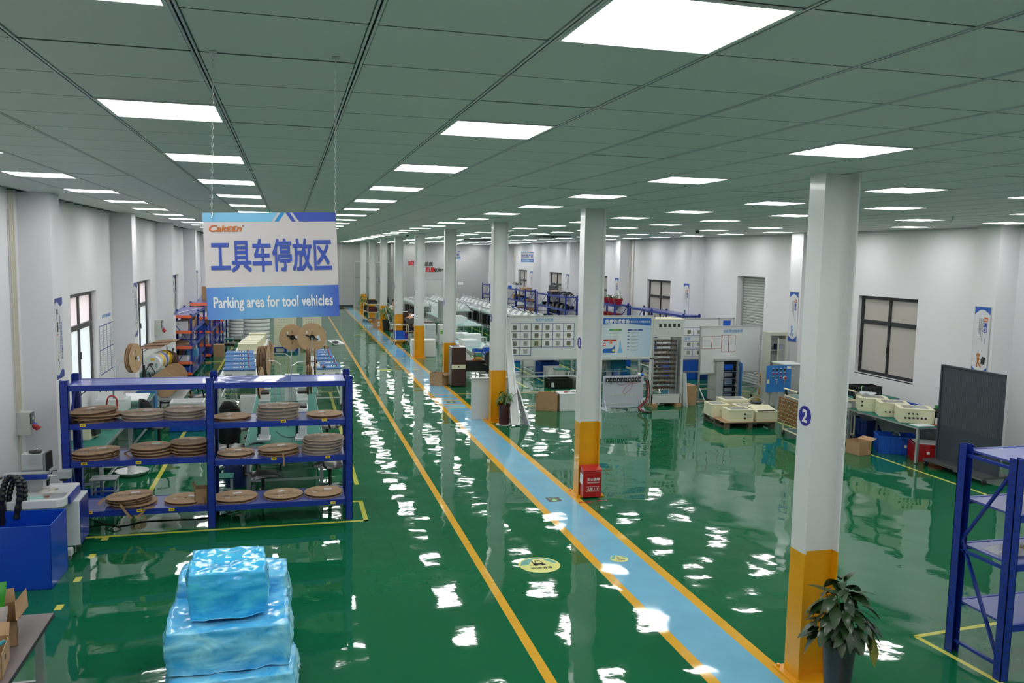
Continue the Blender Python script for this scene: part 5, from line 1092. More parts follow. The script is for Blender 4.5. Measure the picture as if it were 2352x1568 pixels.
# right wall racks (local x runs towards the viewer)
def rr(lab, yfar, spans, lv, H=1.95, X=12.0): return rack('metal_shelf', lab, (X, yfar, 0), -PI/2, spans, .55, H, lv, holes=False)
rr('blue rack along the right wall with an almost empty top, behind the poster board', 28.4, [1.9, 2.4], [1.9, 1.3, .7, .16]); rr('blue rack along the right wall carrying red flower pots', 34.3, [2.2, 2.2], [1.88, 1.3, .7, .16])
rr('blue rack along the right wall with black bundles under the far window', 40.3, [1.9, 2.6], [1.88, 1.3, .72, .16]); rr('blue rack along the right wall with blue crates, farther back', 46.3, [1.9, 1.9], [1.88, 1.3, .72, .16]); rr('farthest blue rack on the right, near the partition', 52.6, [2.0, 2.0], [1.88, 1.3, .72, .16])
goods('black bundle rack', 12.0, 1, 35.9, 40.2, [1.302, .722, .162], 7, 'kkgkw', 0); goods('blue crate rack', 12.0, 1, 42.6, 46.2, [1.302, .722, .162], 6, 'bwkbc', 0); goods('farthest right rack', 12.0, 1, 48.7, 52.4, [1.302, .722], 4, 'wcb', 0); goods('almost empty rack', 12.0, 1, 24.5, 28.2, [1.302], 3, 'kb', 0)
t = thing('dark_sheet', 'dark glossy panel leaning upright behind the black bundle rack', 'panel', (12.62, 39.6, .9)); MB().box(-.02, .02, -.75, .75, 0, 1.35).build('panel_sheet', mat('glossy_black', (.02, .022, .03), .1, var=.1), t)
t = thing('black_case', 'black open case on top of the black bundle rack', 'case', (12.25, 38.3, 1.883)); MB().box(-.2, .2, -.3, .3, 0, .16).build('case_body', M_black, t); MB().box(-.19, .19, -.29, .29, .16, .18).build('case_rim', M_cardr, t)
for k, y in enumerate((36.2, 36.9)):
    t = thing('cable_harness', 'black cable harness on top of the black bundle rack, %s' % ('nearer' if k == 0 else 'farther'), 'cable', (12.25, y, 1.9)); b = MB()
    for q in range(4): b.tube([(.18*math.cos(a+q), .3*math.sin(a), .06+.06*math.sin(a*2+q)+.02*q) for a in [2*PI*i/14 for i in range(14)]], .018, 5)
    b.build('coil', M_black, t, smooth=True)
for k, (y, cm) in enumerate(((44.9, 'black'), (43.6, 'white'), (42.9, 'card'))):
    if k == 0: carton('white carton on top of the blue crate rack', (12.2, y, 1.883), .4, .8, .22, 0, closed=True, m=M_white, tape=False); t = thing('black_bag', 'black bundle lying on the white carton of the blue crate rack', 'bundle', (12.2, 44.9, 2.106)); b = MB(); b.grid(lambda u, v: (.2*(u*2-1), .42*(v*2-1), .17*max(0, (1-(u*2-1)**4)*(1-(v*2-1)**4))**.5*(.75+.25*math.sin(u*9+v*7))), 8, 8); b.build('cloth_body', M_blackl, t, smooth=True)
    elif k == 2: carton('flat brown carton on top near the end of the blue crate rack', (12.2, 43.2, 1.883), .42, .8, .13, 0, closed=True)
crate('storage_crate', 'light blue crate on top far end of the blue crate rack', 'crate', (12.2, 46.0, 1.885), .35, .45, .12, M_crate, ribs=False)
# red flower pots on the flower rack
def leafy(t, n, R, H, ln, m, rg, droop=.5, z0=0.0, wd=.32, up=.6, stems=True, tall=.5):
    """leaves as separate parts: each one a folded, pointed blade"""
    protos = []
    for q in range(3):
        b = MB(); N = 6; ctr = []; 
        for i in range(N+1):
            u = i/N; wv = wd*math.sin(PI*min(1, u*.93+.04))**.8*(1-u*.25); z = -droop*(.4+.3*q)*u*u; ctr.append((u, wv, z))
        vs = []
        for u, wv, z in ctr: vs += [(-wv/2, u, z+.04*wv/wd), (0, u, z), (wv/2, u, z+.04*wv/wd)]
        b._add(vs, [f for i in range(N) for f in ([i*3, i*3+1, i*3+4, i*3+3], [i*3+1, i*3+2, i*3+5, i*3+4])])
        protos.append(b)
    me = []
    for i in range(n):
        a = rg.uniform(0, 2*PI); rr_ = rg.random()**.6; zz = z0+H*(1-rr_*rr_*tall)*rg.uniform(.45, 1); x, y = R*rr_*math.cos(a), R*rr_*math.sin(a)
        if i < 3: o = protos[i].build('leaf', m, t, smooth=True, fix=False); me.append(o)
        else: o = me[i % 3].copy(); col.objects.link(o)
        L_ = ln*rg.uniform(.75, 1.25); o.scale = (L_, L_, L_); o.location = (x*.62, y*.62, zz); o.rotation_euler = Euler((rg.uniform(-.2, 1)*up-(rr_*.9), rg.uniform(-.4, .4), a-PI/2+rg.uniform(-.5, .5)), 'XYZ')
    if stems:
        for k in range(5):
            a = k*1.3; MB().tube([(0, 0, z0-.05), (R*.15*math.cos(a), R*.15*math.sin(a), z0+H*.4), (R*.4*math.cos(a), R*.4*math.sin(a), z0+H*.8)], [.009, .007, .004], 5).build('stem', mat('stem_green', (.06, .12, .02), .5), t)
M_leaf = mat('leaf_dark', (.018, .050, .014), .35, var=.25, scale=3, coat=.1); M_leafy = mat('leaf_yellow', (.25, .24, .03), .4, var=.2); M_leafm = mat('leaf_mid', (.05, .14, .03), .4, var=.25, scale=4)
def pot(t, r0, r1, h, m, rim=.012, saucer=None):
    MB().lathe([(r0, 0), (r1*.96, h*.9), (r1, h*.94), (r1, h), (r1-rim, h), (r1-rim-.005, h-.03), (0, h-.03)], 28).build('pot', m, t, smooth=True); MB().cyl((0, 0, h-.05), (0, 0, h-.028), r1-rim-.004, n=20).build('soil', mat('soil', (.03, .02, .012), .9, var=.3), t)
    if saucer: MB().lathe([(0, 0), (saucer, .004), (saucer+.01, .02), (saucer-.005, .02), (0, .008)], 24).build('saucer', M_white, t, smooth=True)
for k, (y, zz) in enumerate(((30.25, 1.883), (30.8, 1.883), (31.35, 1.883), (30.3, 1.303), (30.85, 1.303), (31.4, 1.303))):
    t = thing('flower_pot', 'red plastic flower pot, %s, on the %s level of the flower rack' % (ORD[k % 3], 'top' if k < 3 else 'second'), 'pot', (12.27, y, zz)); pot(t, .13, .2, .22, M_red)
    if k < 3: leafy(t, 14, .16, .2, .16, M_leafm, rng, z0=.2, stems=False)
# ================================================================ PLANTS BY THE COLUMNS
p2 = thing('potted_plant', 'large leafy plant in a tall dark pot in front of the nearest column', 'plant', (4.345, 5.68, 0), 0, None)
pot(p2, .09, .135, .55, mat('pot_grey_black', (.03, .034, .04), .35, var=.15)); leafy(p2, 125, .33, .60, .165, M_leaf, random.Random(5), z0=.5, droop=.6, tall=.6, wd=.52, up=.8)
for k in range(2):
    b = MB(); b._add([(-.03, 0, 0), (0, .0, -.01), (.03, 0, 0), (-.045, -.02, -.09), (0, -.0, -.1), (.045, -.02, -.09), (0, -.03, -.2)], [[0, 1, 4, 3], [1, 2, 5, 4], [3, 4, 6], [4, 5, 6]]); o = b.build('yellow_leaf', M_leafy, p2, loc=(.2+.03*k, -.12, .66-.08*k), label='yellowed drooping leaf')
p4 = thing('potted_plant', 'small bushy plant in a dark maroon pot on a white saucer beside the fourth column', 'plant', (4.50, 17.42, 0)); pot(p4, .11, .135, .46, mat('pot_maroon', (.05, .008, .01), .25, var=.2), saucer=.17); leafy(p4, 46, .20, .40, .13, M_leafm, random.Random(8), z0=.42, droop=.7, wd=.3)
cable('plant_tendril', None, [Vector((4.6, 17.45, .5)), Vector((4.75, 17.4, .68)), Vector((4.85, 17.4, .62)), Vector((4.86, 17.38, .45))], .005, MATS['stem_green']).parent = None
tag(bpy.data.objects['plant_tendril'], 'thin hanging tendril of the maroon potted plant', 'plant stem')
p8 = thing('potted_plant', 'bushy dark plant in a black pot beside the column with the mop', 'plant', (4.5, 40.45, 0)); pot(p8, .15, .2, .5, M_black); leafy(p8, 60, .45, .85, .28, M_leafm, random.Random(3), z0=.45, wd=.25)
p10 = thing('potted_plant', 'farthest bushy plant beside the last columns', 'plant', (4.5, 51.6, 0)); pot(p10, .15, .2, .5, M_black); leafy(p10, 60, .62, .9, .34, M_leafm, random.Random(4), z0=.45, wd=.2)
t = thing('mop', 'grey handled mop with maroon head leaning by the far plant', 'mop', (4.62, 40.0, 0)); MB().beam((.1, 0, .05), (-.22, .1, 1.15), .03).build('handle', M_alu, t); MB().box(-.02, .3, -.1, .1, 0, .06).build('mop_head', mat('mop_maroon', (.12, .01, .03), .8), t)
# ================================================================ BY COLUMNS 4 AND 5
bc = thing('file_cabinet', 'dark walnut cabinet with a cream drawer front, standing behind the open carton', 'cabinet', (4.56, 23.05, 0), -.02)
MB().box(-.20, .20, -.22, .24, .02, 1.1).build('carcass', M_brownl, bc, .003); MB().box(-.203, -.2, -.22, .24, .02, 1.1).build('side_panel', M_steel, bc); MB().box(-.195, .195, -.232, -.222, .62, 1.09).build('door', M_brownl, bc); MB().box(-.195, .195, -.235, -.222, .50, .615).build('drawer_front', M_cream, bc); MB().box(-.195, .195, -.232, -.222, .03, .495).build('door', M_brownl, bc)
MB().box(-.02, .02, -.24, -.235, .54, .58).build('handle', M_ink, bc); MB().box(-.2, .2, -.22, .24, 1.1, 1.103).build('top_sheet', M_white, bc)
t = thing('desk_tray', 'small items lying on top of the walnut cabinet', 'tray', (4.56, 23.05, 1.104)); MB().box(-.15, .05, -.05, .18, 0, .02).build('tray_base', M_brownl, t); MB().lathe([(.0, .02), (.05, .02), (.05, .06), (0, .07)], 14, (.05, .1, 0)).build('cup', M_white, t)
carton('tall open brown carton standing on the walkway edge beside the walnut cabinet', (4.06, 23.15, 0), .42, .30, .36, -.75, flaps=(('r', -.6, .1),))
t = thing('panel_board', 'glossy white panel standing on the floor behind the column with the maroon plant', 'panel', (4.37, 18.12, .003)); MB().box(-.46, .46, -.02, .02, 0, .92).build('panel_sheet', mat('glossy_white_panel', (.62, .68, .70), .08, var=.02), t); MB().box(-.465, .465, -.06, .03, .92, .945).build('top_edge', M_white, t)
def slant(name, label, cat, quad, thick, m, fm=None, fw=.04):
    """thin leaning panel: quad = bottom near, bottom far, top far, top near"""
    a, b_, c_, d = [Vector(q) for q in quad]; n = (b_-a).cross(d-a).normalized()*thick; t = thing(name, label, cat, a); b = MB(); P = [q-a for q in (a, b_, c_, d)]; b._add(P+[q+n for q in P], [[0, 1, 2, 3], [7, 6, 5, 4], [0, 4, 5, 1], [1, 5, 6, 2], [2, 6, 7, 3], [3, 7, 4, 0]]); b.build('panel_sheet', m, t)
    if fm:
        b = MB()
        for i in range(4): b.beam(P[i]+n*.5, P[(i+1) % 4]+n*.5, fw, thick*1.6, up=n)
        b.build('frame', fm, t)
    return t
slant('leaning_whiteboard', 'tall framed whiteboard leaning nearly edge-on against the column with the maroon plant', 'whiteboard', (QY(1175, 973, 17.32), QY(1193, 976, 17.28), QY(1170, 742, 18.1), QY(1160, 742, 18.15)), .04, M_white, M_alu, .03)
slant('leaning_sheet', 'pale blue glossy panel leaning beside the tall whiteboard, right of the column', 'panel', (QY(1204, 972, 17.5), QY(1218, 978, 17.22), QY(1188, 884, 17.8), QY(1180, 876, 18.05)), .02, mat('pale_blue_gloss', (.5, .58, .72), .1, var=.03), M_white, .02)
slant('leaning_sheet', 'clear plastic panel standing between the tall whiteboard and the pale blue panel', 'panel', (QY(1193, 974, 17.4), QY(1205, 974, 17.42), QY(1188, 890, 18.0), QY(1180, 886, 18.05)), .01, M_glass, M_alu, .012)
carton('open brown carton on the floor in front of the standards board', (5.98, 19.0, 0), .52, .34, .40, -.5, flaps=(('b', -1.2, .06),) if False else ())
wbx = thing('turnover_box', 'white lidded storage box beside the open brown carton, tools on its lid', 'box', (6.55, 18.95, 0), -.06); MB().box(-.33, .33, -.22, .22, 0, .40).build('body', M_white, wbx, .008); MB().box(-.34, .34, -.23, .23, .40, .425).build('lid', M_white, wbx, .004)
for x in (-.31, -.1, .1, .31): MB().box(x-.008, x+.008, -.228, -.22, .02, .38).build('rib', M_white, wbx)
t = thing('screwdriver', 'red and black screwdriver lying on the white box lid', 'tool', (6.42, 18.9, .427), .1); MB().cyl((-.06, 0, .012), (.02, 0, .012), .012).build('handle', M_red, t); MB().cyl((.02, 0, .012), (.1, 0, .012), .004).build('blade', M_ink, t)
t = thing('safety_goggles', 'clear goggles lying on the white box lid', 'goggles', (6.65, 18.98, .427)); MB().lathe([(.05, .0), (.09, .02), (.08, .05), (.0, .055)], 14).build('lens', M_paper, t, smooth=True); t.scale = (1.4, .7, 1)
blk = crate('storage_crate', 'black plastic crate with a white label on the floor behind the carton', 'crate', (7.32, 22.3, 0), .66, .46, .28, M_black); MB().box(-.28, -.2, -.245, -.242, .05, .17).build('label', M_paper, blk)
carton('grey angular box half hidden behind the column numbered 3', (7.9, 22.3, 0), .3, .4, .3, .4, closed=True, m=M_steel, tape=False)
# bay with crates and benches seen below the boards
for lab, x, y, sx, sy, h, m in (('blue crate under the standards board, farthest left', 7.68, 28.2, .5, .6, .34, M_crate), ('tall white ribbed crate, left of two, under the standards board', 7.78, 26.9, .42, .6, .42, M_white), ('tall white ribbed crate, right of two, under the standards board', 7.82, 26.0, .42, .6, .42, M_white), ('dark blue ribbed crate right of the white crates', 7.78, 24.9, .60, .6, .42, M_crate)): crate('storage_crate', lab, 'crate', (x, y, 0), sx, sy, h, m)
gc = crate('storage_crate', 'white ribbed crate behind the green topped stool', 'crate', (7.72, 23.95, 0), .5, .5, .36, M_white); stool('white stool with green top in front of the white ribbed crate', (7.75, 23.35, 0), 0, .38, .42)
table('green topped bench seen under the standards board', 7.05, 8.3, 23.9, 25.3, .70, M_gtop, ny=2); table('green topped bench seen under the blue poster board', 8.9, 10.5, 23.9, 25.5, .70, M_gtop)
t = thing('black_tray', 'flat black tray lying on the bench under the standards board', 'tray', (7.6, 24.5, .702)); MB().box(-.45, .45, -.35, .35, 0, .05).build('tray_base', M_black, t)
t = thing('cable_heap', 'black cable bundle on the bench under the blue poster board', 'cable', (9.3, 24.5, .702)); b = MB()
for q in range(5): b.tube([(.35*math.cos(a)*(1-.1*q), .22*math.sin(a)*(1-.08*q), .03+.02*q+.02*math.sin(a*3+q)) for a in [2*PI*i/16 for i in range(17)]], .02, 5)
b.build('coil', M_black, t, smooth=True)
crate('storage_crate', 'teal crate standing below the bench under the poster board', 'crate', (10.0, 24.7, .2), .5, .5, .4, mat('crate_teal', (.01, .2, .33), .4), ribs=False); carton('light grey box below the bench under the poster board', (9.35, 24.5, .2), .4, .4, .36, 0, closed=True, m=M_steel, tape=False)
crate('storage_bin', 'large blue bin behind the tall open cabinet', 'bin', (11.7, 23.6, 0), .8, .8, .62, M_crate, ribs=False); crate('storage_bin', 'dark blue bin right of the large blue bin, beside the shutter', 'bin', (12.35, 23.5, 0), .4, .8, .62, M_crated, ribs=False); crate('storage_bin', 'tall blue bin behind the blue poster board', 'bin', (11.1, 26.8, 0), .4, .5, .75, M_crate, ribs=False)
# desk behind the walnut cabinet
ds = thing('office_desk', 'dark brown office desk behind the walnut cabinet', 'desk', (5.35, 23.2, 0)); MB().box(-.60, .60, -.35, .35, .70, .725).build('desk_top', mat('desk_brown', (.09, .035, .022), .3, var=.15), ds); MB().box(-.58, .58, -.33, -.31, .42, .70).build('modesty_panel', M_black, ds); MB().box(-.60, -.57, -.33, .33, 0, .70).build('side_panel', M_brownl, ds); MB().box(.57, .60, -.33, .33, 0, .70).build('side_panel', M_brownl, ds)
t = thing('drawer_box', 'small desk organiser with a teal and a yellow drawer', 'organiser', (5.15, 23.0, .727)); MB().box(-.1, .1, -.08, .1, 0, .2).build('casing', M_brownl, t); MB().box(-.09, .09, -.086, -.08, .105, .19).build('drawer', mat('drawer_teal', (.06, .3, .25), .5), t); MB().box(-.09, .09, -.086, -.08, .01, .095).build('drawer', mat('drawer_ochre', (.6, .35, .05), .5), t)
t = thing('file_holder', 'white paper holder on the dark desk', 'holder', (4.88, 23.0, .727)); MB().prism([(-.1, 0), (.12, 0), (-.08, .22), (-.1, .22)], -.08, .12, 'y').build('paper_stack', M_paper, t); MB().box(-.13, -.1, -.1, .14, 0, .2).build('cardboard_side', M_card, t)
t = thing('sticky_notes', 'orange note block on the dark desk', 'notes', (5.0, 22.93, .727)); MB().box(-.035, .035, -.03, .03, 0, .035).build('pad', mat('note_orange', (.8, .15, .03), .6), t)
for k in range(3): t = thing('bottle', '%s pale bottle right of the desk organiser' % ORD[k], 'bottle', (5.33+.08*k, 23.05+.03*k, .727)); MB().lathe([(.028, 0), (.03, .12), (.02, .16), (.012, .18), (.014, .2), (0, .2)], 12).build('bottle_body', M_white if k == 2 else M_film, t, smooth=True); MB().cyl((0, 0, .2), (0, 0, .215), .015, n=10).build('cap', M_white, t)
dup(ch0, (5.50, 22.35, 0), .3, 'black office chair in front of the dark desk, cut by the column')
table('pale green bench behind the dark desk', 5.4, 6.35, 24.0, 28.6, .72, M_gtop)
for lab, x, y, sx, sy, h, m in (('blue parts tray with tools on the pale green bench, left', 5.65, 24.6, .5, .36, .10, M_crate), ('blue parts bin in the middle of the pale green bench', 5.75, 24.0, .34, .3, .2, M_crate), ('blue parts bin at the right of the pale green bench', 6.15, 24.5, .4, .36, .2, M_crate)): crate('parts_bin', lab, 'bin', (x, y+.2, .722), sx, sy, h, m, ribs=False)
for lab, x, y, w_, d_, h_ in (('white foam box on the pale green bench behind the cabinet', 5.62, 26.6, .5, .5, .22), ('tall white foam tray standing at the back of the pale green bench', 5.95, 27.7, .6, .4, .3)): carton(lab, (x, y, .722), w_, d_, h_, .1, closed=True, m=M_white, tape=False)
b = MB(); b.grid(lambda u, v: (5.6+u*.6, 24.3+v*.5, .92+.1*math.sin(u*5)*math.cos(v*6)+.04*math.sin(u*17)), 12, 10); tag(b.build('plastic_bag', mat('white_plastic', (.7, .74, .8), .2, var=.05, alpha=.6), smooth=True), 'crumpled white plastic bag over the blue bins', 'plastic bag')
t = thing('dark_tool', 'black and silver device lying in the left blue parts tray', 'tool', (5.65, 24.75, .75)); MB().lathe([(.1, 0), (.14, .04), (.1, .08), (0, .09)], 14).build('device_body', M_black, t, smooth=True); MB().box(-.05, .08, -.03, .03, .08, .1).build('silver_part', M_alu, t)
wb_ = thing('drawer_box', 'white box standing behind the column whose yellow foot is fully visible', 'box', (4.72, 29.88, 0)); MB().box(-.5, .36, -.2, .3, 0, .58).build('body', M_white, wb_, .015); MB().box(-.5, .36, -.2, .3, .58, .62).build('lid', M_white, wb_, .015)
dr = thing('drawer_tower', 'tower of four translucent white drawers behind the white box', 'drawers', (5.5, 33.7, 0)); MB().box(-.23, .23, -.18, .22, 0, .86).build('carcass', M_white, dr)
for k in range(4): d_ = MB().box(-.21, .21, -.195, -.18, .03+k*.205, .21+k*.205).build('drawer', mat('frosted_drawer', (.55, .6, .62), .3, var=.03), dr); MB().box(-.05, .05, -.205, -.195, .17+k*.205, .185+k*.205).build('drawer_handle', M_white, d_)
stool('white stool with pale top beside the drawer tower', (5.7, 30.6, 0), 0, .45, .45, M_gtop); stool('small white stool beneath the pale green test table', (7.35, 32.3, 0), .2, .45, .36, M_white); stool('dark topped stool beneath the pale green test table', (6.9, 34.2, 0), .2, .45, .36, M_black)
table('small pale bench with white parts beside the drawer tower', 6.0, 6.6, 30.2, 32.0, .6, M_gtop); carton('white foam tray with parts on the small pale bench', (6.3, 31.0, .602), .5, .6, .14, 0, closed=True, m=M_white, tape=False)
t = thing('green_carton', 'white and green carton box standing behind the drawer tower', 'box', (6.3, 34.2, 0)); MB().box(-.35, .4, -.25, .25, 0, .78).build('body', M_white, t); MB().box(-.3, .4, -.254, -.25, .42, .56).build('green_band', mat('band_green', (.15, .5, .04), .5), t); MB().box(-.3, .4, -.254, -.25, .6, .62).build('green_band', MATS['band_green'], t)
# desk of the seated worker, trolley, printer
d2_ = thing('office_desk', 'dark desk of the seated worker behind the column', 'desk', (5.2, 36.2, 0)); MB().box(-.75, .85, -.35, .35, .72, .75).build('desk_top', MATS['desk_brown'], d2_); MB().box(-.7, .8, -.34, -.32, .3, .72).build('modesty_panel', M_black, d2_); MB().box(.80, .84, -.34, .34, 0, .72).build('side_panel', M_orange, d2_); MB().box(-.74, -.7, -.34, .34, 0, .72).build('side_panel', M_brownl, d2_)
t = thing('printer', 'white printer on the seated worker desk', 'printer', (5.35, 36.15, .752)); MB().box(-.25, .22, -.2, .2, 0, .30).build('body', M_white, t, .03); MB().box(-.2, -.08, -.203, -.2, .22, .26).build('display', M_ink, t)
t = thing('glass_bowl', 'clear bowl and papers at the right end of the worker desk', 'bowl', (5.75, 36.1, .752)); MB().lathe([(.08, 0), (.16, .05), (.18, .14), (.17, .14), (.15, .05), (0, .02)], 18).build('bowl', M_film, t, smooth=True)
p = QY(945, 738, 35.6); t = thing('monitor', 'small bright screen the seated worker touches', 'monitor', (p.x, 36.0, .752)); MB().box(-.02, .02, -.03, .03, 0, .1).build('stand', M_ink, t); MB().box(-.17, .17, -.01, .02, .06, .33).build('casing', M_paper, t); MB().box(-.16, .16, -.013, -.01, .07, .32).build('screen', mat('screen_lit', (.8, .7, .8), .3, var=0, emit=(.95, .8, 1.0), estr=.9), t)
c2_ = thing('file_cabinet', 'dark walnut cabinet behind the metal trolley', 'cabinet', (4.72, 35.9, 0)); MB().box(-.2, .22, -.2, .2, 0, 1.2).build('carcass', M_brownl, c2_); MB().box(-.2, .22, -.2, .2, 1.2, 1.205).build('top_sheet', M_white, c2_); MB().box(-.19, .21, -.212, -.2, .02, 1.18).build('door', M_brownl, c2_)
def trolley(label, loc, rz, w, d, h, levels, top=M_alu):
    t = thing('tool_trolley', label, 'trolley', loc, rz); cm = mat('trolley_cream_tube', (.72, .62, .42), .4, var=.03)
    for x in (-w/2, w/2):
        for y in (-d/2, d/2): MB().cyl((x, y, .1), (x, y, h), .016, n=8).build('post', cm, t); c_ = MB().cyl((x-.015, y, .05), (x+.015, y, .05), .05, n=14).build('caster', M_black, t); MB().box(x-.022, x+.022, y-.02, y+.02, .05, .11).build('caster_fork', M_alu, c_)
    for z in levels:
        b = MB()
        for y in (-d/2, d/2): b.cyl((-w/2, y, z), (w/2, y, z), .015, n=8)
        for x in (-w/2, w/2): b.cyl((x, -d/2, z), (x, d/2, z), .015, n=8)
        b.build('shelf_frame', cm, t); MB().box(-w/2+.01, w/2-.01, -d/2+.01, d/2-.01, z-.01, z+.008).build('shelf_deck', top, t)
    return t
tr1 = trolley('metal trolley with blue bin on its lower deck beside the column with the seated worker', (4.42, 34.3, 0), 0, .52, .5, .8, (.78, .18), M_black)
crate('storage_crate', 'blue bin on the lower deck of the middle trolley', 'crate', (4.35, 34.25, .19), .38, .4, .34, M_crate, ribs=True); crate('storage_crate', 'small violet bin beside the blue bin on the middle trolley', 'crate', (4.61, 34.25, .19), .12, .3, .24, mat('violet', (.06, .02, .35), .4), ribs=False)
t = thing('paper_note', 'white papers lying on the middle trolley top', 'paper', (4.40, 34.25, .79)); MB().box(-.2, .02, -.1, .08, 0, .012).build('paper', M_paper, t)
tr2 = trolley('farther metal trolley loaded with dark boxes between two columns', (4.28, 45.6, 0), .1, .62, 1.3, 1.0, (.98, .55, .15), M_brownl)
crate('storage_crate', 'dark box on the top deck of the farther trolley', 'box', (4.28, 45.6, .995), .5, 1.1, .16, M_black, ribs=False); crate('storage_crate', 'maroon box on the middle deck of the farther trolley', 'box', (4.28, 45.6, .56), .5, 1.1, .24, mat('maroon_box', (.08, .01, .015), .5), ribs=False)
fc = carton('brown carton with open flaps on the walkway in front of the mop', (4.15, 41.55, 0), .36, .3, .42, .1, flaps=(('l', .2, .2), ('r', .2, .16)))
for z in (.1, .24): MB().box(.02, .14, -.153, -.15, z, z+.1).build('shipping_label', M_paper, fc)
stool('round-legged wooden stool under the seated worker', (4.80, 34.55, 0), 0, .48, .38, M_wood, M_wood)
# ================================================================ PEOPLE
def person(label, loc, rz, shirt, trous, pose):
    t = thing('person', label, 'person', loc, rz)
    J = pose; 
    def skin(name, chains, m, root):
        vs, es, rd, idx = [], [], [], {}
        for ch_ in chains:
            prev = None
            for nm, r in ch_:
                if nm not in idx: idx[nm] = len(vs); vs.append(J[nm]); rd.append(r)
                if prev is not None: es.append((idx[prev], idx[nm]))
                prev = nm
        me = bpy.data.meshes.new(name); me.from_pydata(vs, es, []); o = bpy.data.objects.new(name, me); tsc.collection.objects.link(o)
        md = o.modifiers.new('s', 'SKIN'); 
        for i, r in enumerate(rd): me.skin_vertices[0].data[i].radius = (r, r); me.skin_vertices[0].data[i].use_root = (i == idx[root])
        sb = o.modifiers.new('d', 'SUBSURF'); sb.levels = 1; vl = tsc.view_layers[0]; vl.update()
        m2 = bpy.data.meshes.new_from_object(o.evaluated_get(vl.depsgraph)); bpy.data.objects.remove(o); m2.materials.clear(); m2.materials.append(m); m2.shade_smooth(); return link(name, m2, t)
    J.setdefault('neck', tuple(Vector(J['chest'])+Vector((0, -.02, .16))))
    fing = []
    for s in 'LR':
        w_, e = Vector(J['wr'+s]), Vector(J['el'+s]); d = (w_-e).normalized(); side = d.cross(Vector((0, 0, 1))).normalized(); J['pa'+s] = tuple(w_+d*.07)
        for k in range(4): J['k%s%d' % (s, k)] = tuple(w_+d*.09+side*(k-1.5)*.02); J['t%s%d' % (s, k)] = tuple(w_+d*(.16+.012*(1.5-abs(k-1.5)))+side*(k-1.5)*.024+Vector((0, 0, -.02))); fing.append([('pa'+s, .03), ('k%s%d' % (s, k), .011), ('t%s%d' % (s, k), .008)])
        J['th'+s] = tuple(w_+d*.09+side*.055*(1 if s == 'L' else -1)); fing.append([('pa'+s, .03), ('th'+s, .01)])
    body = [[('pel', .13), ('waist', .12), ('chest', .14), ('neck', .055), ('head0', .06)]]
    for s in 'LR': body += [[('chest', .14), ('sh'+s, .06), ('el'+s, .042), ('wr'+s, .028), ('pa'+s, .03)], [('pel', .13), ('hip'+s, .09), ('kn'+s, .058), ('an'+s, .04), ('to'+s, .032)]]
    nk = Vector(J['neck']); J['head0'] = tuple(nk+Vector((0, -.02, .07)))
    skin('body', body+fing, M_skin, 'pel')
    sh_ = [[('pel', .15), ('waist', .142), ('chest', .16)]]
    for s in 'LR': sh_.append([('chest', .16), ('sh'+s, .078), ('el'+s, .056)])
    skin('shirt', sh_, shirt, 'pel'); tz = []
    for s in 'LR': tz.append([('pel', .145), ('hip'+s, .105), ('kn'+s, .075), ('an'+s, .055)])
    skin('trousers', tz, trous, 'pel')
    h = Vector(J['head0'])+Vector((0, -.01, .09))
    MB().lathe([(.0, -.12), (.045, -.11), (.07, -.06), (.078, 0), (.072, .06), (.045, .1), (0, .115)], 16, h).build('head', M_skin, t, smooth=True); MB().lathe([(.083, -.02), (.086, .04), (.075, .085), (.045, .115), (0, .125)], 16, h+Vector((0, .015, .005))).build('hair', M_hair, t, smooth=True)
    f = MB(); 
    for s in (-1, 1): f.cyl(h+Vector((s*.028, -.07, .005)), h+Vector((s*.028, -.078, .005)), .008, n=8)
    f.build('eyes', M_ink, t, kind='stuff'); MB().prism([(-.012, -.03), (.012, -.03), (0, .015)], h.y-.092, h.y-.065, 'y').build('nose', M_skin, t).location = (h.x, 0, h.z); MB().box(h.x-.02, h.x+.02, h.y-.076, h.y-.07, h.z-.055, h.z-.048).build('mouth', M_inkr, t)
    for s in 'LR': a_ = Vector(J['an'+s]); b = MB(); b.prism([(-.045, .1), (.045, .1), (.05, -.1), (0, -.17), (-.05, -.1)], 0, .07); o = b.build('shoe', M_white, t, .01); o.location = (a_.x, a_.y, a_.z-.07)
    return t
sit = lambda lean=0: dict(pel=(0, 0, .53), waist=(0, -.03-lean*.3, .72), chest=(0, -.07-lean, .93), shL=(-.19, -.07-lean, .98), shR=(.19, -.07-lean, .98), elL=(-.24, -.24-lean, .80), elR=(.24, -.24-lean, .80), wrL=(-.14, -.46-lean, .86), wrR=(.16, -.46-lean, .84), hipL=(-.1, -.04, .52), hipR=(.1, -.04, .52), knL=(-.13, -.44, .50), knR=(.13, -.44, .50), anL=(-.13, -.42, .10), anR=(.13, -.42, .10), toL=(-.13, -.55, .04), toR=(.13, -.55, .04))
ps = sit(.05); ps['wrL'] = (-.10, -.62, 1.0); ps['elL'] = (-.22, -.36, .88); ps['knL'] = (-.2, -.42, .5); ps['anL'] = (-.28, -.36, .1)
person('person in dark clothes seated on the wooden stool, hand reaching to the bright screen', (4.84, 34.65, 0), PI-.1, M_black, mat('trousers_navy', (.008, .01, .02), .8), ps)
person('person in a white top sitting bent over near the far chair', (4.98, 43.3, 0), .6, mat('shirt_white', (.65, .63, .58), .8, var=.05), M_steel, sit(.22)); stool('white block stool under the person in white', (4.98, 43.35, 0), 0, .46, .4, M_white, M_white)
dup(ch0, (5.2, 46.9, 0), PI*.9, 'far black chair behind the person in white').scale = (1.2, 1.2, 1.35)
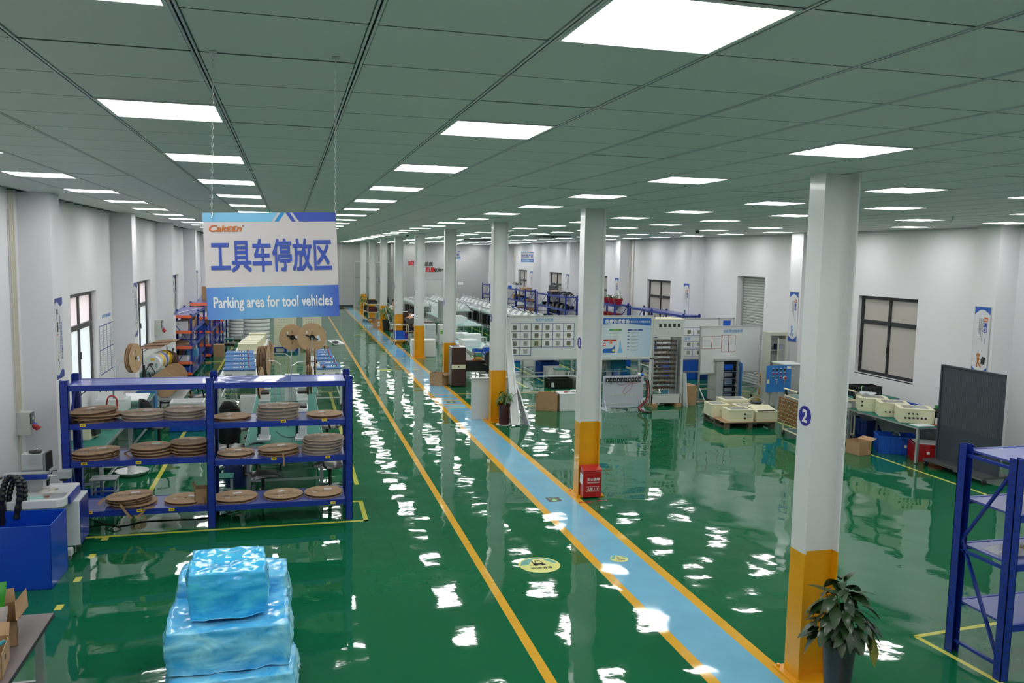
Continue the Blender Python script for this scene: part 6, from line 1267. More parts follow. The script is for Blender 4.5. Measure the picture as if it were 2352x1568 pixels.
# ================================================================ TEST TABLES WITH WHITE UNITS
table('pale green test table with white edge behind the drawer tower', 6.68, 7.86, 34.1, 42.1, .75, M_gtop, M_alu, ny=3, rails=False); table('long white table of the middle row of test units', 7.9, 9.35, 43.2, 54.3, .75, M_gtop, M_alu, ny=4, rails=False); table('long pale table of the right row of test units, nearer', 9.72, 11.15, 33.2, 42.9, .75, M_gtop, M_alu, ny=3, rails=False)
table('long pale table of the right row of test units, farther', 9.72, 11.15, 43.3, 53.5, .75, M_gtop, M_alu, ny=4, rails=False)
table('white table of the left row of test units, against the partition', 7.0, 7.7, 47.0, 54.2, .75, M_gtop, M_alu, ny=3, rails=False)
tu = None; fu = None
def tilt_unit(label, loc, grp):
    global tu
    if tu is None:
        tu = thing('test_unit', label, 'test unit', loc, 0, grp); MB().prism([(-.22, 0), (.22, 0), (.22, .06), (.05, .30), (-.02, .30), (-.22, .08)], -.26, .26, 'y').build('sloped_body', M_white, tu); b = MB(); b.M = Matrix.Translation((.10, 0, .28)) @ Matrix.Rotation(.75, 4, 'Y'); b.box(-.19, .19, -.27, .27, 0, .02); b.build('tilted_lid', M_paper, tu); MB().box(-.2, -.06, -.15, .15, .085, .1).build('keypad', M_alu, tu); return tu
    return dup(tu, loc, label=label, group=grp)
def flat_unit(label, loc, grp):
    global fu
    if fu is None:
        fu = thing('test_unit', label, 'test unit', loc, 0, grp); MB().prism([(-.3, 0), (.3, 0), (.3, .13), (.22, .17), (-.2, .17), (-.3, .07)], -.3, .3, 'y').build('white_housing', M_white, fu, .01); b = MB(); b.grid(lambda u, v: (-.26+u*.5, -.26+v*.5, .185+.02*math.sin(u*6+v*3)), 5, 5); b.build('cover_sheet', M_paper, fu, smooth=True); MB().box(.02, .2, -.1, .1, .175, .2).build('keypad', M_steel, fu); return fu
    return dup(fu, loc, label=label, group=grp)
for k in range(17): y = 35.4+k*1.06; tilt_unit('white test unit with tilted lid, %s from the near end of the right row' % ORD[k], (10.72, y, .752), 'tilted test units of the right row')
for k in range(17):
    y = 35.2+k*1.06
    if y > 43.0 or k < 8: flat_unit('flat white test unit, %s from the near end of the right row' % ORD[k], (10.08, y, .752), 'flat test units of the right row')
for k in range(11): y = 43.7+k*.98; tilt_unit('white test unit with tilted lid, %s from the near end of the middle row' % ORD[k], (9.0, y, .752), 'tilted test units of the middle row')
for k in range(10): y = 43.8+k*1.02; flat_unit('flat white test unit, %s from the near end of the middle row' % ORD[k], (8.28, y, .752), 'flat test units of the middle row')
for k in range(7): flat_unit('flat white test unit, %s from the near end of the short left row' % ORD[k], (7.35, 47.4+k*1.0, .752), 'flat test units of the short left row')
for k in range(6): c_ = thing('computer_case', 'black computer case under the right row, %s from the near end' % ORD[k], 'computer', (9.85, 40.4+k*1.15, .0)); MB().box(-.1, .12, -.22, .22, .14, .62).build('case_body', M_black, c_); MB().box(-.1, .12, -.22, .22, .1, .14).build('shelf_board', M_steel, c_); [MB().box(x-.01, x+.01, -.02, .02, 0, .1).build('foot', M_steel, c_) for x in (-.08, .1)]
for k in range(5): c_ = thing('computer_case', 'black computer case under the short left row, %s from the near end' % ORD[k], 'computer', (7.1, 48.0+k*1.1, .0)); MB().box(-.1, .12, -.22, .22, 0, .55).build('case_body', M_black, c_)
vm = thing('white_instrument', 'tall white instrument with dark windows on the pale green test table', 'instrument', (7.05, 38.2, .752)); MB().box(-.36, -.24, -.4, .4, 0, .82).build('dark_back', M_steel, vm); MB().box(-.24, .3, -.4, .4, 0, .80).build('body', M_white, vm, .03); MB().box(-.2, -.08, -.404, -.4, .3, .62).build('window', M_steel, vm); MB().box(.0, .2, -.404, -.4, .22, .55).build('window', M_ink, vm); MB().box(-.16, -.1, -.404, -.4, .15, .2).build('yellow_label', M_lab, vm); MB().box(-.17, -.13, -.404, -.4, .7, .74).build('camera_eye', M_ink, vm)
for lab, x, y, w_, d_, h_ in (('white open box near the end of the pale green test table', 6.95, 35.3, .5, .6, .32), ('small white box beside the white open box on the test table', 7.42, 36.6, .4, .4, .16), ('white drawer unit at the far left corner of the test table', 6.95, 40.9, .36, .4, .42), ('white carton at the near end of the middle test row', 8.3, 43.35, .5, .25, .30)): carton(lab, (x, y, .752), w_, d_, h_, 0, closed=True, m=M_white, tape=False)
t = thing('packing_trolley', 'low trolley with wooden top and blue crate below the right test row', 'trolley', (9.6, 36.4, 0)); MB().box(-.5, .45, -.35, .35, .50, .53).build('wood_top', M_wood, t); [MB().box(x-.02, x+.02, y-.02, y+.02, 0, .5).build('leg', M_alu, t) for x in (-.45, .4) for y in (-.3, .3)]; MB().box(-.25, .4, -.3, .3, .06, .42).build('blue_crate', M_crated, t)
carton('brown carton with white bag on the rail table right of the test table', (9.2, 31.9, .42), .32, .32, .3, 0, closed=True); table('thin grey rail table carrying the brown carton', 8.95, 9.75, 31.0, 32.5, .42, M_alu, M_alu, leg=.03)
# ================================================================ BOARDS, CABINETS, RIGHT AREA
def board(name, label, x0, x1, y, z0, z1, rz=0, legs=(1, 1), base=True, zbar=None, fr=.035):
    t = thing(name, label, 'whiteboard', ((x0+x1)/2, y, 0), rz); w = (x1-x0)/2
    sheet = MB().box(-w, w, -.008, .008, z0, z1).build('board_sheet', mat('board_white', (.72, .74, .745), .18, var=.01), t); b = MB()
    b.box(-w-fr, w+fr, -.02, .02, z1, z1+fr); b.build('frame', M_alu, t); MB().box(-w-fr, w+fr, -.02, .02, z0-fr, z0).build('frame', M_alu, t)
    for s, on in ((-1, legs[0]), (1, legs[1])):
        if not on: MB().box(s*(w+fr), s*w, -.02, .02, z0, z1).build('frame', M_alu, t); continue
        MB().box(s*(w+fr), s*w, -.02, .02, .1 if base else 0, z1+fr).build('upright', M_alu, t)
        if base:
            b = MB(); x = s*(w+fr/2); b.beam((x, -.28, .1), (x, .28, .1), .035); b.beam((x, -.26, .1), (x, 0, .42), .03); b.beam((x, .26, .1), (x, 0, .42), .03); o = b.build('foot_frame', M_alu, t)
            for q in (-.26, .26): MB().cyl((x-.012, q, .045), (x+.012, q, .045), .045, n=12).build('caster', M_black, o)
    if zbar:
        for z in zbar: MB().box(-w, w, -.015, .015, z, z+.03).build('crossbar', M_alu, t)
    return t, w
M_photo = [mat('photo_grey', (.16, .17, .15), .4, var=.6, scale=30), mat('photo_light', (.35, .36, .35), .4, var=.5, scale=26), mat('photo_olive', (.14, .13, .08), .4, var=.6, scale=28)]
y = 19.0; x0, x1 = 4.96, 6.70
b1_, w = board('standards_board', 'white standards board with twenty framed photo sheets, left of the column numbered 3', x0, x1, y, 1.24, 2.24, zbar=(.80,), base=False)
text('电柜作业标准', 'lettering', M_inkl, b1_, (0.02, -.009, 2.17), RF, width=.44, bold=.015)
gx0, gx1, gz1, gz0 = -w+.03, w-.1, 2.08, 1.33; cw, chh = (gx1-gx0)/6, (gz1-gz0)/4; n = 0
for r in range(4):
    for c_ in range(6 if r < 3 else 2):
        a, z = gx0+c_*cw, gz1-(r+1)*chh; s = MB().box(a+.006, a+cw-.006, -.0105, -.0085, z+.006, z+chh-.006).build('sheet', mat('sheet_yellowish', (.6, .62, .5), .5) if (r, c_) == (2, 2) else M_paper, b1_)
        MB().box(a+cw*.32, a+cw*.68, -.0115, -.0105, z+chh*.2, z+chh*.76).build('photo', M_photo[n % 3], s); n += 1
        b = MB(); e = .006
        b.box(a-e, a+cw+e, -.011, -.0085, z-e, z+e); b.box(a-e, a+cw+e, -.011, -.0085, z+chh-e, z+chh+e); b.box(a-e, a+e, -.011, -.0085, z+e, z+chh-e); b.box(a+cw-e, a+cw+e, -.011, -.0085, z+e, z+chh-e); b.build('sheet_border', M_inkb, s)
# poster board
b2_, w = board('notice_board', 'board with a large blue management poster, right of the column numbered 3', 6.98, 8.66, y, 1.22, 2.24, zbar=(.62,), base=False, legs=(1, 1))
pm = grad_mat('poster_sky', [(0, (.55, .68, .78)), (.5, (.70, .76, .78)), (1, (.45, .62, .78))]); P = lambda x0, x1, z0, z1, nm, m, d=.0115: MB().box(x0, x1, -d, -.0085, z0, z1).build(nm, m, b2_)
P(-w+.02, w-.07, 1.26, 2.21, 'poster_sheet', pm, .0095); b = MB(); b.prism([(-w+.02, 2.21), (w-.07, 2.21)]+[(w-.07-(2*w-.09)*k/12, 2.02+.05*math.sin(PI*k/12)) for k in range(13)], -.0105, -.0095, 'y'); b.build('blue_header', mat('header_blue', (.01, .13, .50), .3, var=.08, scale=2), b2_)
text('质量管理看板', 'lettering', M_inkw, b2_, (-.12, -.0108, 2.13), RF, width=.62, bold=.02); text('从质量求生存 从质量求发展', 'lettering', M_inkw, b2_, (.44, -.0108, 2.12), RF, width=.62, bold=.01)
P(-.32, .0, 1.90, 1.935, 'green_bar', mat('bar_green', (.02, .30, .06), .4)); text('质量方针目标', 'lettering', M_lab, b2_, (-.15, -.012, 1.917), RF, height=.022)
P(.16, .55, 1.90, 1.935, 'navy_bar', M_inkb); text('质量管理八项原则', 'lettering', M_inkw, b2_, (.35, -.012, 1.917), RF, height=.022)
P(-.46, -.12, 1.65, 1.685, 'red_bar', M_inkr); text('工作重点', 'lettering', M_lab, b2_, (-.3, -.012, 1.667), RF, height=.022)
for k in range(5): P(-.30, -.26, 1.87-k*.04, 1.877-k*.04, 'printed_line', M_steel); P(-.22, -.05-.02*(k % 3), 1.87-k*.04, 1.877-k*.04, 'printed_line', M_steel)
for k in range(6): P(.16, .21, 1.845-k*.085, 1.865-k*.085, 'navy_tab', M_inkb); P(.25, .46, 1.85-k*.085, 1.86-k*.085, 'printed_line', M_steel); P(.25, .34+.03*(k % 3), 1.83-k*.085, 1.838-k*.085, 'printed_line', M_steel)
b = MB(); b.prism([(-.46, 1.36), (-.16, 1.36), (-.16, 1.56), (-.2, 1.5), (-.25, 1.47), (-.46, 1.46)], -.0115, -.0095, 'y'); b.build('chart_area', mat('header_blue', (0, 0, 0)), b2_); b = MB(); b.prism([(-.10, 1.36), (.05, 1.36), (.02, 1.44), (0, 1.50), (-.01, 1.62), (-.025, 1.68), (-.04, 1.62), (-.05, 1.50), (-.07, 1.44)], -.0115, -.0095, 'y'); b.build('tower_print', M_sgl, b2_)
for x, z, m in ((-.44, 1.56, M_inkr), (-.27, 1.61, M_orange), (-.2, 1.42, M_lab)): MB().cyl((x, -.0095, z), (x, -.013, z), .038, n=20).build('round_print', m, b2_); MB().cyl((x, -.013, z), (x, -.0135, z), .018, n=16).build('round_centre', M_inkw, b2_)
MB().cyl((.14, -.0095, 1.24), (.14, -.02, 1.24), .012, n=10).build('magnet', M_red, b2_)
# board behind the cabinet
b3_, w = board('process_board', 'white process board with navy framed sheets, behind the tall open cabinet', 9.55, 11.30, 20.6, .98, 2.06, zbar=(.60, .25), rz=0)
for r, zz in enumerate((1.62, 1.28, 1.06)):
    for c_ in range(5 if r < 2 else 4):
        a = -w+.12+c_*.30; s = MB().box(a, a+.28, -.0105, -.0085, zz-.005, zz+(.2 if r == 0 else .17)).build('sheet', M_paper, b3_); MB().box(a+.12, a+.22, -.0115, -.0105, zz+.04, zz+.14).build('photo', M_photo[(c_+r) % 3], s)
        b = MB(); b.box(a-.008, a+.288, -.0115, -.0085, zz-.013, zz-.003); b.box(a-.008, a+.288, -.0115, -.0085, zz+(.2 if r == 0 else .17), zz+(.21 if r == 0 else .18)); b.box(a-.008, a, -.0115, -.0085, zz, zz+.17); b.build('sheet_border', M_inkb, s)
text('电柜生产流程', 'lettering', M_inkl, b3_, (-.2, -.009, 1.53), RF, width=.5, bold=.015)
b5_, w = board('small_board', 'narrow board with a blue sheet at the right end of the process board', 11.42, 11.78, 20.65, 1.6, 2.06, base=False, legs=(0, 1)); MB().box(-.13, .1, -.011, -.0085, 1.82, 2.02).build('blue_sheet', M_crate, b5_); MB().box(-.13, .0, -.011, -.0085, 1.70, 1.73).build('navy_line', M_inkb, b5_)
# whiteboard in front
b4_, w = board('whiteboard', 'nearly blank whiteboard on castered feet with four red framed sheets', 10.12, 12.05, 19.5, .76, 1.94, rz=.18, zbar=(.33,))
text('电柜测试检验单', 'lettering', M_inkl, b4_, (.05, -.009, 1.83), RF, width=.62, bold=.015)
for x, z0, z1, ww in ((-.93, 1.40, 1.70, .30), (-.61, 1.40, 1.70, .29), (-.29, 1.30, 1.72, .20), (-.07, 1.30, 1.72, .20)):
    s = MB().box(x, x+ww, -.0105, -.0085, z0, z1).build('sheet', M_paper, b4_); b = MB(); e = .01; b.box(x-e, x+ww+e, -.0115, -.0085, z0-e, z0); b.box(x-e, x+ww+e, -.0115, -.0085, z1, z1+e); b.box(x-e, x, -.0115, -.0085, z0, z1); b.box(x+ww, x+ww+e, -.0115, -.0085, z0, z1); b.build('red_border', mat('border_red', (.35, .06, .04), .5), s)
    for q in range(6): MB().box(x+.03, x+ww-.04, -.0112, -.0105, z1-.05-q*.035, z1-.044-q*.035).build('printed_line', M_steel, s)
# tall open cabinet with bus-bar trays
oc = thing('open_cabinet', 'tall open white cabinet frame with a row of five meters over stacked wiring trays', 'cabinet', (9.04, 19.0, .085)); W2, D2, H2 = .42, .62, 2.08; M_cab = mat('cabinet_grey_white', (.60, .62, .60), .4, var=.02)
for x in (-W2, W2):
    for y_ in (0, D2): MB().box(x-.028, x+.028, y_-.02, y_+.02, 0, H2).build('upright', M_cab, oc)
MB().box(-W2-.03, W2+.03, -.03, D2+.03, H2, H2+.02).build('roof', M_cream, oc); b = MB()
b.box(-W2, W2, -.02, .02, 0, .22); b.build('bottom_panel', M_cab, oc); MB().box(-W2+.03, W2, -.025, .0, H2-.42, H2).build('meter_panel', M_cab, oc)
for k in range(5): MB().box(-.24+k*.125, -.165+k*.125, -.03, -.025, H2-.18, H2-.095).build('meter', mat('meter_dark', (.03, .05, .04), .2), oc)
for x, z in ((-.31, H2-.23), (.02, H2-.31), (.27, H2-.32)): MB().cyl((x, -.028, z), (x, -.025, z), .008, n=8).build('screw_hole', M_ink, oc)
for y_ in (.02, D2-.02):
    for z in (.02, .45, .9, 1.3, 1.7, H2-.03): MB().box(-W2-.01, -W2+.01, .02, D2-.02, z, z+.03).build('side_rail', M_cab, oc) if y_ == .02 else None
MB().box(W2-.01, W2+.01, .02, D2, 0, H2).build('side_panel', mat('cabinet_inner_grey', (.35, .36, .36), .4), oc); MB().box(W2-.13, W2-.10, .05, .09, .22, 1.62).build('inner_rail', M_steel, oc)
MB().box(-W2, W2, 0, D2, 0, .03).build('floor_plate', M_cab, oc)
M_bar = mat('busbar_brown', (.10, .07, .05), .4, .4, var=.5, scale=25)
for k in range(11):
    z = 1.53-k*.118; o = MB().box(-W2+.03, W2-.12, .04, D2-.05, z, z+.012).build('wiring_tray', mat('tray_dark', (.13, .12, .11), .5, var=.2), oc); b = MB()
    for q in range(12): b.box(-W2+.05+q*.056, -W2+.085+q*.056, .03, .06, z+.012, z+.05)
    b.build('terminal_block', M_bar, o, kind='stuff')
    if k in (2, 4, 6, 8): [MB().beam((-.25+.12*q, .02, z-.01), (-.05+.13*q, .03, z-.05), .02, .008).build('copper_lead', M_wood, o) for q in range(3)]
for x in (-.32, .33): MB().box(x-.07, x+.07, -.12, D2, -.085, 0).build('timber_block', M_wood, oc)
carton('brown carton standing behind the right side of the tall open cabinet', (9.78, 19.25, 0), .28, .45, .5, 0, closed=True); slant('leaning_sheet', 'thin white panel leaning on the right side of the tall open cabinet', 'panel', ((9.53, 18.75, 0), (9.55, 19.3, 0), (9.5, 19.3, .85), (9.49, 18.8, .85)), .012, M_white)
# peg board with relays
pg = thing('test_board', 'low white perforated test board with ten black relays on top and loose wires', 'test board', (7.78, 18.68, 0)); M_pp = mat('board_lilac_white', (.56, .58, .68), .35, var=.02); MB().box(-.52, .52, -.015, .015, .07, .84).build('board_sheet', M_pp, pg)
b = MB()
for r in range(26):
    for q in range(36): b.box(-.49+q*.0275, -.477+q*.0275, -.0158, -.015, .12+r*.023, .128+r*.023)
b.build('perforation', mat('hole_grey', (.3, .31, .36), .6), pg, kind='stuff')
for k in range(10): x = -.43+.092*k+(.01 if k > 2 else 0); o = MB().box(x-.03, x+.03, -.06, -.015, .70, .80).build('relay', M_black, pg); MB().box(x-.012, x+.008, -.0615, -.06, .725, .765).build('relay_label', M_paper, o)
for r, z in enumerate((.38, .17)):
    for k in range(12): MB().cyl((-.40+k*.062+(.02 if k > 3 else 0), -.03, z+.01*(k % 2)), (-.40+k*.062+(.02 if k > 3 else 0), -.015, z+.01*(k % 2)), .014, n=8).build('connector', M_cream, pg)
for x in (-.48, .48): MB().box(x-.025, x+.025, -.22, .15, 0, .03).build('foot', M_pp, pg); MB().beam((x, -.15, .03), (x, -.01, .25), .03, .02).build('foot_brace', M_pp, pg)
MB().cyl((.36, -.01, .86), (.42, -.01, .86), .05, n=14).build('white_socket', M_white, pg); MB().cyl((.42, -.01, .86), (.5, -.01, .86), .035, n=14).build('blue_plug', M_crate, pg)
for k, (m, pts) in enumerate(((M_red, [(.45, -.03, .72), (.3, -.05, .66), (.1, -.04, .6), (-.02, -.05, .45), (.05, -.05, .42), (.2, -.04, .55), (.22, -.04, .7)]), (M_red, [(-.2, -.03, .70), (-.1, -.04, .62), (.1, -.04, .66), (.3, -.03, .7)]), (M_black, [(-.35, -.03, .7), (-.33, -.04, .63), (-.3, -.03, .7)]))):
    o = cable('loose_wire', None, [Vector(q) for q in pts], .004, m, 5); o.parent = pg
for k, (m, dx) in enumerate(((M_red, 0), (M_black, .04), (M_black, -.03))): cable('wire_bundle', '%s thick cable looping down to the floor at the right of the test board' % ['red', 'black', 'second black'][k], [Vector((8.36+dx, 18.6, .74)), Vector((8.40+dx, 18.6, .45)), Vector((8.32+dx, 18.5, .26)), Vector((8.12+dx, 18.45, .10)), Vector((8.14+dx, 18.3, .02)), Vector((8.3+dx, 18.2, .02))], .013, m)
# grey open control cabinet
gcb = thing('control_cabinet', 'grey open control cabinet with black interior and a blue door, in front of the whiteboard', 'cabinet', (10.93, 19.35, 0), .05); M_gcab = mat('cabinet_light_grey', (.42, .44, .43), .4, var=.03)
MB().box(-.33, -.30, -.02, .4, 0, 1.08).build('side_panel', M_gcab, gcb); MB().box(.30, .33, -.02, .4, 0, 1.08).build('side_panel', M_gcab, gcb); MB().box(-.33, .33, .38, .4, 0, 1.08).build('back_panel', M_black, gcb); MB().box(-.33, -.12, -.03, -.01, 0, 1.06).build('front_strip', M_gcab, gcb); MB().box(-.37, .34, -.05, .42, 1.08, 1.13).build('roof', M_gcab, gcb); MB().box(-.33, .33, -.02, .4, 0, .04).build('plinth', M_ink, gcb)
MB().box(-.12, .30, .05, .37, .04, 1.06).build('mounting_plate', M_black, gcb)
for z, h_, m in ((.84, .14, M_crate), (.66, .10, M_steel), (.46, .14, M_alu), (.27, .10, M_steel), (.16, .05, M_alu)): MB().box(-.08, .16, -.0, .05, z, z+h_).build('device', m, gcb)
for z in (.78, .6, .42, .24): MB().box(-.1, .28, .02, .05, z, z+.02).build('din_rail', M_alu, gcb)
for q in range(5): MB().beam((.2, .0, .9-.15*q), (.27, -.05, .82-.15*q), .012).build('wire_lead', M_ink, gcb)
MB().beam((.35, -.02, .555), (.17, -.42, .555), .02, 1.0).build('blue_door', M_pan, gcb); MB().cyl((.27, -.22, .5), (.3, -.23, .5), .02, n=10).build('red_button', M_red, gcb)
# pallet with cream boxes
pallet('worn wooden pallet carrying the five cream enclosures', 9.22, 10.38, 16.15, 17.35, mat('pallet_grey_wood', (.12, .095, .07), .8, var=.3, scale=8, stretch=(1, 8, 8)), .13, rz=-.08)
t = thing('cardboard_sheet', 'brown cardboard sheet lying between the pallet and the cream enclosures', 'sheet', (9.8, 16.75, .132), -.08); MB().box(-.62, .62, -.62, .62, 0, .008).build('sheet', M_card, t)
encl('cream enclosure with two black cable glands, front left on the pallet', (9.58, 16.42, .141), .56, .42, .26, -.12, lidwin=True, knobs=((.08, .17, .024, 'g'), (.08, .08, .024, 'g'), (.14, .1, .01, 'l'), (.18, .1, .01, 'l'), (.22, .1, .01, 'l'), (.14, .15, .01, 'l'), (.18, .15, .01, 'l'), (.22, .15, .01, 'l')))
encl('cream enclosure with a small lamp hole, rear left on the pallet', (9.40, 17.05, .141), .42, .46, .28, -.1, lidwin=True, knobs=((0, .14, .012, 'l'),)); encl('cream enclosure with the widest windowed lid at the back of the pallet', (9.92, 17.25, .2), .62, .46, .28, -.1, lidwin=True)
encl('cream enclosure in the middle of the pallet, behind the glanded one', (9.95, 16.75, .141), .46, .34, .27, -.1, lidwin=True); oe = encl('open cream enclosure with its lid raised, front right on the pallet', (10.16, 16.35, .141), .52, .38, .22, .0); b = MB(); b.M = Matrix.Translation((0, .02, .24)) @ Matrix.Rotation(.2, 4, 'X'); b.box(-.26, .26, -.18, .2, 0, .02); b.build('raised_lid', M_cream, oe); MB().box(-.22, .22, -.17, -.1, .22, .235).build('terminal_strip', M_black, oe)
t = thing('cable_coil', 'clear tube coil with a black drum behind the open cream enclosure', 'coil', (10.28, 16.85, .42)); MB().tube([(.2*math.cos(a), .05*math.sin(a), .09*math.sin(a)+.04) for a in [2*PI*i/20 for i in range(21)]], .007, 5).build('tube_coil', M_alu, t, smooth=True); MB().lathe([(.0, 0), (.13, 0), (.14, .03), (.12, .05), (0, .05)], 18).build('drum', M_black, t, smooth=True); MB().box(-.14, .14, -.12, .12, -.28, 0).build('cream_box', M_cream, t)
# blue control panel on posts, grey cabinet, cream cupboard, bollard
cp = thing('button_cabinet', 'blue control panel door with rows of buttons and meters, left of the nearest column', 'control panel', (11.27, 17.5, 0)); MB().box(-.33, .32, 0, .03, .55, 1.19).build('blue_door', M_pan, cp)
for r in range(3):
    for q in range(4):
        x, z = -.17+q*.105, 1.09-r*.095
        if r == 2 and q == 3: MB().cyl((x, -.03, z-.01), (x, 0, z-.01), .045, n=18).build('emergency_ring', M_white, cp); MB().cyl((x, -.05, z-.01), (x, -.03, z-.01), .032, n=18).build('emergency_button', M_red, cp); continue
        if r == 0 and q % 2: MB().box(x-.032, x+.032, -.012, 0, z-.035, z+.03).build('meter', M_ink, cp)
        else: MB().cyl((x, -.02, z), (x, 0, z), .018, n=12).build('push_button', M_red if r == 1 or (r == 2 and q == 2) else (M_green if r == 2 and q == 0 else M_ink), cp)
        MB().box(x-.024, x+.024, -.003, 0, z+.025, z+.04).build('button_label', M_paper, cp)
for x in (-.07, .14): MB().box(x-.035, x+.035, -.006, 0, .85, .865).build('toggle_label', M_paper, cp); MB().box(x-.008, x+.008, -.02, 0, .74, .85).build('toggle_handle', M_alu, cp)
MB().box(-.32, -.26, -.003, 0, .76, .86).build('warning_label', M_cream, cp); MB().prism([(-.305, .785), (-.275, .785), (-.29, .815)], -.005, -.003, 'y').build('warning_triangle', M_lab, cp); MB().box(-.29, -.275, -.02, 0, .87, .93).build('door_handle', M_alu, cp); MB().box(.2, .31, -.003, 0, 1.11, 1.17).build('name_plate', M_paper, cp)
for x in (-.25, -.16, .0): MB().box(x-.025, x+.025, .04, .08, .02, 1.15).build('post', M_gcab, cp)
gcab = thing('control_cabinet', 'light grey cabinet body right behind the blue control panel', 'cabinet', (11.78, 17.95, 0)); MB().box(-.26, .2, -.3, .25, .12, 1.17).build('body', M_gcab, gcab); MB().box(-.28, .22, -.32, .27, 1.17, 1.2).build('roof', M_white, gcab); MB().box(-.2, .0, -.304, -.3, 1.08, 1.095).build('vent_slot', M_white, gcab); MB().box(-.2, .0, -.305, -.3, .92, .935).build('vent_slot', M_white, gcab); [MB().box(x-.02, x+.02, -.28, -.24, 0, .12).build('foot', M_steel, gcab) for x in (-.22, .16)]
cc = thing('cupboard', 'tall cream cupboard frame with a half open glass door beside the shutter', 'cupboard', (12.0, 18.75, 0)); cc.scale = (.74, 1, 1); M_cc = mat('cupboard_cream', (.55, .54, .46), .4, var=.03)
for x in (-.33, .30): MB().box(x-.03, x+.03, -.02, .3, 0, 1.78).build('side_post', M_cc, cc)
MB().box(-.36, .33, -.03, .32, 1.78, 1.86).build('top', M_cc, cc); MB().box(-.33, .3, .28, .3, 0, 1.78).build('back_panel', M_white, cc); [MB().box(-.3, .27, 0, .28, z, z+.02).build('shelf_board', M_alu, cc) for z in (.5, 1.0, 1.4)]; MB().box(-.02, .25, -.05, -.03, .6, 1.7).build('glass_door', M_glass, cc)
for s_ in (-.04, .25): MB().box(s_-.02, s_+.02, -.06, -.025, .58, 1.72).build('door_stile', M_cc, cc)
MB().box(0, .22, .02, .2, 1.42, 1.55).build('blue_item', M_crated, cc); MB().box(0, .22, .02, .2, 1.02, 1.1).build('dark_item', M_ink, cc)
p = F(1741, 903); bo = thing('bollard', 'yellow and black striped bollard by the roller shutter', 'bollard', (12.4, 20.2, 0)); MB().cyl((0, 0, 0), (0, 0, .62), .055, n=16).build('post', M_yel, bo); [MB().cyl((0, 0, z), (0, 0, z+.025), .0556, n=16).build('black_band', M_ink, bo) for z in (.38, .44, .5)]
t = thing('step_block', 'dark grey block on the floor against the right wall near the bollard', 'block', (12.35, 19.6, 0)); MB().box(-.1, .3, -.2, .3, 0, .16).build('block_body', M_steel, t)
# trolley with brown peg board
tw = trolley('cream tube trolley with green top and hanging brown wiring board', (10.68, 15.05, 0), -.1, 1.22, .66, .86, (.84, .12), mat('trolley_green_top', (.03, .14, .12), .4, var=.1))
for s_ in (-1, 1): MB().tube([(s_*.58, -.3, .86), (s_*.62, -.3, .97), (s_*.66, -.28, 1.0), (s_*.66, .28, 1.0), (s_*.62, .3, .97), (s_*.58, .3, .86)], .018, 8).build('push_handle', MATS['trolley_cream_tube'], tw); [MB().tube([(s_*.58, y_, .86), (s_*.62, y_, .97), (s_*.66, y_*.93, 1.0)], .021, 8).build('black_elbow', M_black, tw) for y_ in (-.3, .3)]
wbd = thing('wiring_board', 'brown wooden wiring board with rows of green and silver terminals on the trolley end', 'board', (10.03, 15.15, .28), -.1); MB().box(-.015, .015, -.44, .44, 0, .52).build('wood_sheet', mat('board_orange_brown', (.24, .10, .025), .5, var=.2, scale=3), wbd); b = MB()
for r in range(6):
    for q in range(12): yy = -.40+q*.07+rnd.uniform(-.012, .012); zz = .05+r*.085+rnd.uniform(-.012, .012); b.box(-.03, -.015, yy-.007, yy+.007, zz-.006, zz+.006); (b.beam((-.02, yy, zz), (-.03, yy+.012, zz-.03), .006) if (r+q) % 2 else None)
b.build('terminal_pin', mat('pin_mint', (.45, .6, .5), .35), wbd, kind='stuff')
for k, (x, y_, s_) in enumerate(((10.35, 15.0, 1), (10.55, 14.95, .9), (10.8, 15.05, 1.1))): t = thing('cable_coil', 'black coiled hose on the trolley top, %s from the left' % ORD[k], 'coil', (x, y_, .86)); MB().tube([(.11*s_*math.cos(a), .1*s_*math.sin(a), .03+.012*math.sin(a*3)) for a in [2*PI*i/16 for i in range(17)]], .03, 7).build('coil', M_black, t, smooth=True)
crate('storage_crate', 'blue crate on the lower deck of the cream trolley, nearer end', 'crate', (10.55, 14.95, .132), .55, .42, .22, M_crate, -.1, ribs=False); carton('open brown carton held over the trolley behind the nearest column', (11.62, 16.2, .792), .3, .3, .2, .3, flaps=(('l', .1, .15),)); table('green bench behind the nearest column', 11.45, 12.6, 15.0, 16.4, .79)
# table R along the wall
table('green topped bench along the right wall carrying three cream boxes', 11.05, 11.78, 12.62, 14.66, .69, M_green, M_alu, ny=2, rails=False)
for lab, c, w_, d_, kn in (('cream box with black glands, left of three on the wall bench', (11.40, 14.35, .692), .56, .46, ((-.22, .2, .02, 'g'), (-.22, .12, .02, 'g'), (-.08, .14, .008, 'l'), (-.02, .14, .008, 'l'))), ('cream box with four dark holes, middle of three on the wall bench', (11.42, 13.78, .692), .54, .46, ((-.16, .1, .016, 'g'), (-.08, .1, .016, 'g'), (.0, .1, .016, 'g'), (.08, .1, .016, 'g'))), ('cream box with a row of cable glands, right of three on the wall bench', (11.42, 13.18, .692), .60, .50, tuple((-.2+.07*k, .1, .02, 'g') for k in range(6))+tuple((-.14+.07*k, .18, .018, 'g') for k in range(3)))):
    o = encl(lab, c, w_, d_, .27, -.5, lidwin=False, knobs=kn); MB().box(-w_*.36, w_*.36, -d_*.34, d_*.34, .27, .273).build('window', mat('smoke_clear', (.3, .3, .28), .1), o); MB().box(-.01, .01, -.01, .01, .27, .32).build('latch', M_alu, o)
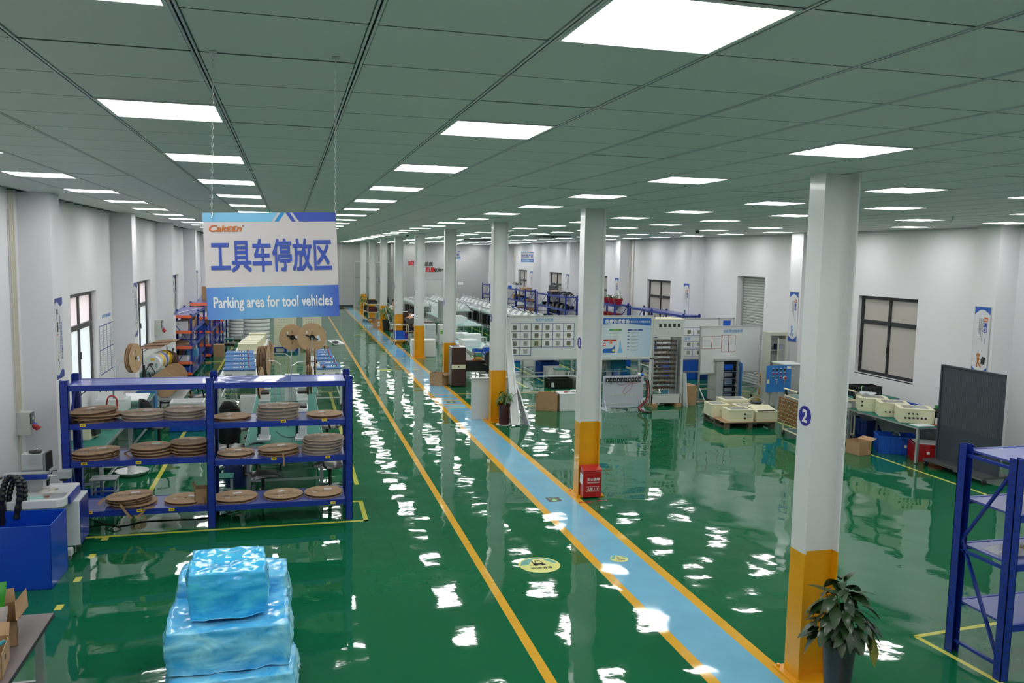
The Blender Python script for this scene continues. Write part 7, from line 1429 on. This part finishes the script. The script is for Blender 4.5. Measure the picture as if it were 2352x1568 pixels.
t = thing('film_sheet', 'clear crumpled film on the left cream box', 'film', (11.4, 14.5, .965)); b = MB(); b.grid(lambda u, v: (-.2+u*.35, -.1+v*.25, .04+.03*math.sin(u*7+v*4)), 8, 6); b.build('film', mat('white_plastic', (.7, .74, .8)), t, smooth=True)
bkc = crate('storage_crate', 'black crate with green leads at the rear end of the wall bench', 'crate', (12.0, 15.35, .792), .50, .42, .24, M_black, -.1); MB().box(-.05, .02, -.225, -.222, .08, .13).build('label', M_alu, bkc); cable('green_lead', 'green leads hanging out of the black crate', [Vector((11.85, 15.2, 1.03)), Vector((11.72, 15.1, 1.04)), Vector((11.70, 15.08, .81))], .008, mat('lead_green', (.2, .6, .2), .4))
t = thing('grey_tray', 'blue flat tray leaning behind the middle cream box', 'tray', (11.76, 13.75, .692)); MB().box(-.02, .02, -.35, .3, 0, .26).build('tray_base', M_crate, t)
t = thing('circuit_board', 'small green circuit part standing behind the right cream box', 'part', (11.76, 12.98, .692)); MB().box(-.06, .06, -.05, .05, 0, .27).build('device', M_ink, t); MB().box(-.05, .03, -.04, .02, .27, .33).build('green_part', mat('pcb_green', (.05, .25, .08), .5), t)
t = thing('paper_note', 'white papers at the near end of the wall bench', 'paper', (11.25, 12.8, .692)); MB().box(-.15, .2, -.12, .12, 0, .012).build('paper', M_paper, t)
bc1 = crate('storage_crate', 'blue ribbed crate with a lamp inside, on the floor under the wall bench', 'crate', (11.42, 13.62, 0), .70, .50, .34, M_crate, -.5); MB().box(.1, .15, -.264, -.261, .14, .19).build('label', M_paper, bc1); bc2 = crate('storage_crate', 'red ribbed crate covered by a white sheet under the wall bench', 'crate', (11.62, 12.95, 0), .64, .46, .32, M_red, -.5); MB().box(-.1, -.05, -.244, -.241, .14, .19).build('label', M_paper, bc2)
MB().box(-.28, .3, -.2, .2, .32, .332).build('white_sheet', M_paper, bc2); crate('storage_crate', 'dark blue crates behind the lamp crate under the wall bench', 'crate', (11.9, 14.85, 0), .8, .5, .42, M_crated, 0)
t = thing('desk_lamp', 'small chrome lamp head lying in the blue ribbed crate', 'lamp', (11.4, 13.6, .34)); MB().lathe([(0, .06), (.03, .06), (.08, .0), (.075, 0), (0, .04)], 16).build('lamp_head', M_chrome, t, smooth=True); MB().tube([(0, 0, .05), (.08, -.1, .06), (.04, -.26, -.05), (-.06, -.26, -.04)], .006, 6).build('cord', M_black, t)
b = MB(); b.grid(lambda u, v: (11.75+.12*math.sin(v*5)+u*.25, 12.7+v*2.6, .12+.4*(1-u)+.04*math.sin(v*12+u*4)), 6, 24); tag(b.build('film_sheet', mat('grey_film', (.42, .44, .46), .3, var=.15, bump=.02, bscale=6), smooth=True), 'grey protective film hanging behind the wall bench', 'film')
carton('open brown carton on the floor peeking out right of the nearest column', (10.58, 13.62, 0), .30, .34, .26, .2, flaps=(('r', .25, .16),))
# perforated board trolley
pb_ = thing('perforated_board', 'dark grey perforated steel board standing on a castered base near the right wall', 'board', (11.42, 11.86, 0), -PI/2+.0); M_pbd = mat('board_dark_grey', (.055, .066, .09), .4, .2, var=.05)
L2 = .66; MB().box(-L2, L2, -.015, .015, .14, 1.84).build('steel_sheet', M_pbd, pb_); b = MB()
for r in range(44):
    for q in range(34): b.box(-L2+.06+q*.0365, -L2+.072+q*.0365, -.0158, -.015, .78+r*.0235, .79+r*.0235)
b.build('perforation', mat('perforation_grey', (.14, .15, .155), .6), pb_, kind='stuff')
for s_ in (-1, 1): MB().box(s_*L2, s_*(L2+.035), -.03, .03, .12, 1.86).build('upright', M_pbd, pb_)
MB().box(-L2, L2, -.03, .03, 1.83, 1.86).build('top_rail', M_pbd, pb_); MB().box(-L2-.04, L2+.04, -.28, .26, .10, .14).build('base_tray', mat('base_grey', (.09, .095, .10), .4, .3), pb_)
for x in (-L2, L2):
    for y_ in (-.24, .22): MB().cyl((x-.015, y_, .045), (x+.015, y_, .045), .045, n=14).build('caster', M_black, pb_); MB().box(x-.02, x+.02, y_-.015, y_+.015, .05, .10).build('caster_fork', M_pbd, pb_)
pt2 = thing('floor_box', 'small white control box hanging at the right wall behind the nearest column', 'box', (12.2, 16.75, .8)); MB().box(-.05, .05, -.05, .05, -.0, .2).build('body', M_white, pt2); MB().box(-.03, .03, -.03, .03, -.8, .75).build('post', M_steel, pt2)
t = thing('white_socket', 'small white device behind the right cream box beside the perforated board', 'device', (11.62, 12.72, .692)); MB().box(-.08, .08, -.05, .05, .0, .14).build('body', M_white, t); MB().box(-.1, .14, -.1, .08, .0, .02).build('orange_base', M_orange, t)
# right near shelf
rs = rack('metal_shelf', 'large blue shelf at the right edge of the picture, nearest to the viewer', (6.07, 5.74, 0), 0, [1.6, 1.6], .57, 2.0, [1.95, 1.49, 1.05, .50], post=.085, beamh=.06, flip=1)
pbg = thing('parts_bag', 'clear plastic bag of grey parts on the third deck of the right shelf', 'bag', (6.38, 6.02, 1.052)); b = MB(); b.grid(lambda u, v: (-.22+u*.5, -.13+v*.26, .004+.07*math.sin(PI*u)**.5*math.sin(PI*v)**.5*(.7+.3*math.sin(u*15+v*6))), 18, 12); b.build('plastic', mat('bag_clear', (.8, .8, .78), .1, var=.1, alpha=.45, bump=.02, bscale=16), pbg, smooth=True)
for k in range(7): MB().beam((-.14+.04*k, -.08+.02*(k % 3), .02+.008*k), (.06+.03*k, -.03+.025*(k % 4), .02+.006*k), .022, .018).build('metal_part', M_steel if k % 2 else mat('part_olive', (.3, .27, .12), .5), pbg)
# conduits on the right wall
for y_, lab in ((30.40, 'pair of cream conduits on the right wall between two windows'), (48.2, 'far pair of cream conduits on the right wall')):
    t = thing('cable_trunking', lab, 'conduit', (XR-.024, y_, 0))
    for q in (0, .28): MB().cyl((0, q, .1), (0, q, CEIL), .016, n=8).build('conduit', MATS['conduit_cream'], t)
t = thing('spot_light', 'small bright spot lamp on the far ceiling in front of the partition', 'ceiling light', (10.6, 54.0, CEIL)); MB().cyl((0, 0, 0), (0, 0, -.03), .08).build('housing', M_white, t); MB().cyl((0, 0, -.03), (0, 0, -.034), .07).build('lens', M_lit, t)
l_ = bpy.data.lights.new('spot_lamp', 'SPOT'); l_.energy = 90; l_.spot_size = 2.6; l_.spot_blend = .6; l_.shadow_soft_size = .07; lo = bpy.data.objects.new('spot_lamp', l_); col.objects.link(lo); lo.parent = t; lo.location = (0, 0, -.05)

bpy.data.scenes.remove(tsc)
print('NOBJ',len(bpy.data.objects), len(bpy.data.scenes))
